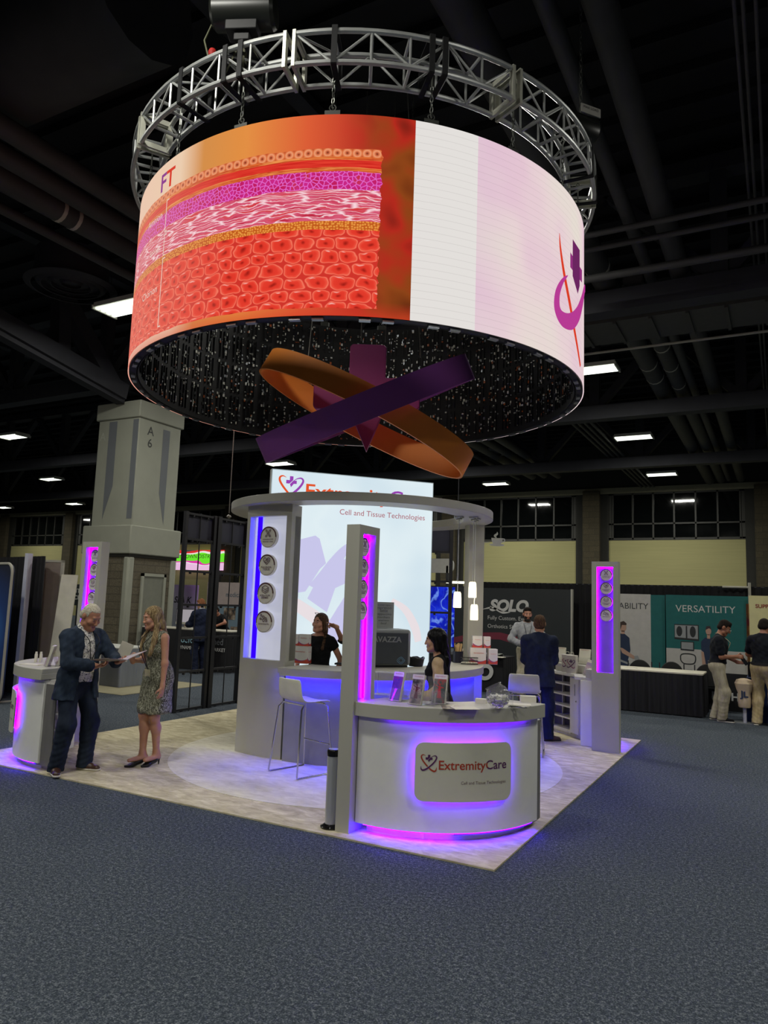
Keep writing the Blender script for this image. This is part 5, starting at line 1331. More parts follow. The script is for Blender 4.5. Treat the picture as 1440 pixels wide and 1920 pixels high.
def leaflet_stand(lb, x, y, rz, pic, w=.115, h=.235, tilt=14, fill=True, fig=None, group='leaflet stands on the front counter', z=CT):
    t = thing('leaflet_stand', lb, 'leaflet stand', (x, y, z), rz, group)
    R = Matrix.Rotation(math.radians(-tilt), 3, 'X'); tf = lambda p: tuple(R @ Vector(p))
    s_ = MB()
    for q in (-1, 1): s_.add([tf((q * w / 2, -.018, .0)), tf((q * w / 2, .018, 0)), tf((q * w / 2, .014, h * .55)), tf((q * w / 2, -.018, h * .45)), tf((q * w / 2 + q * .004, -.018, .0)), tf((q * w / 2 + q * .004, .018, 0)), tf((q * w / 2 + q * .004, .014, h * .55)), tf((q * w / 2 + q * .004, -.018, h * .45))], [(0, 1, 2, 3), (7, 6, 5, 4), (0, 4, 5, 1), (1, 5, 6, 2), (2, 6, 7, 3), (3, 7, 4, 0)])
    s_.box(tf((0, -.020, h * .22)), (w + .01, .003, h * .44), R=R); s_.box(tf((0, .02, h * .5)), (w + .01, .003, h), R=R); s_.box((0, .045, .003), (w + .01, .11, .005)); s_.bar(tf((0, .022, h * .7)), (0, .10, .004), w, .004)
    s_.build('holder', M_ACR, t)
    if fill:
        c = MB(); c.box(tf((0, .004, h * .52)), (w - .006, .024, h * 1.0), R=R); o = c.build('leaflets', M_PAPER, t)
        f3 = lambda x_, z_, d=0: tf((x_, -.0095 - d, z_))
        MB().quad(f3(-w * .45, .01), f3(w * .45, .01), f3(w * .45, h * .86), f3(-w * .45, h * .86)).build('cover_photo', pic, o)
        letters('lettering', 'ExtremityCare', M_RED, o, lambda x_, y_: f3(x_, y_, .001), width=w * .7, at=(.004, h * .935), res=2)
        if fig:
            g = MB(); 
            for poly in ([(-.012, .10), (.014, .10), (.020, .05), (-.018, .05)], [(-.007, .145), (.007, .145), (.012, .10), (-.011, .10)], [(-.006, .148), (.006, .148), (.006, .162), (-.006, .162)], [(-.035, .15), (-.033, .154), (-.006, .142), (-.008, .134)], [(.035, .13), (.033, .136), (.006, .142), (.008, .134)]):
                g.add([f3(px * w / .115, pz, .0015) for px, pz in poly], [tuple(range(len(poly)))])
            g.build('printed_figure', mat('print_%s' % (fig,), fig, .5), o)
    return t
p = at_z(740, 1315, CT); leaflet_stand('leaflet stand with dark photo leaflets, nearest the front totem', p[0], p[1], -.25, P1, fig=None)
p = at_z(778, 1322, CT); leaflet_stand('leaflet stand with a seated dancer printed on a pale cover, middle of the front counter', p[0], p[1], -.10, P2, fig=(90, 30, 34))
p = at_z(805, 1324, CT); leaflet_stand('empty clear leaflet stand between the two photo leaflet stands', p[0], p[1], .06, P2, w=.08, fill=False)
p = at_z(822, 1321, CT); leaflet_stand('leaflet stand with a red dress figure, right of the empty stand', p[0], p[1], .1, P3, fig=(190, 52, 52))
p = at_z(758, 1308, CT); leaflet_stand('clear side-on leaflet stand behind the dark photo leaflets', p[0] + .02, p[1] + .03, 1.0, P1, w=.10, fill=False)
# tall curved acrylic display at the totem
t = thing('acrylic_display', 'tall curved clear acrylic display catching violet light beside the front totem', 'display', (at_z(725, 1306, CT)[0] - .03, at_z(725, 1306, CT)[1] + .08, CT), .2)
MB().arc((0, .18), .17, .174, -130, -50, .0, .19, 16).build('front_pane', M_ACR, t, True)
MB().arc((0, .18), .10, .24, -135, -45, .19, .196, 16).build('rim', mat('acrylic_edge', (220, 214, 226), .25, alpha=.45), t, True); MB().arc((0, .18), .08, .22, -135, -45, .0, .006, 16).build('foot', mat('acrylic_edge', (220, 214, 226), .25, alpha=.45), t, True); MB().arc((0, .18), .168, .176, -131, -129, .0, .19, 2).build('edge', mat('acrylic_edge', (220, 214, 226), .25, alpha=.45), t)
# fish bowl of pins
bp = at_z(932, 1329, CT)
t = thing('glass_bowl', 'round tilted glass bowl full of white tube pens on the front counter', 'bowl', (bp[0], bp[1] + .02, CT))
RB = Matrix.Rotation(math.radians(-24), 3, 'Y') @ Matrix.Rotation(math.radians(10), 3, 'X')
MB().lathe([(0, -.085), (.05, -.078), (.085, -.045), (.098, 0), (.088, .045), (.066, .075), (.06, .082), (.068, .092), (.064, .092), (.056, .082), (.062, .074), (.084, .043), (.094, 0), (.08, -.044), (.0, -.08)], (0, 0, .092), 32, R=RB).build('bowl_glass', M_ACR, t, True)
rg = random.Random(5); M_PEN = mat('white_pen', (226, 224, 214), .35); PENS = []
pm = MB(); pm.cyl((-.027, 0, 0), (.018, 0, 0), .0068, 8).cyl((.018, 0, 0), (.026, 0, 0), .0052, 8); pen0 = pm.build('tube_pen', M_PEN, None, True); MB().cyl((.004, 0, 0), (.009, 0, 0), .0071, 8).build('band', mat('pen_grey', (120, 120, 124), .4), pen0, True)
n_ = 0
for i in range(85):
    a = rg.uniform(0, 2 * PI); z = rg.uniform(-.070, .006); rm = math.sqrt(max(.0, .088 ** 2 - z * z)) - .016
    rr = rm * math.sqrt(rg.random()) if i > 40 else rm * rg.uniform(.85, 1.0)
    o = pen0 if n_ == 0 else copy_tree(pen0)
    o.location = (bp[0] + rr * math.cos(a), bp[1] + .02 + rr * math.sin(a), CT + .092 + z); o.rotation_euler = (rg.uniform(0, 3), rg.uniform(-.5, .5), a + PI / 2 + rg.uniform(-.5, .5))
    tag(o, 'small white tube pen heaped in the glass bowl on the front counter', 'pen', 'tube pens in the glass bowl'); n_ += 1
def sheet(lb, px, py, w, d, rz, m_, h=.004, z=CT, cat='leaflet', nm='leaflet', dx=0, dy=0):
    q = at_z(px, py, z); o = MB().box((0, 0, h / 2), (w, d, h)).build(nm, m_); o.location = (q[0] + dx, q[1] + dy, z); o.rotation_euler = (0, 0, rz); return tag(o, lb, cat)
sheet('leaflet with a maroon edge lying flat at the middle of the front counter', 848, 1327, .16, .20, .5, P2)
sheet('open pale leaflet lying over the counter edge at the middle of the front counter', 872, 1328, .20, .15, .7, M_PAPER, .003, CT + .005)
sheet('low stack of white cards left of the glass bowl', 902, 1318, .09, .06, .2, M_PAPER, .035, nm='card_stack', cat='cards')
sheet('white card box at the right end of the front counter', 990, 1316, .13, .07, .45, M_PAPER, .05, nm='card_box', cat='cards')
sheet('flat white folder lying under the card box on the front counter', 968, 1322, .22, .13, .35, M_PAPER, .006, nm='folder', cat='folder', dy=.03)
sheet('upright clear acrylic block just right of the glass bowl', 957, 1326, .04, .05, .2, M_ACR, .10, nm='acrylic_block', cat='display')
q = at_z(972, 1327, CT + .006); mb = MB(); rg = random.Random(8)
for i in range(9): a = rg.uniform(0, 6); c = (rg.uniform(-.05, .05), rg.uniform(-.02, .02)); mb.tube([(c[0] + .03 * math.cos(a + u), c[1] + .015 * math.sin(a + u), .004 + .006 * (u / 6)) for u in np.linspace(0, 5, 9)], .003, 5)
o = mb.build('clip_heap', mat('clip_dark', (70, 76, 66), .4), None, True); o.location = tuple(q); tag(o, 'small heap of dark wire clips on the folder at the right of the glass bowl', 'clips')

# ------------------------------------------------------------------ cartons on the bar
M_CARD = mat('carton_white', (226, 220, 216), .5); M_CRED = mat('carton_red', (206, 74, 52), .5); M_CPUR = mat('carton_purple', (150, 70, 130), .5)
def carton(lb, x, y, z, rz, w, h, d=.1, group='product cartons on the bar'):
    t = thing('carton', lb, 'box', (x, y, z), rz, group)
    o = MB().box((0, 0, h / 2), (w, d, h)).build('box_body', M_CARD, t, False, .002)
    for (fx, fy, ww, rzz) in ((0, -d / 2 - .001, w, 0), (w / 2 + .001, 0, d, PI / 2), (-w / 2 - .001, 0, d, -PI / 2)):
        R = Matrix.Rotation(rzz, 3, 'Z'); f3 = lambda x_, z_, o_=0: tuple(Vector((fx, fy, 0)) + R @ Vector((x_, -o_, z_)))
        n = 12; a = MB(); b = MB()
        for k in range(n):
            x0, x1 = -ww / 2 + ww * k / n, -ww / 2 + ww * (k + 1) / n
            e = lambda x_, lift: h * (.13 + lift * ((x_ / ww) ** 2) * 1.2)
            a.quad(f3(x0, .004), f3(x1, .004), f3(x1, e(x1, .5)), f3(x0, e(x0, .5))); b.quad(f3(x0, e(x0, .5)), f3(x1, e(x1, .5)), f3(x1, e(x1, .5) + h * .12 * (.5 - x1 / ww)), f3(x0, e(x0, .5) + h * .12 * (.5 - x0 / ww)))
        a.build('print_red', M_CRED, o); b.build('print_purple', M_CPUR, o)
        letters('lettering', 'ExtremityCare', M_CRED, o, lambda x_, y_: f3(x_, y_, .001), width=ww * .62, at=(ww * .03, h * .66), res=2, bold=.01)
    return t
BT = 1.058
def onbar(px, py, z=BT): return at_z(px, py, z)
q = onbar(560, 1244); carton('large white carton with red wave at the left end of the bar', q[0], q[1] + .06, BT, .12, .205, .205, .11)
carton('small carton lying rightmost on the large carton at the left end of the bar', q[0] + .035, q[1] + .06, BT + .206, .12, .13, .145, .08)
carton('narrow small carton leftmost on the large carton at the left end of the bar', q[0] - .07, q[1] + .05, BT + .206, .12, .068, .14, .08)
q = onbar(893, 1245); rz = .55
carton('large white carton with red wave at the right end of the bar', q[0], q[1] + .04, BT, rz, .21, .21, .11)
carton('large carton seen edge-on behind the one at the right end of the bar', q[0] + .16, q[1] + .17, BT, rz, .12, .20, .11)
carton('small carton leftmost on the large carton at the right end of the bar', q[0] - .01, q[1] + .04, BT + .211, rz, .125, .155, .08)
carton('small carton rightmost on the large carton at the right end of the bar', q[0] + .10, q[1] + .11, BT + .211, rz, .09, .15, .08)
# coffee machine, menu board, bin, cup holder
q = onbar(716, 1251); e = LBD; rzm = math.atan2(e[1], e[0])
mc = (-2.52, 2.88)
t = thing('coffee_machine', 'grey coffee machine with brand lettering on its back, behind the front totem', 'coffee machine', (mc[0], mc[1], BT), rzm)
MB().box((0, 0, .235), (.66, .42, .43)).build('housing', mat('machine_frame', (128, 132, 132), .4), t, False, .04, 4)
MB().box((0, -.212, .225), (.58, .012, .37)).build('back_panel', mat('machine_back', (66, 70, 76), .5), t, False, .01)
letters('lettering', 'LAVAZZA', mat('machine_letters', (150, 152, 152), .4), t, lambda x, y: (x, -.22, y), width=.40, at=(.0, .30), bold=.02)
dm = MB(); 
for s_, y0 in ((.05, 0), (.03, 0)):
    P = [(s_, 0), (0, s_ * .8), (-s_, 0), (0, -s_ * .8), (s_, 0)]; v_, f_ = ribbon(P, [.006] * 5); dm.add([(.20 + a, -.22, .085 + b) for a, b in v_], f_)
dm.build('diamond_mark', mat('mark_blue', (110, 150, 180), .4), t); MB().box((0, -.0, .010), (.6, .36, .02)).build('feet', M_BLACK, t)
lc_ = lambda u, v_: (mc[0] + LBD[0] * u - LBN[0] * v_, mc[1] + LBD[1] * u - LBN[1] * v_)
x, y = lc_(.05, .10); t = thing('menu_board', 'grey printed drinks menu standing on top of the coffee machine', 'menu', (x, y, BT + .452), rzm)
MB().box((0, 0, .16), (.30, .01, .32)).build('board', mat('menu_grey', (150, 154, 154), .6), t)
for i, (s_, w_) in enumerate((('COFFEE MENU', .2), ('espresso', .2), ('latte', .1), ('cappuccino', .2), ('macchiato', .16), ('americano', .14), ('decaf', .08))): letters('lettering', s_, mat('menu_ink', (90, 92, 96), .6), t, lambda x_, y_: (x_, -.007, y_), width=w_, at=(.02, .27 - .037 * i), res=2)
MB().box((0, 0, .005), (.12, .07, .01)).build('stand', M_ACR, t)
x, y = lc_(.47, -.02); t = thing('waste_tray', 'black open bin with a dark liner right of the coffee machine', 'bin', (x, y, BT), rzm)
MB().lathe([(.0, .002), (.085, .002), (.105, .10), (.10, .102), (.08, .01), (0, .01)], n=20).build('tub', M_BLACK, t, True)
rg = random.Random(2); mb = MB(); mb.tube([(.103 * math.cos(a), .103 * math.sin(a), .10 + rg.uniform(-.006, .012)) for a in np.linspace(0, 2 * PI, 24, endpoint=False)], .008, 6, closed=True); mb.build('liner', mat('bin_liner', (40, 40, 42), .25), t, True)
q = onbar(853, 1243); t = thing('stirrer_holder', 'dark round holder with wooden stir sticks on the bar', 'holder', (q[0], q[1] + .10, BT))
MB().lathe([(0, .0), (.066, 0), (.07, .15), (.062, .15), (.06, .02), (0, .02)], n=24).build('cup', mat('navy_cup', (24, 24, 44), .4), t, True)
M_WOOD = mat('stick_wood', (206, 172, 120), .7); rg = random.Random(4)
for i in range(22):
    a = rg.uniform(0, 2 * PI); r0 = .05 * math.sqrt(rg.random()); b_ = (r0 * math.cos(a), r0 * math.sin(a)); l_ = rg.uniform(1.1, 1.9)
    s_ = MB().bar((q[0] + b_[0] * .6, q[1] + .10 + b_[1] * .6, BT + .03), (q[0] + b_[0] * l_, q[1] + .10 + b_[1] * l_, BT + .24 + rg.uniform(-.02, .02)), .011, .003).build('stir_stick', M_WOOD); tag(s_, 'flat wooden stir stick standing in the dark holder on the bar', 'stick', 'stir sticks in the holder')
q = onbar(869, 1240)
for i, (dx, dy, n, lb) in enumerate(((0, .12, 4, 'white paper cup stack beside the stir stick holder'), (.08, .16, 2, 'short white paper cup stack in the wire basket on the bar'))):
    mb = MB()
    for k in range(n): mb.lathe([(.028, .03 * k), (.037, .03 * k + .075), (.034, .03 * k + .075), (.025, .03 * k + .005), (0, .03 * k + .005)], n=18)
    o = mb.build('paper_cups', M_PAPER, None, True); o.location = (q[0] + dx, q[1] + dy, BT); tag(o, lb, 'cups')
q = onbar(885, 1246); t = thing('wire_basket', 'low dark wire basket with cup lids in front of the right cartons', 'basket', (q[0] - .02, q[1] - .04, BT), .5)
mb = MB()
for z in (.01, .05, .09): mb.tube([(x_, y_, z) for x_, y_ in rrect(.22, .09, .02, 3)], .003, 5, closed=True)
for k in range(10): mb.cyl((-.10 + .022 * k, -.045, .01), (-.10 + .022 * k, -.045, .09), .002, 5).cyl((-.10 + .022 * k, .045, .01), (-.10 + .022 * k, .045, .09), .002, 5)
mb.build('wire', mat('wire_dark', (40, 44, 44), .4, .5), t, True)
for k in range(4): o = MB().lathe([(0, .012), (.03, .012), (.038, 0), (.034, 0), (0, .006)], n=16).build('lid', M_PAPER, None, True); o.location = (q[0] - .02 + (-.075 + .05 * k) * math.cos(.5), q[1] - .04 + (-.075 + .05 * k) * math.sin(.5), BT + .02); tag(o, 'white cup lid standing in the wire basket on the bar', 'lid', 'cup lids in the wire basket')
q = onbar(875, 1228); q = onbar(871, 1241); leaflet_stand('small white leaflet in a stand behind the paper cups on the bar', q[0] - .02, q[1] + .14, .5, P2, w=.13, h=.17, group=None, z=BT)
q = onbar(637, 1247)
for i, (dx, lb) in enumerate(((-.05, 'dark phone lying on the bar right of the woman in black'), (.05, 'grey phone lying on the bar next to the totem edge'))):
    o = MB().box((0, 0, .012), (.085, .15, .022)).build('phone', mat('phone_dark' if i == 0 else 'phone_grey', (44, 46, 52) if i == 0 else (104, 106, 110), .3), None, False, .006); o.location = (q[0] + dx, q[1] + dx * .2 + .08, BT); o.rotation_euler = (0, 0, .3); tag(o, lb, 'phone')

# ------------------------------------------------------------------ bar stools
M_SEAT = mat('stool_shell', (206, 205, 190), .35); M_CHROME = mat('chrome', (190, 190, 190), .2, 1.0)
def stool(lb, x, y, rz):
    """seat faces +Y, back rest at -Y"""
    t = thing('bar_stool', lb, 'stool', (x, y, .014), rz, 'white chrome bar stools'); w, d, hs = .40, .38, .74
    prof = [(.20, hs - .02), (.17, hs + .002), (.05, hs - .004), (-.10, hs - .008), (-.17, hs + .012), (-.205, hs + .07), (-.225, hs + .16), (-.24, hs + .25)]
    nn = 10; vs = []; fs = []
    for (yy, zz) in prof:
        k = max(0, min(1, (zz - hs - .01) / .2)); ww = w / 2 * (1 - .06 * k)
        for i in range(nn + 1):
            u = -1 + 2 * i / nn; vs.append((u * ww, yy + .02 * u * u * k, zz + (1 - k) * .014 * u * u))
    for a in range(len(prof) - 1):
        for i in range(nn): b = a * (nn + 1) + i; fs.append((b, b + 1, b + nn + 2, b + nn + 1))
    o = raw('seat_shell', vs, fs, M_SEAT, t); s_ = o.modifiers.new('s', 'SOLIDIFY'); s_.thickness = .012; b = o.modifiers.new('v', 'SUBSURF'); b.levels = b.render_levels = 1
    for q in (-1, 1):
        mb = MB(); mb.tube([(q * .17, -.15, hs - .02), (q * .19, -.19, hs - .06), (q * .235, -.25, .03), (q * .235, -.245, .012), (q * .235, -.22, .008), (q * .235, .20, .008), (q * .235, .225, .012), (q * .235, .23, .03), (q * .18, .17, hs - .05), (q * .16, .14, hs - .02)], .0095, 8)
        mb.build('leg', M_CHROME, t, True)
    MB().cyl((-.205, .195, .30), (.205, .195, .30), .009, 8).build('footrest', M_CHROME, t, True)
    MB().tube([(-.17, -.15, hs - .02), (.17, -.15, hs - .02)], .009, 8).tube([(-.16, .14, hs - .02), (.16, .14, hs - .02)], .009, 8).build('seat_rail', M_CHROME, t, True)
    return t
stool('white bar stool in front of the blue-lit bar beside the disc wall', -2.71, 1.58, -.28)
q = at_d(984, 1300, 9.3); stool('white bar stool right of the bar, seen beyond the glass bowl', q[0], q[1], .25)

# silver cylinder
q = at_z(619, 1556, .012); t = thing('air_purifier', 'slim brushed silver cylinder with black top and base beside the front totem', 'air purifier', (q[0] - .03, q[1] + .06, .012))
MB().cyl((0, 0, .03), (0, 0, .56), .052, 32).build('tube_body', mat('brushed_silver', (190, 192, 196), .35, .45, stretch=(1, 1, .05), scale=60), t, True)
MB().lathe([(0, 0), (.085, 0), (.088, .012), (.07, .022), (.056, .034), (0, .034)], n=32).build('base_disc', mat('gloss_black', (14, 14, 16), .15), t, True)
MB().lathe([(.054, .56), (.056, .565), (.056, .60), (.05, .612), (0, .612)], n=32).build('top_band', mat('gloss_black', (14, 14, 16), .15), t, True)
MB().lathe([(.0, .614), (.044, .614), (.044, .608)], n=28).build('top_plate', mat('brushed_plate', (170, 172, 170), .3, .6), t, True)

# cup cut-out sign on the pillar
c = at_d(932, 1013, 9.8); t = thing('cup_sign', 'white cut-out sign of a steaming coffee cup fixed to the bar pillar', 'sign', tuple(c), 0)
nr = _r * 1.0; f3 = lambda x, y, d=0: tuple(rh * x + Z * y + fwd * d)
def slab(poly, nm): 
    mb = MB(); mb.prism(poly, 0, .008, 0, lambda x, y, d: f3(x, y, d)); return mb.build(nm, mat('cup_white', (206, 206, 196), .5), t)
slab([(-.075, .03), (.075, .03), (.07, -.01), (.05, -.05), (-.05, -.05), (-.07, -.01)], 'cup'); v_, f_ = ribbon([(.07, .02), (.10, .015), (.095, -.015), (.06, -.02)], [.014] * 4); MB().add([f3(a, b) for a, b in v_], f_).build('cup_handle', mat('cup_white', (206, 206, 196), .5), t)
slab([(.10 * math.cos(a), -.062 + .018 * math.sin(a)) for a in np.linspace(0, 2 * PI, 24, endpoint=False)], 'saucer')
v_, f_ = ribbon([(-.01, .035), (-.03, .06), (.0, .085), (.0, .115)], [.012, .03, .026, .002]); MB().add([f3(a, b) for a, b in v_], f_).build('steam', mat('cup_white', (206, 206, 196), .5), t)
MB().bar(f3(-.10, -.03), f3(-.24, -.03, .02), .015, .008).build('bracket', M_GREY, t)

# ------------------------------------------------------------------ things on the left and right corner counters
def local(o, x, y): return tuple(o.matrix_world @ Vector((x, y, 0)))[:2]
M_BOT = mat('bottle_white', (224, 220, 206), .4)
for i, (px, lb) in enumerate(((53, 'small white bottle leftmost on the left counter'), (62, 'small white bottle beside the red leaflets on the left counter'))):
    q = at_z(px, 1241, CT); o = MB().lathe([(0, 0), (.017, 0), (.017, .085), (.012, .095), (.012, .115), (0, .115)], n=14).build('bottle', M_BOT, None, True); o.location = (q[0] + .06, q[1] + .05, CT); tag(o, lb, 'bottle')
q = at_z(76, 1250, CT); PR = picture_mat('leaflet_red', [(.4, (150, 60, 56)), (.5, (176, 84, 76)), (.6, (206, 190, 180))], 9)
for i in range(3): leaflet_stand(('leaflet stand with red leaflets, frontmost on the left counter', 'second red leaflet stand on the left counter', 'red leaflet stand closest to the man on the left counter')[i], q[0] + .0 + .03 * i, q[1] + .08 + .12 * i, -.9, PR, w=.13, h=.22, group='leaflet stands on the left counter')
sheet('flat white cards jutting over the left edge of the left counter', 52, 1246, .22, .12, .3, M_PAPER, .006, nm='card_stack', cat='cards', dx=.03, dy=.03)
WT = .914
q = at_z(1066, 1254, WT); q2 = at_z(1084, 1257, WT)
for i, (qq, lb) in enumerate(((q, 'left of the two white gift bags with a heart logo on the right cabinet'), (q2, 'right of the two white gift bags with a heart logo on the right cabinet'))):
    t = thing('gift_bag', lb, 'bag', (-.86 - .09 * (1 - i), 5.62 + .10 * (1 - i), WT), -.15, 'gift bags on the right cabinet')
    MB().box((0, 0, .125), (.15, .08, .25)).build('bag_body', mat('bag_paper', (214, 208, 200), .6), t, False, .004)
    emblem(t, lambda x, y: (x, -.042, y), .12, mat('bag_pink', (150, 60, 100), .5), M_PUR, M_CROSS, (-.06, .07)); MB().tube([(-.03, 0, .25), (-.02, 0, .29), (.02, 0, .29), (.03, 0, .25)], .003, 6).build('handle', M_PAPER, t, True)
q = at_z(1078, 1243, CT); leaflet_stand('white leaflet stand behind the gift bags', -.74, 5.84, -.1, M_PAPER, w=.17, h=.22, group='leaflet stands on the right cabinet', z=CT)
q = at_z(1030, 1240, CT); leaflet_stand('white leaflet stand by the elbow of the man in the navy suit', -1.12, 5.98, -.1, M_PAPER, w=.13, h=.22, group='leaflet stands on the right cabinet', z=CT)
PV = picture_mat('leaflet_lilac', [(.4, (150, 130, 170)), (.5, (190, 160, 170)), (.6, (214, 206, 208))], 9)
for i in range(3): q = at_z(1094 + 6 * i, 1264 - i, WT); leaflet_stand(('lilac leaflet stand leaning leftmost beside the right totem', 'lilac leaflet stand leaning in the middle beside the right totem', 'lilac leaflet stand closest to the right totem')[i], -.55 - .04 * i, 5.24 + .085 * i, -1.0, PV, w=.12, h=.22, tilt=20, group='leaflet stands on the right cabinet', z=WT)

# ------------------------------------------------------------------ black grid frames behind the booth
M_GRID = mat('grid_black', (24, 25, 30), .5); M_GRIDP = mat('smoke_panel', (34, 36, 52), .6)
def grid_frame(lb, a, b, h=3.18, wide=.06, bars=2, panel=True):
    t = thing('grid_frame', lb, 'frame', (a[0], a[1], 0)); d = V(b[0] - a[0], b[1] - a[1], 0); L = np.linalg.norm(d); u = d / L
    for s_ in (0, L): MB().bar(u * s_, u * s_ + Z * h, wide, wide, up=u).build('post', M_GRID, t)
    for z in (.03, .62, 1.15, 1.68, 2.22, 2.74, h - .03):
        cbr = MB().bar(u * 0 + Z * z, u * L + Z * z, .035, .035)
        for k in range(1, bars * 2, 2): cbr.box(u * L * k / (bars * 2) + Z * (z - .02), (.03, .03, .05))
        cbr.build('crossbar', M_GRID, t)
    for k in range(1, bars): MB().bar(u * L * k / bars, u * L * k / bars + Z * h, .014, .014, up=u).build('rod', M_GRID, t)
    n_ = V(-u[1], u[0], 0)
    if panel: MB().add([tuple(u * .03 + Z * 2.76 + n_ * .02), tuple(u * (L - .03) + Z * 2.76 + n_ * .02), tuple(u * (L - .03) + Z * (h - .05) + n_ * .02), tuple(u * .03 + Z * (h - .05) + n_ * .02)], [(0, 1, 2, 3)]).build('top_panel', M_GRIDP, t)
    return t
grid_frame('black metal grid frame nearest the woman in the tweed dress', (-6.60, 3.72), (-6.60, 4.40))
grid_frame('black metal grid frame between the first frame and the disc wall', (-6.60, 4.50), (-6.60, 5.25), wide=.09)
grid_frame('black metal grid frame seen between the lit sign and the pendant lamps', (-4.25, 6.35), (-3.30, 6.85), h=3.3)

# ------------------------------------------------------------------ neighbouring stands across the aisle
def drape_mat(name, col, sc=40):
    m, nt, b = new_mat(name); co = nt.coord('Object'); n = nt.noise(nt.coord('Object', scale=(1, 1, .04)), sc, 3)
    c = lin(col); nt.put(b.inputs['Base Color'], nt.ramp(n.outputs[0], [(.35, tuple(x * .5 for x in c[:3]) + (1,)), (.65, c)])); b.inputs['Roughness'].default_value = .9
    nt.put(b.inputs['Normal'], nt.bump(n.outputs[0], .6, .03)); return m
M_DRAPE = drape_mat('black_drape', (22, 22, 25), 14)
def curtain(name, lb, cat, pts, z0, z1, m_, amp=.03, lam=.14, gather=True, parent=None):
    mb = MB(); P = [V(p[0], p[1], 0) for p in pts]; S = []; acc = 0
    for i in range(len(P) - 1):
        L = np.linalg.norm(P[i + 1] - P[i]); n = max(2, int(L / .03)); u = (P[i + 1] - P[i]) / L; nn_ = V(-u[1], u[0], 0)
        for k in range(n + (1 if i == len(P) - 2 else 0)):
            s_ = L * k / n; ph = (acc + s_) / lam * 2 * PI; S.append((P[i] + u * s_, nn_, ph))
        acc += L
    vs = []
    zs = [z0, z0 + (z1 - z0) * .5, z1 - .06, z1]
    for p, nn_, ph in S:
        for j, z in enumerate(zs): vs.append(tuple(p + nn_ * amp * (1.25, 1, .7, .5)[j] * (math.sin(ph) + .35 * math.sin(ph * 2.3 + j * .3)) + Z * z))
    m4 = len(zs); fs = [(i * m4 + j, (i + 1) * m4 + j, (i + 1) * m4 + j + 1, i * m4 + j + 1) for i in range(len(S) - 1) for j in range(m4 - 1)]
    o = raw(name, vs, fs, m_, parent)
    if lb: tag(o, lb, cat)
    return o
curtain('drape', 'black pleated drape behind the stands along the far side of the right aisle', 'drape', [(-5.0, 12.45), (2.2, 12.45)], .0, 2.42, M_DRAPE)
o = MB().cyl((-5.0, 12.47, 2.40), (2.2, 12.47, 2.40), .018, 8).build('drape_rail', M_STEEL, bpy.data.objects['drape'])
for x in (-5, -2.2, .82, 2.2): MB().cyl((x, 12.5, 0), (x, 12.5, 2.40), .022, 8).build('drape_post', M_STEEL, bpy.data.objects['drape'])
# SOLO stand
t = thing('display_wall', 'dark display wall with white brand lettering and a maroon wave, behind the bearded man', 'display wall', (-2.47, 12.0, 0), 0)
MB().span((-2.9, 0, 0), (0, .1, 2.26)).build('panel', mat('solo_black', (36, 42, 44), .5), t)
wv = MB(); top_ = [(-2.9, 1.02), (-2.3, 1.17), (-1.7, 1.20), (-1.0, 1.06), (-.4, .78), (-.02, .55)]; bot = [(-.02, .20), (-.5, .56), (-1.0, .86), (-1.7, 1.03), (-2.3, 1.02), (-2.9, .88)]
for i in range(5): wv.add([(top_[i][0], -.003, top_[i][1]), (top_[i + 1][0], -.003, top_[i + 1][1]), (bot[4 - i][0], -.003, bot[4 - i][1]), (bot[5 - i][0], -.003, bot[5 - i][1])], [(0, 1, 2, 3)])
wv.build('maroon_wave', mat('solo_maroon', (120, 44, 62), .5), t)
M_SW = mat('print_white', (206, 206, 202), .5)
letters('lettering', 'SOLO', M_SW, t, lambda x, y: (x, -.006, y), width=.98, align='LEFT', at=(-1.98, 1.72), bold=.05, shear=.2, res=6)
v_, f_ = ribbon([(-2.15, 1.74), (-1.9, 1.78), (-1.65, 1.68), (-1.45, 1.69)], [.01, .05, .06, .005]); MB().add([(a, -.006, b) for a, b in v_], f_).build('swoosh', M_SW, t)
letters('lettering', 'Fully Custom. Every', M_SW, t, lambda x, y: (x, -.006, y), width=1.06, align='LEFT', at=(-2.02, 1.50)); letters('lettering', 'Orthotics Since 1983', M_SW, t, lambda x, y: (x, -.006, y), width=1.10, align='LEFT', at=(-2.02, 1.30))
letters('lettering', 'sololabs.com', M_SW, t, lambda x, y: (x, -.006, y), width=.42, align='LEFT', at=(-2.02, .22)); letters('lettering', 'USA', M_SW, t, lambda x, y: (x, -.006, y), width=.10, align='LEFT', at=(-.38, .50))
MB().span((-.005, -.012, 0), (.03, .11, 2.27)).build('side_edge', M_GREY, t)
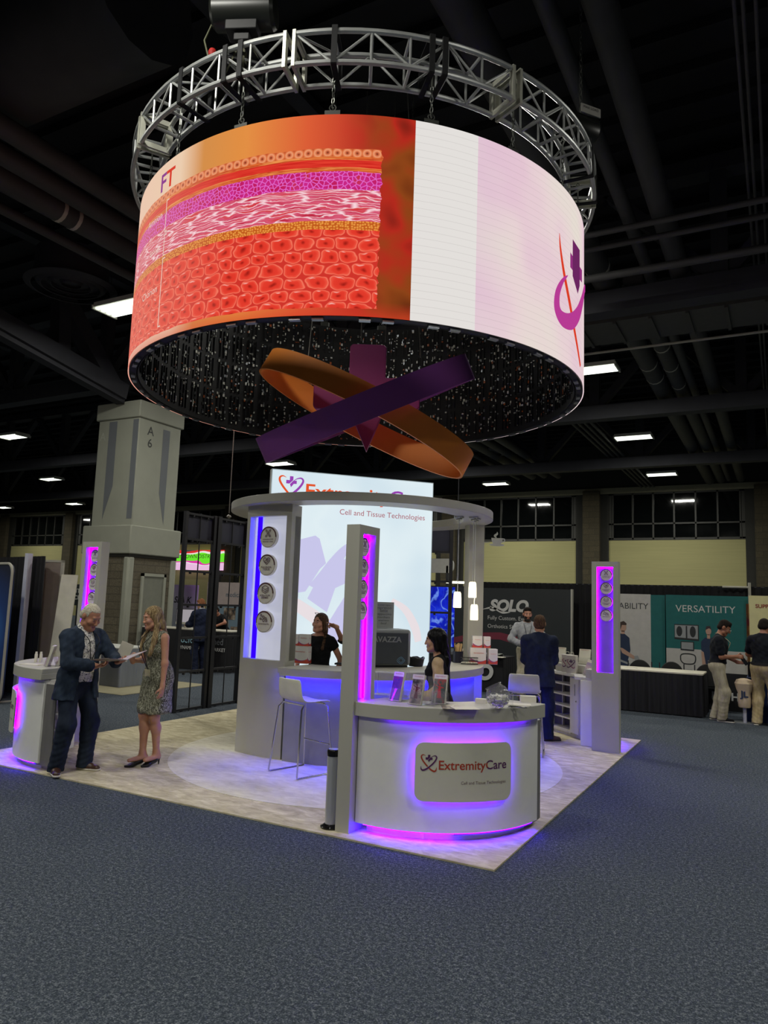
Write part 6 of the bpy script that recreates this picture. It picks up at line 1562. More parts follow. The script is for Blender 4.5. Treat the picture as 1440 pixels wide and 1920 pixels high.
def cloth_table(name, lb, x0, y0, x1, y1, h, m_, top_m=None, pleat=False, rz=0.0, cat='table'):
    t = thing(name, lb, cat, (x0, y0, 0), rz); w, d = x1 - x0, y1 - y0
    MB().span((0, 0, h - .03), (w, d, h)).build('table_top', top_m or m_, t, False, .006)
    if pleat: curtain('skirt', None, None, [(0, d), (0, 0), (w, 0), (w, d)], .02, h - .03, m_, .018, .11, parent=t)
    else:
        mb = MB(); n = 40; per = [(0, d), (0, 0), (w, 0), (w, d)]; S = []
        for i in range(3):
            a, b = V(*per[i], 0), V(*per[i + 1], 0)
            for k in range(n if i < 2 else n + 1): S.append(a + (b - a) * k / n)
        c = V(w / 2, d / 2, 0); vs = []
        for i, p in enumerate(S):
            o_ = unit(p - c); cr_ = abs(((i % n) / n) - .5) * 2
            for j, z in enumerate((.01, h * .5, h - .03)):
                vs.append(tuple(p + o_ * (.05 * cr_ ** 3 * (2 - j) / 2 + .008 * math.sin(i * .9) * (2 - j)) + Z * z))
        raw('cloth', vs, [(i * 3 + j, i * 3 + 3 + j, i * 3 + 4 + j, i * 3 + 1 + j) for i in range(len(S) - 1) for j in range(2)], m_, t)
    for lx in (.06, w - .06):
        for ly in (.06, d - .06): MB().cyl((lx, ly, 0), (lx, ly, h - .03), .02, 8).build('leg', M_STEEL, t)
    return t
M_CLB = mat('black_cloth', (22, 22, 25), .85)
t = cloth_table('table', 'black cloth table with large white brand lettering in front of the dark display wall', -5.3, 10.05, -3.42, 10.85, .74, M_CLB)
letters('lettering', 'SOLO', M_SW, t, lambda x, y: (x, -.03, y), width=1.15, align='RIGHT', at=(1.68, .27), bold=.05, shear=.15, res=6)
q = at_z(930, 1233, .745)
o = MB().box((0, 0, .006), (.3, .22, .012)).build('brochure', M_PAPER); o.location = (q[0], q[1] + .1, .745); tag(o, 'pale brochure on the black table of the dark display wall', 'brochure')
for i in range(3): o = MB().lathe([(0, 0), (.05, .0), (.09, .05), (.11, .02), (.12, .03), (.1, .07), (0, .03)], n=14, a1=PI).build('shoe_insole', mat('insole_grey', (120, 122, 116), .6), None, True); o.location = (q[0] - .28 + .12 * i, q[1] + .25, .745); tag(o, 'grey curved insole sample on the black table of the dark display wall', 'insole', 'insole samples')
# two hanging banners with printed staff
M_TEAL = mat('banner_teal', (22, 100, 98), .7); M_BW = mat('banner_white', (190, 188, 182), .7); M_NAVY = mat('print_navy', (34, 50, 78), .7); M_PSK = mat('print_skin', (186, 150, 130), .7); M_PHR = mat('print_hair', (64, 50, 44), .7); M_PSIL = mat('print_silver', (150, 154, 154), .6); M_PDK = mat('print_dark', (40, 44, 46), .6)
def flat(t, polys, m_, y=-.006, nm='printed_picture'):
    mb = MB()
    for p in polys: mb.add([(a, y, b) for a, b in p], [tuple(range(len(p)))])
    return mb.build(nm, m_, t)
def ov(cx_, cz_, rx, rz_, n=16): return [(cx_ + rx * math.cos(2 * PI * k / n), cz_ + rz_ * math.sin(2 * PI * k / n)) for k in range(n)]
t = thing('hanging_banner', 'white and teal banner reading ABILITY with a walking nurse print', 'banner', (-1.95, 12.2, 0))
MB().span((0, 0, .2), (1.2, .02, 2.2)).build('banner_cloth', M_BW, t); MB().span((1.2, 0, .2), (1.50, .02, 2.19)).build('banner_cloth', M_TEAL, t)
letters('lettering', 'ABILITY', mat('print_grey', (60, 64, 64), .6), t, lambda x, y: (x, -.004, y), width=.64, align='RIGHT', at=(1.15, 1.87))
flat(t, [[(.50, 1.30), (.62, 1.32), (.74, 1.22), (.76, .95), (.70, .70), (.52, .72), (.46, 1.0)], [(.52, .72), (.70, .70), (.76, .30), (.84, .2), (.64, .2), (.60, .5), (.48, .2), (.32, .2)]], M_NAVY, -.005)
flat(t, [ov(.60, 1.45, .075, .10), [(.53, 1.0), (.60, .98), (.84, .83), (.88, .78), (.82, .76), (.58, .88)], [(.56, 1.30), (.64, 1.30), (.64, 1.37), (.56, 1.37)]], M_PSK, -.006); flat(t, [[(.52, 1.46), (.54, 1.56), (.62, 1.59), (.68, 1.54), (.68, 1.50), (.58, 1.50), (.55, 1.40)]], M_PHR, -.007)
flat(t, [[(.84, .82), (.92, .84), (1.0, .66), (.96, .62), (.88, .64)], [(.50, .70), (.52, .74), (1.05, .56), (1.04, .52)]], M_PSIL, -.007)
t = thing('hanging_banner', 'teal and white banner reading VERSATILITY with an imaging unit and a nurse print', 'banner', (-.42, 12.1, 0))
MB().span((0, 0, 1.05), (1.62, .02, 2.2)).build('banner_cloth', M_TEAL, t); MB().span((0, 0, .2), (1.62, .021, 1.05)).build('banner_cloth', M_BW, t)
letters('lettering', 'VERSATILITY', M_SW, t, lambda x, y: (x, -.004, y), width=1.18, align='LEFT', at=(.20, 1.84))
flat(t, [[(.17, 1.25), (.66, 1.23), (.66, 1.57), (.17, 1.57)], [(.29, 1.02), (.56, 1.01), (.56, 1.21), (.29, 1.21)], [(.40, .50), (.48, .50), (.48, .62), (.40, .62)]], M_PDK, -.005)
flat(t, [[(.18, 1.29), (.64, 1.27), (.64, 1.55), (.18, 1.55)], [(.31, 1.05), (.54, 1.04), (.54, 1.19), (.31, 1.19)], [(.36, .62), (.52, .62), (.56, .2), (.32, .2)]], M_PSIL, -.006)
flat(t, [ov(.27, 1.42, .06, .11), ov(.54, 1.42, .06, .12), [(.40, 1.28), (.43, 1.28), (.43, 1.54), (.40, 1.54)]], M_PDK, -.007)
v_, f_ = ribbon([(.29, .80), (.30, .92), (.43, .95), (.57, .92), (.58, .80), (.52, .74), (.36, .74), (.29, .80)], [.022] * 8); MB().add([(a, -.006, b) for a, b in v_], f_).build('printed_picture', M_PDK, t)
flat(t, [[(.70, 1.22), (.78, 1.31), (.92, 1.31), (1.0, 1.22), (.98, 1.02), (.94, 1.02), (.95, .70), (.98, .2), (.74, .2), (.76, .7), (.75, 1.0), (.70, 1.04)]], M_NAVY, -.005)
flat(t, [ov(.85, 1.45, .055, .085), [(.82, 1.29), (.88, 1.29), (.88, 1.38), (.82, 1.38)], [(.70, 1.02), (.75, 1.0), (.79, .72), (.76, .66), (.72, .70)], [(.97, 1.02), (1.02, 1.0), (1.06, .82), (1.02, .80)]], M_PSK, -.006); flat(t, [[(.79, 1.47), (.81, 1.55), (.88, 1.56), (.91, 1.48), (.86, 1.51)]], M_PHR, -.007); flat(t, [[(.95, .92), (1.10, .90), (1.10, 1.04), (.95, 1.04)]], M_PSIL, -.007)
t = cloth_table('table', 'long table with white top and black pleated skirt in front of the teal banners', -2.4, 9.18, .56, 9.94, .76, drape_mat('skirt_black', (30, 30, 36), 26), mat('table_white', (214, 208, 186), .5), True)
o = MB().box((0, 0, .003), (.5, .1, .006)).build('paper_strip', M_PAPER); o.location = (-.85, 9.5, .762); tag(o, 'thin white paper strip on the white topped table', 'paper')
M_CHB = mat('chair_black', (24, 25, 26), .7)
for i, (px, lb) in enumerate(((1203, 'black chair back behind the white topped table, leftmost of three'), (1262, 'black chair back behind the white topped table, middle of three'), (1328, 'black chair behind the right end of the white topped table'))):
    q = at_y(px, 1243 if i == 0 else 1250, 10.4 if i < 2 else 10.35); t = thing('stacking_chair', lb, 'chair', (q[0], q[1], 0), 0, 'black chairs behind the white topped table')
    MB().prism([(.22 * math.cos(a) * (1 if math.sin(a) > 0 else 1), .62 + .26 * max(-.6, math.sin(a))) for a in np.linspace(-.9, PI + .9, 22)], -.02, .02, 0, lambda x, z, d: (x, d - .2, z)).build('backrest', M_CHB, t, False, .012)
    MB().box((0, .0, .45), (.44, .42, .06)).build('seat', M_CHB, t, False, .02)
    for q_ in (-1, 1): MB().tube([(q_ * .22, -.21, .85), (q_ * .22, -.2, .45), (q_ * .24, -.26, 0)], .011, 7).build('leg', M_STEEL, t, True); MB().tube([(q_ * .22, .2, .44), (q_ * .24, .24, 0)], .011, 7).build('leg', M_STEEL, t, True)
# far right stand
M_BLU = mat('blue_cloth', (24, 44, 92), .85)
t = cloth_table('table', 'blue cloth table at the right edge behind the two men in polo shirts', 1.24, 9.25, 3.0, 10.0, .75, M_BLU)
t2 = MB().box((0, 0, .35), (.9, .06, .7)).build('sign_board', M_CLB); t2.location = (.95, 10.6, 0); tag(t2, 'low black sign with pale letters behind the man in the black polo', 'sign'); letters('lettering', 'RN HC', M_SW, t2, lambda x, y: (x, -.034, y), width=.62, at=(-.05, .2), bold=.03)
t = thing('display_stand', 'white pole stand holding a beige knitted sleeve beside the blue table', 'stand', (at_z(1385, 1351, 0)[0] + .11, at_z(1385, 1351, 0)[1] - .26, 0))
MB().cyl((0, 0, .01), (0, 0, .72), .03, 14).build('pole', mat('pole_white', (186, 186, 200), .4), t, True); MB().box((0, 0, .006), (.34, .28, .012)).build('base_plate', mat('plate_grey', (110, 114, 116), .5), t)
MB().lathe([(.09, .26), (.10, .28), (.105, .40), (.10, .50), (.13, .58), (.15, .66), (.12, .72), (.05, .745), (0, .75)], n=20).build('sleeve', mat('knit_beige', (206, 186, 156), .9, bump=.4, bscale=40), t, True); letters('lettering', 'JL', M_NAVY, t, lambda x, y: (x, -.112, y), width=.13, at=(0, .44), bold=.04)
o = MB().box((0, 0, .13), (.16, .02, .26), .4).build('tablet', mat('tablet_black', (20, 22, 40), .3), None, False, .006); o.location = tuple(at_d(1393, 1250, 13.1) - V(0, 0, .12)); 
o.location = (1.34, 9.45, .752); tag(o, 'dark tablet standing on the blue table', 'tablet')
for i, (x, w_, h_, lb) in enumerate(((1.48, .16, .10, 'white carton on the blue table beside the man in khaki trousers'), (1.68, .16, .24, 'tall white carton on the blue table behind the man at the right edge'))):
    o = MB().box((0, 0, h_ / 2), (w_, .14, h_)).build('white_carton', M_PAPER, None, False, .003); o.location = (x, 9.55, .752); tag(o, lb, 'box')
t = MB().span((1.22, 11.95, 0), (2.4, 12.0, 2.22)).build('cream_banner', mat('banner_cream', (222, 216, 160), .7, var=.05, scale=6)); tag(t, 'cream banner at the right edge reading SUPPLIES', 'banner'); letters('lettering', 'SUPPLIES', mat('supplies_red', (150, 60, 50), .6), t, lambda x, y: (1.34 + x, 11.944, y), width=.42, align='LEFT', at=(0, 1.97), bold=.02)
t = MB().span((1.16, 12.1, .3), (1.25, 12.13, 2.05)).build('narrow_banner', picture_mat('banner_red', [(.4, (130, 40, 50)), (.55, (160, 120, 60)), (.65, (60, 50, 90))], 3)); tag(t, 'narrow red printed banner between the teal banner and the cream banner', 'banner')
MB().cyl((1.225, 12.35, 0), (1.225, 12.35, 2.5), .03, 10).cyl((.7, 12.35, 2.40), (1.225, 12.35, 2.40), .022, 8).build('support_pole', M_PIPEW, None, True); tag(bpy.data.objects['support_pole'], 'white drape support pole with a short arm above the cream banner', 'pole')
# blue picture screen seen past the bar
def nerve_mat():
    m = bpy.data.materials.new('nerve_picture'); m.use_nodes = True; nt = NT(m); nt.n.clear(); ou = nt.node('ShaderNodeOutputMaterial'); em = nt.node('ShaderNodeEmission')
    co = nt.coord('Object'); wv_ = nt.noise(co, 1.4, 3); cb = nt.node('ShaderNodeVectorMath', operation='ADD'); nt.l.new(co, cb.inputs[0]); nt.l.new(wv_.outputs['Color'], cb.inputs[1])
    a = nt.voro(cb.outputs[0], 1.6, 'DISTANCE_TO_EDGE'); b_ = nt.voro(cb.outputs[0], 3.7, 'DISTANCE_TO_EDGE')
    c = nt.ramp(nt.noise(co, 1.6, 3).outputs[0], [(.3, (10, 14, 90)), (.55, (24, 40, 210)), (.7, (40, 70, 235))])
    c = nt.mix(nt.ramp(a.outputs['Distance'], [(.0, (255, 255, 255)), (.045, (0, 0, 0))]), c, lin((120, 160, 255))); c = nt.mix(nt.ramp(b_.outputs['Distance'], [(.0, (150, 150, 150)), (.03, (0, 0, 0))]), c, lin((110, 140, 250)))
    nt.put(em.inputs[0], c); em.inputs[1].default_value = .8; nt.l.new(em.outputs[0], ou.inputs[0]); return m
t = thing('picture_screen', 'bright blue screen with a nerve cell picture behind the pendant lamps', 'screen', (-6.7, 12.5, 0)); MB().span((0, 0, .72), (1.37, .05, 2.30)).build('bezel', M_BLK, t); MB().span((.02, -.006, .75), (1.345, .0, 2.27)).build('picture', nerve_mat(), t)
MB().span((.3, .0, 0), (1.0, .05, .72)).build('stand', M_BLK, t)
o = MB().prism(rrect(1.5, .38, .15, 6), 0, .06, 0, lambda x, y, d: (x, d, y)).build('white_awning', mat('awning', (176, 176, 172), .6)); o.location = (-6.6, 13.0, 2.85); MB().span((-.6, .0, -2.85), (-.54, .05, 0)).span((.54, .0, -2.85), (.6, .05, 0)).build('support', M_STEEL, o); tag(o, 'rounded white header board above the blue nerve cell screen', 'sign')
l = MB().box((0, 0, 0), (.5, .2, .05)).build('spot_lamp', emit('spot_glow', (255, 250, 220), 4)); l.location = tuple(at_d(856, 1092, 19)); tag(l, 'small bright lamp above the blue screen beside the left pendant', 'lamp'); MB().cyl((0, 0, .02), (0, 0, 5.5), .01, 6).build('hanger', M_STEEL, l)

# ------------------------------------------------------------------ left background stands
curtain('drape', 'black pleated drape wall at the left edge behind the blue backdrop', 'drape', [(-12.6, 4.02), (-9.52, 3.40)], 0, 2.43, M_DRAPE)
def gradient_mat():
    m, nt, b = new_mat('blue_backdrop_print'); tc = nt.node('ShaderNodeTexCoord'); g = nt.node('ShaderNodeTexGradient', gradient_type='SPHERICAL'); mp = nt.node('ShaderNodeMapping'); nt.l.new(tc.outputs['Object'], mp.inputs[0]); mp.inputs['Location'].default_value = (.55, 0, -1.0); mp.inputs['Scale'].default_value = (.9, 0, .9); nt.l.new(mp.outputs[0], g.inputs[0])
    nt.put(b.inputs['Base Color'], nt.ramp(g.outputs[1] if len(g.outputs) > 1 else g.outputs[0], [(0, (22, 30, 54)), (.5, (26, 60, 120)), (1, (50, 120, 196))])); b.inputs['Roughness'].default_value = .6; return m
t = thing('pop_up_backdrop', 'dark blue pop-up backdrop with white rounded edge at the left edge', 'backdrop', (-9.24, 2.60, 0), math.atan2(.12, -.21) + PI + .32)
MB().prism([(p[0] - 1.2, p[1] + 1.13) for p in rrect(2.4, 2.22, .16, 8)], 0, .05, 0, lambda x, y, d: (x, d, y)).build('print', gradient_mat(), t)
MB().tube([(p[0] - 1.2, -.0, p[1] + 1.13) for p in rrect(2.42, 2.24, .17, 8)], .022, 8, closed=True).build('edge_tube', M_PIPEW, t, True)
for lx in (-.2, -2.2): MB().box((lx, .025, .01), (.06, .5, .02)).build('foot', M_PIPEW, t)
a = at_d(88, 1041, 13.0); b_ = at_d(62, 1240, 13.0)
t = thing('upright_light_post', 'slim white lit upright at the end of the black drape', 'post', (-9.86, 3.33, 0)); MB().span((-.045, -.045, 0), (.045, .045, 2.47)).build('post', mat('post_white', (206, 208, 222), .5), t)
t = thing('taupe_panel', 'taupe banner panel with a white edge left of the left totem', 'banner', (-9.86, 3.66, 0), .35); MB().span((-.02, 0, .35), (.32, .04, 2.36)).build('panel', mat('panel_taupe', (138, 126, 116), .7), t); MB().span((.32, -.01, .3), (.36, .05, 2.38)).span((-.02, -.01, 2.34), (.36, .05, 2.38)).build('edge', M_PIPEW, t); MB().box((.22, .0, .17), (.4, .3, .34)).build('base', M_BLACK, t)
t = thing('white_easel_board', 'white leaning board close behind the left totem', 'board', (-8.98, 3.42, 0), .5); R_ = Matrix.Rotation(math.radians(-9), 3, 'X'); MB().box((0, .05, 1.25), (.28, .03, 1.75), R=R_).build('board', mat('board_white', (206, 204, 186), .6), t)
for q_ in (-1, 1): MB().bar((q_ * .2, -.08, 0), (q_ * .06, .17, 1.9), .03, .03).build('leg', M_STEEL, t)
MB().bar((0, .5, 0), (0, .2, 1.7), .03, .03).build('leg', M_STEEL, t)
t = thing('service_sign', 'dark far sign with EXH SER lettering seen between boards at left', 'sign', (-17.6, 9.75, 0), .45); MB().span((0, 0, 1.42), (1.0, .06, 2.05)).build('board', mat('sign_dark', (22, 34, 36), .6), t)
for s_, z in (('EXH', 1.80), ('SER', 1.60)): letters('lettering', s_ + ('IBITOR' if s_ == 'EXH' else 'VICES'), M_SW, t, lambda x, y: (x, -.006, y), height=.125, align='LEFT', at=(.33, z), bold=.02)
MB().span((.1, .0, 0), (.16, .05, 1.42)).span((.84, 0, 0), (.9, .05, 1.42)).build('post', M_STEEL, t)
t = cloth_table('table', 'far white counter desk below the EXH SER sign', -17.6, 8.7, -16.3, 9.3, .95, mat('desk_white', (190, 188, 178), .6))
# grey draped table by the pillar
cloth_table('table', 'grey satin draped table in front of the concrete pillar', -11.6, 5.33, -9.6, 6.15, .76, mat('grey_satin', (128, 134, 142), .4, var=.12, scale=3, stretch=(1, 1, .2)), mat('grey_satin_top', (190, 192, 186), .5))
o = MB().span((-16, 4.6, 0), (-8.7, 6.9, .008)).build('aisle_carpet', mat('beige_carpet', (150, 144, 116), .9)); tag(o, 'beige carpet strip under the grey draped table', 'carpet')
# doctor table
t = cloth_table('table', 'black cloth table with white medical market lettering behind the black grid frames', -12.9, 9.0, -9.95, 9.65, 1.0, M_CLB, mat('table_pale', (190, 186, 170), .5))
letters('lettering', 'DOCTOR', mat('print_blue', (150, 190, 206), .5), t, lambda x, y: (x, -.03, y), width=.62, align='LEFT', at=(1.30, .66), bold=.03); letters('lettering', 'multimed', mat('print_dim', (120, 124, 128), .5), t, lambda x, y: (x, -.03, y), width=.80, align='LEFT', at=(1.96, .66)); letters('lettering', 'DYNAMIC MEDICAL MARKET', M_SW, t, lambda x, y: (x, -.03, y), width=1.55, align='LEFT', at=(1.30, .50), bold=.01)
q = at_d(328, 1166, 17.8); t = thing('desktop_computer', 'silver desktop computer with lit screen on the black table', 'computer', (-11.6, 9.2, 1.0), .35)
MB().box((0, 0, .30), (.52, .025, .38)).build('bezel', M_BLK, t, False, .01); MB().box((0, -.002, .13), (.52, .026, .06)).build('chin', M_PIPEW, t); MB().box((0, -.014, .31), (.48, .004, .32)).build('screen', emit('screen_pic', (170, 164, 168), .8), t); MB().box((0, .05, .05), (.10, .02, .1)).box((0, .02, .006), (.22, .18, .012)).build('stand', M_PIPEW, t)
t = thing('roll_up_banner', 'pale lilac roll-up banner reading SEA behind the computer', 'banner', (-15.3, 12.0, 0)); m, nt, b = new_mat('lilac_print'); sp = nt.node('ShaderNodeSeparateXYZ'); nt.l.new(nt.coord('Object'), sp.inputs[0]); nt.put(b.inputs['Base Color'], nt.ramp(nt.math('ADD', nt.math('MULTIPLY', sp.outputs[2], .35), nt.math('MULTIPLY', sp.outputs[0], .2)), [(.2, (170, 190, 206)), (.6, (200, 204, 220)), (1.0, (176, 140, 216))]))
MB().span((0, 0, .1), (1.5, .02, 2.15)).build('print', m, t); letters('lettering', 'SEA K', mat('ink', (26, 30, 40), .6), t, lambda x, y: (x, -.004, y), width=.72, align='LEFT', at=(.55, 1.60), bold=.02, shear=.25); MB().span((-.05, -.1, 0), (1.55, .1, .1)).build('base', M_STEEL, t); MB().cyl((.75, .06, .05), (.75, .06, 2.15), .02).build('pole', M_STEEL, t)
t = thing('picture_wall', 'pale blue display wall with printed photos behind the black grid frames', 'display wall', (-13.7, 12.3, 0)); MB().span((0, 0, 0), (2.6, .06, 2.26)).build('panel', mat('wall_pale_blue', (126, 150, 166), .6), t); MB().span((0, -.004, 1.55), (2.6, .0, 2.26)).build('header', mat('wall_blush', (190, 176, 172), .6), t)
letters('lettering', 'medical therapy', mat('ink_teal', (70, 100, 120), .6), t, lambda x, y: (x, -.008, y), width=1.3, align='LEFT', at=(.75, 1.83))
for i, (x0, z0, x1, z1) in enumerate(((.7, 1.15, 1.15, 1.5), (1.0, .35, 1.5, .95), (.55, .5, .9, 1.1))): MB().span((x0, -.008, z0), (x1, -.002, z1)).build('printed_photo', picture_mat('wall_photo', [(.4, (60, 60, 62)), (.55, (150, 130, 110)), (.65, (190, 190, 180))], 5, i * 3), t)
# colourful far screen
m = bpy.data.materials.new('colour_picture'); m.use_nodes = True; nt = NT(m); nt.n.clear(); ou = nt.node('ShaderNodeOutputMaterial'); em = nt.node('ShaderNodeEmission'); n = nt.noise(nt.coord('Object', scale=(.35, .35, .8)), 1.5, 1)
sp = nt.node('ShaderNodeSeparateXYZ'); nt.l.new(nt.coord('Object'), sp.inputs[0]); nt.put(em.inputs[0], nt.ramp(nt.math('ADD', nt.math('MULTIPLY_ADD', sp.outputs[2], .75, .1), nt.math('MULTIPLY_ADD', n.outputs[0], .5, -.25)), [(.12, (236, 190, 226)), (.30, (240, 230, 240)), (.34, (226, 60, 170)), (.42, (110, 232, 50)), (.72, (120, 240, 50)), (.78, (240, 230, 230)), (.86, (220, 50, 50)), (.95, (60, 70, 70))], 'CONSTANT')); em.inputs[1].default_value = .95; nt.l.new(em.outputs[0], ou.inputs[0])
a = at_y(322, 1063, 33.5); b_ = at_y(419, 1038, 33.5); t = thing('far_screen', 'bright green and pink screen with handwriting high on the far wall', 'screen', (a[0], 33.5, a[2])); wS, hS = b_[0] - a[0], b_[2] - a[2] + .25
MB().span((0, 0, -.2), (wS, .1, hS)).build('picture', m, t); letters('lettering', 'DOWNTOWN DISTRICT', mat('scrawl', (26, 40, 26), .6), t, lambda x, y: (x, -.02, y), width=wS * .95, align='LEFT', at=(-.3, hS * .52), shear=.15)
# ------------------------------------------------------------------ the people
def fabric(name, a, b_, c_, scale=(30, 30, 30), ns=3, dist=0.0, rough=.85):
    if name in MATS: return MATS[name]
    m, nt, b = new_mat(name); n = nt.noise(nt.coord('Object', scale=scale), 1, ns, .7, dist)
    nt.put(b.inputs['Base Color'], nt.ramp(n.outputs[0], [(.36, a), (.5, b_), (.64, c_)])); b.inputs['Roughness'].default_value = rough; b.inputs['Specular IOR Level'].default_value = .2
    MATS[name] = m; return m
F_JKT = fabric('jacket_navy', (34, 44, 58), (42, 53, 69), (50, 62, 79), (9, 9, 4)); F_TRS = fabric('trousers_navy', (26, 32, 44), (32, 40, 54), (38, 47, 62), (8, 8, 3))
F_SHP = fabric('shirt_print', (40, 44, 58), (214, 212, 206), (226, 224, 216), (46, 46, 46), 2, 1.2)
F_TWEED = fabric('dress_tweed', (44, 44, 36), (104, 104, 86), (196, 196, 176), (110, 60, 34), 2, 1.5)
F_BLK = fabric('black_fabric', (14, 14, 16), (19, 19, 22), (26, 26, 29), (10, 10, 10)); F_SUIT = fabric('suit_ink', (22, 28, 46), (28, 35, 56), (34, 42, 66), (8, 8, 4))
F_GRY = fabric('shirt_grey', (140, 142, 146), (160, 162, 164), (176, 178, 178), (10, 10, 6)); F_BEI = fabric('trousers_beige', (150, 142, 120), (170, 162, 138), (186, 178, 154), (8, 8, 3)); F_KHA = fabric('trousers_khaki', (160, 142, 104), (182, 164, 124), (200, 184, 146), (8, 8, 3))
F_POL = fabric('polo_black', (18, 20, 26), (24, 27, 33), (30, 34, 42), (8, 8, 5)); F_SHEER = fabric('sheer_sleeve', (172, 144, 110), (184, 156, 120), (196, 170, 134), (14, 14, 5), 3, .5, .5)
H_WHT = fabric('hair_white', (168, 158, 138), (196, 188, 168), (214, 208, 192), (90, 30, 90)); H_BLD = fabric('hair_blonde', (92, 74, 50), (140, 118, 84), (180, 160, 122), (90, 90, 8)); H_BLKH = fabric('hair_black', (10, 9, 10), (15, 14, 15), (26, 24, 26), (80, 80, 8), 3, 0, .35)
H_BRN = fabric('hair_brown', (54, 38, 28), (74, 54, 40), (96, 72, 52), (80, 80, 20)); H_DRK = fabric('hair_dark', (22, 18, 15), (32, 26, 22), (44, 36, 30), (80, 80, 20)); H_RED = fabric('hair_red', (96, 60, 38), (124, 80, 52), (150, 100, 66), (80, 80, 20))
S_BRN = mat('shoe_brown', (66, 42, 30), .35); S_WSOLE = mat('sole_white', (206, 200, 186), .5); S_BLK = mat('shoe_black', (18, 18, 20), .35); S_DSOLE = mat('sole_dark', (30, 28, 26), .6)
M_LAN = mat('lanyard_black', (22, 22, 26), .6); M_BADGE = mat('badge_card', (206, 198, 166), .5)
ang = lambda d: (math.cos(math.radians(d)), math.sin(math.radians(d)))

# older man with the folder
r = person('white-haired older man in a navy suit jacket reading an open folder at the left counter', (-4.62, .22, .012), ang(-4), 1.745)
s = Skel('m', lean=7, head=(30, 6, 0), feet=((.15, -.02, 16), (-.15, .02, -30)), girth=.03, knee=((.1, -1, 0), (-.1, -1, 0)),
         R=dict(w=(-.06, -.34, 1.085), pole=(-.9, .5, -.6), d=(.75, -.55, .05), n=(.2, -.1, 1), curl=.55), L=dict(w=(.14, -.42, 1.12), pole=(.9, .6, -.6), d=(-.05, -1, .12), n=(-.2, .1, 1), curl=.45))
make_body(s, r, skin_mats((186, 134, 106), (150, 140, 124), (150, 92, 80)), .0068, fat=.008)
hair_short(s, r, H_WHT, .0055, line=.086, crop=True)
top(s, r, F_SHP, .008, o=.012, sleeve=.0, hem=-.02, name='shirt', neck=.53)
trousers(s, r, F_TRS, .009, o=.022, cuff=.034, fold=.0022)
j = top(s, r, F_JKT, .0075, o=.026, sleeve=.93, hem=-.20, name='jacket', neck=.50, fold=.0022, flare=.03, vee=(.50, -.02, .055, .085, .16), cuff=.008)
lanyard(s, r, M_LAN, M_BADGE, .20, o=.035, size=(.10, .10))
for i in (0, 1): shoe(s, i, r, S_BRN, S_WSOLE, .006)
# folder he reads (a thing of its own)
P = lambda x, y, z: tuple(r.matrix_basis @ Vector((x, y, z))) if False else tuple(Matrix.Translation(r.location) @ Matrix.Rotation(r.rotation_euler.z, 4, 'Z') @ Vector((x * 1.745 / 1.75, y * 1.745 / 1.75, z * 1.745 / 1.75)))
f_ = thing('folder', 'open glossy folder held in both hands by the older man in the navy jacket', 'folder', P(.05, -.50, 1.125), r.rotation_euler.z)
mb = MB(); mb.add([(-.22, .08, .03), (.02, .10, .0), (.02, -.16, .035), (-.22, -.14, .06), (-.22, .08, .036), (.02, .10, .006), (.02, -.16, .041), (-.22, -.14, .066)], [(3, 2, 1, 0), (4, 5, 6, 7), (0, 1, 5, 4), (1, 2, 6, 5), (2, 3, 7, 6), (3, 0, 4, 7)]); mb.build('left_page', P2, f_)
mb = MB(); mb.add([(.02, .10, .0), (.25, .06, .06), (.25, -.18, .12), (.02, -.16, .035), (.02, .10, .006), (.25, .06, .066), (.25, -.18, .126), (.02, -.16, .041)], [(3, 2, 1, 0), (4, 5, 6, 7), (0, 1, 5, 4), (1, 2, 6, 5), (2, 3, 7, 6), (3, 0, 4, 7)]); mb.build('right_page', PV, f_)

# blonde woman in the tweed dress
r = person('blonde woman in a grey tweed dress and black heels holding a card, facing the older man'.replace(', facing the older man', ''), (-4.20, .93, .012), ang(-100), 1.66)
s = Skel('f', lean=9, head=(10, -12, 0), hip=(.0, .0, .06), feet=((.035, .02, 6), (-.035, -.11, -10)), lift=(.055, .055), knee=((.1, -1, 0), (-.1, -1, 0)),
         R=dict(w=(-.12, -.27, 1.16), pole=(-.6, .6, -1), d=(.35, -.5, .8), n=(.9, .2, -.2), curl=.55), L=dict(w=(.235, -.10, .88), pole=(.6, 1, 0), d=(.0, -.12, -1), n=(-1, -.2, 0), curl=.3))
make_body(s, r, skin_mats((196, 146, 118), (120, 96, 66), (166, 96, 90)), .0068)
hair_long(s, r, H_BLD, .0075, .32, True, part=.02)
def dress(F):
    torso(F, s, .013)
    F.cap(s.P + V(0, .005, .02), s.P + V(0, .0, -.40), .178, .205, .06, flat=(0, 1, 0), sq=1.22)
    for i in (0, 1): F.cap(s.hj[i], s.hj[i] * .2 + s.knee[i] * .8, .10, .095, .06)
    up = s.Rt[:, 2]; c0 = s.T(0, 0, .49)
    F.cut(lambda x, y, z: (x - c0[0]) * up[0] + (y - c0[1]) * up[1] + (z - c0[2]) * up[2] - .03)
    rt = s.Rt[:, 0]; F.cut(lambda x, y, z: np.where(z > 1.28, np.abs((x - s.P[0]) * rt[0] + (y - s.P[1]) * rt[1]) - .158, -1.0) + 0 * x + 0 * y)
    F.cut(lambda x, y, z: (s.P[2] - .41) - z + .012 * np.sin(x * 40) + 0 * y)
    F.wave(lambda x, y, z: .003 * np.sin(z * 40 + x * 30) + .006 * np.sin(x * 38 + y * 26) * np.clip((.95 - z) * 2.5, 0, 1))
garment('dress', s, r, F_TWEED, dress, .0075)
lanyard(s, r, M_LAN, M_BADGE, .10, o=.035, size=(.095, .15))
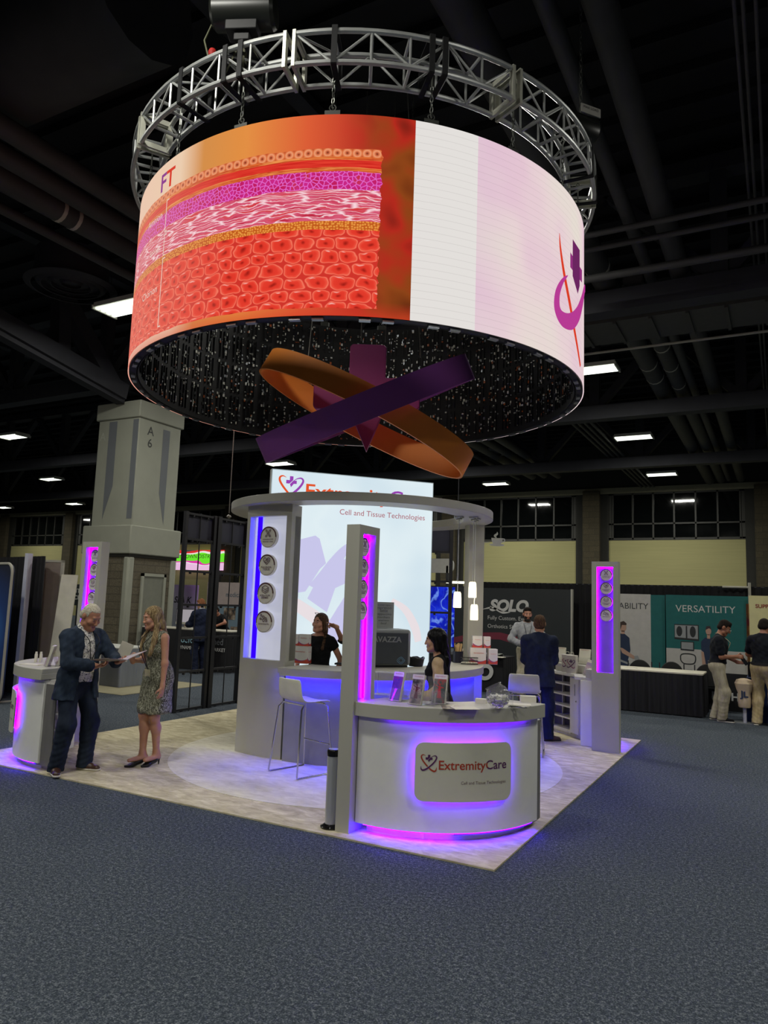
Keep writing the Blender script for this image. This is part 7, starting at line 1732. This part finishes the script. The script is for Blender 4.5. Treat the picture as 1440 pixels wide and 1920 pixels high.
for i in (0, 1):
    a = s.ank[i]; D = s.foot[i] @ V(0, -1, 0)
    def up(F, a=a, D=D):
        F.cap(a + D * -.035 + V(0, 0, -.055), a + D * .02 + V(0, 0, -.075), .030, .032, .02); F.cap(a + D * .02 + V(0, 0, -.078), a + D * .13 + V(0, 0, -.118), .033, .036, .03); F.cap(a + D * .13 + V(0, 0, -.118), a + D * .19 + V(0, 0, -.124), .034, .014, .02)
        F.cut(lambda x, y, z: z - (a[2] - .058 - .35 * np.clip((x - a[0]) * D[0] + (y - a[1]) * D[1], 0, .16)) + 0 * x)
    o = garment('high_heel_shoe', s, r, S_BLK, up, .006, a - V(.25, .25, .17), a + V(.25, .25, .1))
    MB().tube([tuple(a + D * -.045 + V(0, 0, -.075)), tuple(a + D * -.045 + V(0, 0, -.138))], [.014, .006], 8).build('heel', S_BLK, o, True)
P = lambda r, k, x, y, z: tuple(Matrix.Translation(r.location) @ Matrix.Rotation(r.rotation_euler.z, 4, 'Z') @ Vector((x * k, y * k, z * k)))
o = MB().box((0, 0, 0), (.13, .004, .20), R=Matrix.Rotation(.25, 3, 'X')).build('info_card', M_PAPER); o.location = P(r, .9486, -.09, -.40, 1.27); o.rotation_euler = (0, .35, r.rotation_euler.z + .9); tag(o, 'white card held up by the blonde woman in the tweed dress', 'card')

# woman in black behind the bar
q = at_d(597, 1150, 9.22); r = person('smiling woman in a black short-sleeved top with a braid, behind the bar', (q[0] + .03, q[1] + .02, .012), ang(-74), 1.675)
s = Skel('f', lean=4, head=(-4, -20, 4), R=dict(w=(-.25, -.16, .98), pole=(-.6, 1, 0), d=(.1, -.5, -.6), n=(1, 0, 0), curl=.3), L=dict(w=(.24, -.14, .94), pole=(.6, 1, 0), d=(-.1, -.3, -1), n=(-1, 0, 0), curl=.3))
make_body(s, r, skin_mats((196, 142, 116), (70, 50, 38), (200, 150, 140)), .0075)
hair_long(s, r, H_BRN, .0075, .10, False)
top(s, r, F_BLK, .009, o=.014, sleeve=.12, hem=-.04, name='top', neck=.485, collar=False); trousers(s, r, F_BLK, .012); belt(s, r, F_BLK, mat('buckle', (170, 170, 166), .3, .8), .10, .022)
br = MB(); H = lambda x, y, z: s.hc + s.Rh @ V(x, y, z)
pts = [H(.06, .05, -.03), H(.085, .03, -.09), s.T(.085, -.06, .46), s.T(.088, -.125, .40), s.T(.085, -.16, .34)]
for k in range(len(pts) - 1):
    for t_ in (0, .33, .66): c = pts[k] * (1 - t_) + pts[k + 1] * t_; br.lathe([(0, .022), (.018, .012), (.022, 0), (.018, -.012), (0, -.022)], tuple(c), 10)
br.build('braid', H_BRN, r, True)
g = MB(); g.tube([tuple(H(-.085, .03, .09)), tuple(H(-.06, -.055, .125)), tuple(H(0, -.075, .128)), tuple(H(.06, -.055, .125)), tuple(H(.085, .03, .09))], .004, 6); g.build('glasses_on_head', mat('glasses_brown', (60, 44, 36), .3), r, True)

# person behind the totem, only an arm shows
q = at_d(688, 1200, 9.35); r = person('person in a black top hidden by the front totem, one forearm pointing to the left', (q[0], q[1], .012), ang(-70), 1.70)
hd_ = at_d(630, 1175, 9.0); k = 1.70 / 1.75; iv = Matrix.Rotation(-r.rotation_euler.z, 3, 'Z') @ Vector(((hd_[0] - q[0]) / k, (hd_[1] - q[1]) / k, (hd_[2] - .012) / k))
s = Skel('f', head=(0, -20, 0), R=dict(w=tuple(iv), pole=(-.4, -.2, -1), d=(-.8, -.3, .25), n=(.1, -.6, -.8), curl=.2, point=True))
make_body(s, r, skin_mats((190, 138, 110), (70, 50, 38)), .009); hair_short(s, r, H_DRK, .01); top(s, r, F_BLK, .010, o=.016, sleeve=.55, hem=-.05, name='top', neck=.49); trousers(s, r, F_BLK, .014)

# woman with long black hair behind the front counter
q = at_d(826, 1185, 7.25); r = person('woman with long black hair and sheer beige sleeves standing behind the front counter', (q[0], q[1], .012), ang(-160), 1.60)
s = Skel('f', lean=3, head=(6, 2, 0), L=dict(w=(.20, -.20, .98), pole=(.5, 1, -.2), d=(-.2, -.9, -.3), n=(-.6, 0, -.8), curl=.3))
make_body(s, r, skin_mats((200, 156, 128), (20, 18, 18), (170, 96, 92)), .0072); hair_long(s, r, H_BLKH, .008, .50, False, vol=.004)
top(s, r, F_BLK, .009, o=.015, sleeve=0, hem=-.10, name='vest', neck=.48, collar=False)
def slv(F):
    for i in (0, 1): arm(F, s, i, .020, .93, .03, .006)
    F.wave(lambda x, y, z: .003 * np.sin(z * 70 + x * 40 + y * 30))
garment('sheer_sleeves', s, r, F_SHEER, slv, .009); trousers(s, r, F_BLK, .013)

# bearded man in the grey shirt
r = person('bearded man in a light grey shirt and beige trousers by the dark display wall', (-2.70, 9.40, 0), ang(-66), 1.84)
s = Skel('m', head=(6, 4, 0), R=dict(w=(-.16, -.27, 1.05), pole=(-.9, .5, -.3), d=(.8, -.4, .2), n=(0, .3, -1), curl=.4), L=dict(w=(.14, -.28, 1.08), pole=(.9, .5, -.3), d=(-.8, -.4, .1), n=(0, .3, -1), curl=.4))
make_body(s, r, skin_mats((186, 134, 108), (36, 28, 24)), .0095, beard=True); hair_short(s, r, H_DRK, .011, top=.012)
top(s, r, F_GRY, .011, o=.020, sleeve=.95, hem=.02, fold=.0025); trousers(s, r, F_BEI, .012); belt(s, r, M_LAN, M_CHR, .06, .026); lanyard(s, r, M_LAN, M_BADGE, .16, size=(.09, .12))
for i in (0, 1): shoe(s, i, r, S_BRN, S_DSOLE, .010)

# man in the navy suit, from behind
r = person('man in a dark navy suit seen from behind, talking next to the white shelf cabinet', (-1.20, 5.15, .012), ang(103), 1.735)
s = Skel('m', head=(0, 2, 0), girth=.012, feet=((.11, 0, 10), (-.13, .03, -62)), R=dict(w=(-.10, -.30, 1.15), pole=(-.35, .6, -1), d=(.9, -.3, .1), n=(0, .3, -1), curl=.5), L=dict(w=(.10, -.28, 1.15), pole=(.35, .6, -1), d=(-.9, -.3, .1), n=(0, .3, -1), curl=.5))
make_body(s, r, skin_mats((188, 140, 112), (90, 68, 50)), .0078); hair_short(s, r, H_BRN, .0085)
top(s, r, mat('collar_white', (206, 206, 204), .6), .011, o=.014, sleeve=0, hem=.0, neck=.545, name='shirt'); j = top(s, r, F_SUIT, .0085, o=.028, sleeve=.95, hem=-.19, name='jacket', neck=.505, flare=.022, fold=.002)
MB().add([tuple(s.P + V(-.003, .17, -.22)), tuple(s.P + V(.003, .17, -.22)), tuple(s.P + V(.003, .166, .0)), tuple(s.P + V(-.003, .166, .0))], [(0, 1, 2, 3)]).build('vent_line', F_BLK, j)
trousers(s, r, F_SUIT, .010, o=.020, cuff=.030, fold=.002)
for i in (0, 1): shoe(s, i, r, S_BRN, S_DSOLE, .0075)

# man in black polo looking at a device
r = person('man with glasses in a black polo and beige trousers looking down at a handheld device', (.80, 9.05, 0), ang(4), 1.76)
s = Skel('m', lean=6, head=(30, 4, 0), feet=((.10, .06, 6), (-.10, -.06, -8)), R=dict(w=(-.08, -.30, 1.10), pole=(-.5, .8, -.8), d=(.2, -1, .05), n=(.8, .2, -.3), curl=.6), L=dict(w=(.06, -.33, 1.0), pole=(.5, .8, -.8), d=(-.1, -1, -.1), n=(-.3, .2, .8), curl=.5))
make_body(s, r, skin_mats((170, 118, 90), (40, 30, 26)), .0085); hair_short(s, r, H_DRK, .0095, top=.012, line=.065)
top(s, r, F_POL, .010, o=.022, sleeve=.36, hem=.035, name='polo', fold=.0025); trousers(s, r, F_BEI, .010, o=.022, cuff=.034, fold=.0015); belt(s, r, M_LAN, M_CHR, .055, .03)
H = lambda x, y, z: s.hc + s.Rh @ V(x, y, z); g = MB()
for q in (-1, 1): g.tube([tuple(H(q * .034 + .024 * math.cos(u), -.112, .008 + .018 * math.sin(u))) for u in np.linspace(0, 2 * PI, 14, endpoint=False)], .0028, 5, closed=True); g.tube([tuple(H(q * .058, -.11, .012)), tuple(H(q * .082, .0, .015))], .0028, 5)
g.tube([tuple(H(-.011, -.113, .01)), tuple(H(.011, -.113, .01))], .0028, 5); g.build('glasses', mat('glasses_pale', (150, 144, 130), .3), r, True)
lanyard(s, r, mat('lanyard_beige', (196, 186, 150), .6), M_BADGE, .04, size=(.03, .10))
for i in (0, 1): shoe(s, i, r, F_BLK, S_WSOLE, .009, 'sneaker')
o = MB().box((0, 0, 0), (.09, .06, .20), R=Matrix.Rotation(-.6, 3, 'X')).build('handheld_device', mat('device_black', (18, 20, 26), .3), None, False, .006); o.location = P(r, 1.0, -.01, -.41, 1.06); o.rotation_euler = (0, 0, r.rotation_euler.z); tag(o, 'dark handheld device held by the man with glasses in the black polo', 'device')

# man at the right edge, from behind
r = person('man in a navy polo and khaki trousers from behind, cut off by the right edge', (1.52, 8.98, 0), ang(72), 1.80)
s = Skel('m', lean=4, head=(14, -6, 0), girth=.018, feet=((.12, .02, 8), (-.12, -.02, -10)), L=dict(w=(.16, -.34, 1.05), pole=(.9, .6, -.6), d=(-.1, -1, 0), n=(-.3, 0, -1), curl=.4), R=dict(w=(-.14, -.34, 1.02), pole=(-.9, .6, -.6), d=(.1, -1, 0), n=(.3, 0, -1), curl=.4))
make_body(s, r, skin_mats((176, 122, 96), (40, 30, 26)), .0095); hair_short(s, r, H_DRK, .011); top(s, r, F_POL, .011, o=.022, sleeve=.36, hem=.035, name='polo'); trousers(s, r, F_KHA, .011, o=.024, cuff=.034, fold=.0015); belt(s, r, M_LAN, M_CHR, .055, .034)
for i in (0, 1): shoe(s, i, r, F_BLK, S_WSOLE, .010, 'sneaker')

# two men at the black medical table and one helper far off
r = person('reddish-haired man in a dark suit standing at the black medical table behind the grid frames', (-10.40, 8.48, 0), ang(165), 1.80)
s = Skel('m', lean=4, head=(22, 0, 0), R=dict(w=(-.12, -.38, 1.08), pole=(-.6, .8, -.8), d=(.1, -1, 0), n=(.3, 0, -1), curl=.4), L=dict(w=(.12, -.40, 1.10), pole=(.6, .8, -.8), d=(-.1, -1, 0), n=(-.3, 0, -1), curl=.4))
make_body(s, r, skin_mats((190, 140, 114), (110, 72, 48)), .013); hair_short(s, r, H_RED, .014); top(s, r, F_GRY, .016, o=.014, sleeve=0, hem=0, neck=.545); top(s, r, F_SUIT, .014, o=.036, sleeve=.9, hem=-.2, name='jacket', neck=.50); trousers(s, r, F_SUIT, .015)
for i in (0, 1): shoe(s, i, r, S_BLK, S_DSOLE, .012)
r = person('dark-haired man in a black shirt bending over the black medical table beside the computer', (-11.3, 10.32, 0), ang(-84), 1.72)
s = Skel('m', lean=34, head=(20, -30, 0), R=dict(w=(-.22, -.62, 1.09), pole=(-.9, .6, .2), d=(.2, -1, -.1), n=(0, 0, -1), curl=.3), L=dict(w=(.20, -.64, 1.09), pole=(.9, .6, .2), d=(-.2, -1, -.1), n=(0, 0, -1), curl=.3))
make_body(s, r, skin_mats((168, 116, 90), (30, 24, 20)), .013); hair_short(s, r, H_DRK, .014); top(s, r, F_BLK, .014, o=.024, sleeve=.40, hem=-.04, name='polo'); trousers(s, r, F_BLK, .015)
r = person('small far figure in a dark top behind the desk under the EXH SER sign', (-17.15, 9.80, 0), ang(-60), 1.62)
s = Skel('m', head=(10, 0, 0), R=dict(w=(-.1, -.34, 1.06), pole=(-.8, .6, -.6), d=(.4, -1, 0), n=(0, 0, -1), curl=.4))
make_body(s, r, skin_mats((180, 130, 104), (30, 24, 20)), .015); hair_short(s, r, H_DRK, .016); top(s, r, F_BLK, .016, o=.022, sleeve=.9, hem=-.04); trousers(s, r, F_BEI, .017)
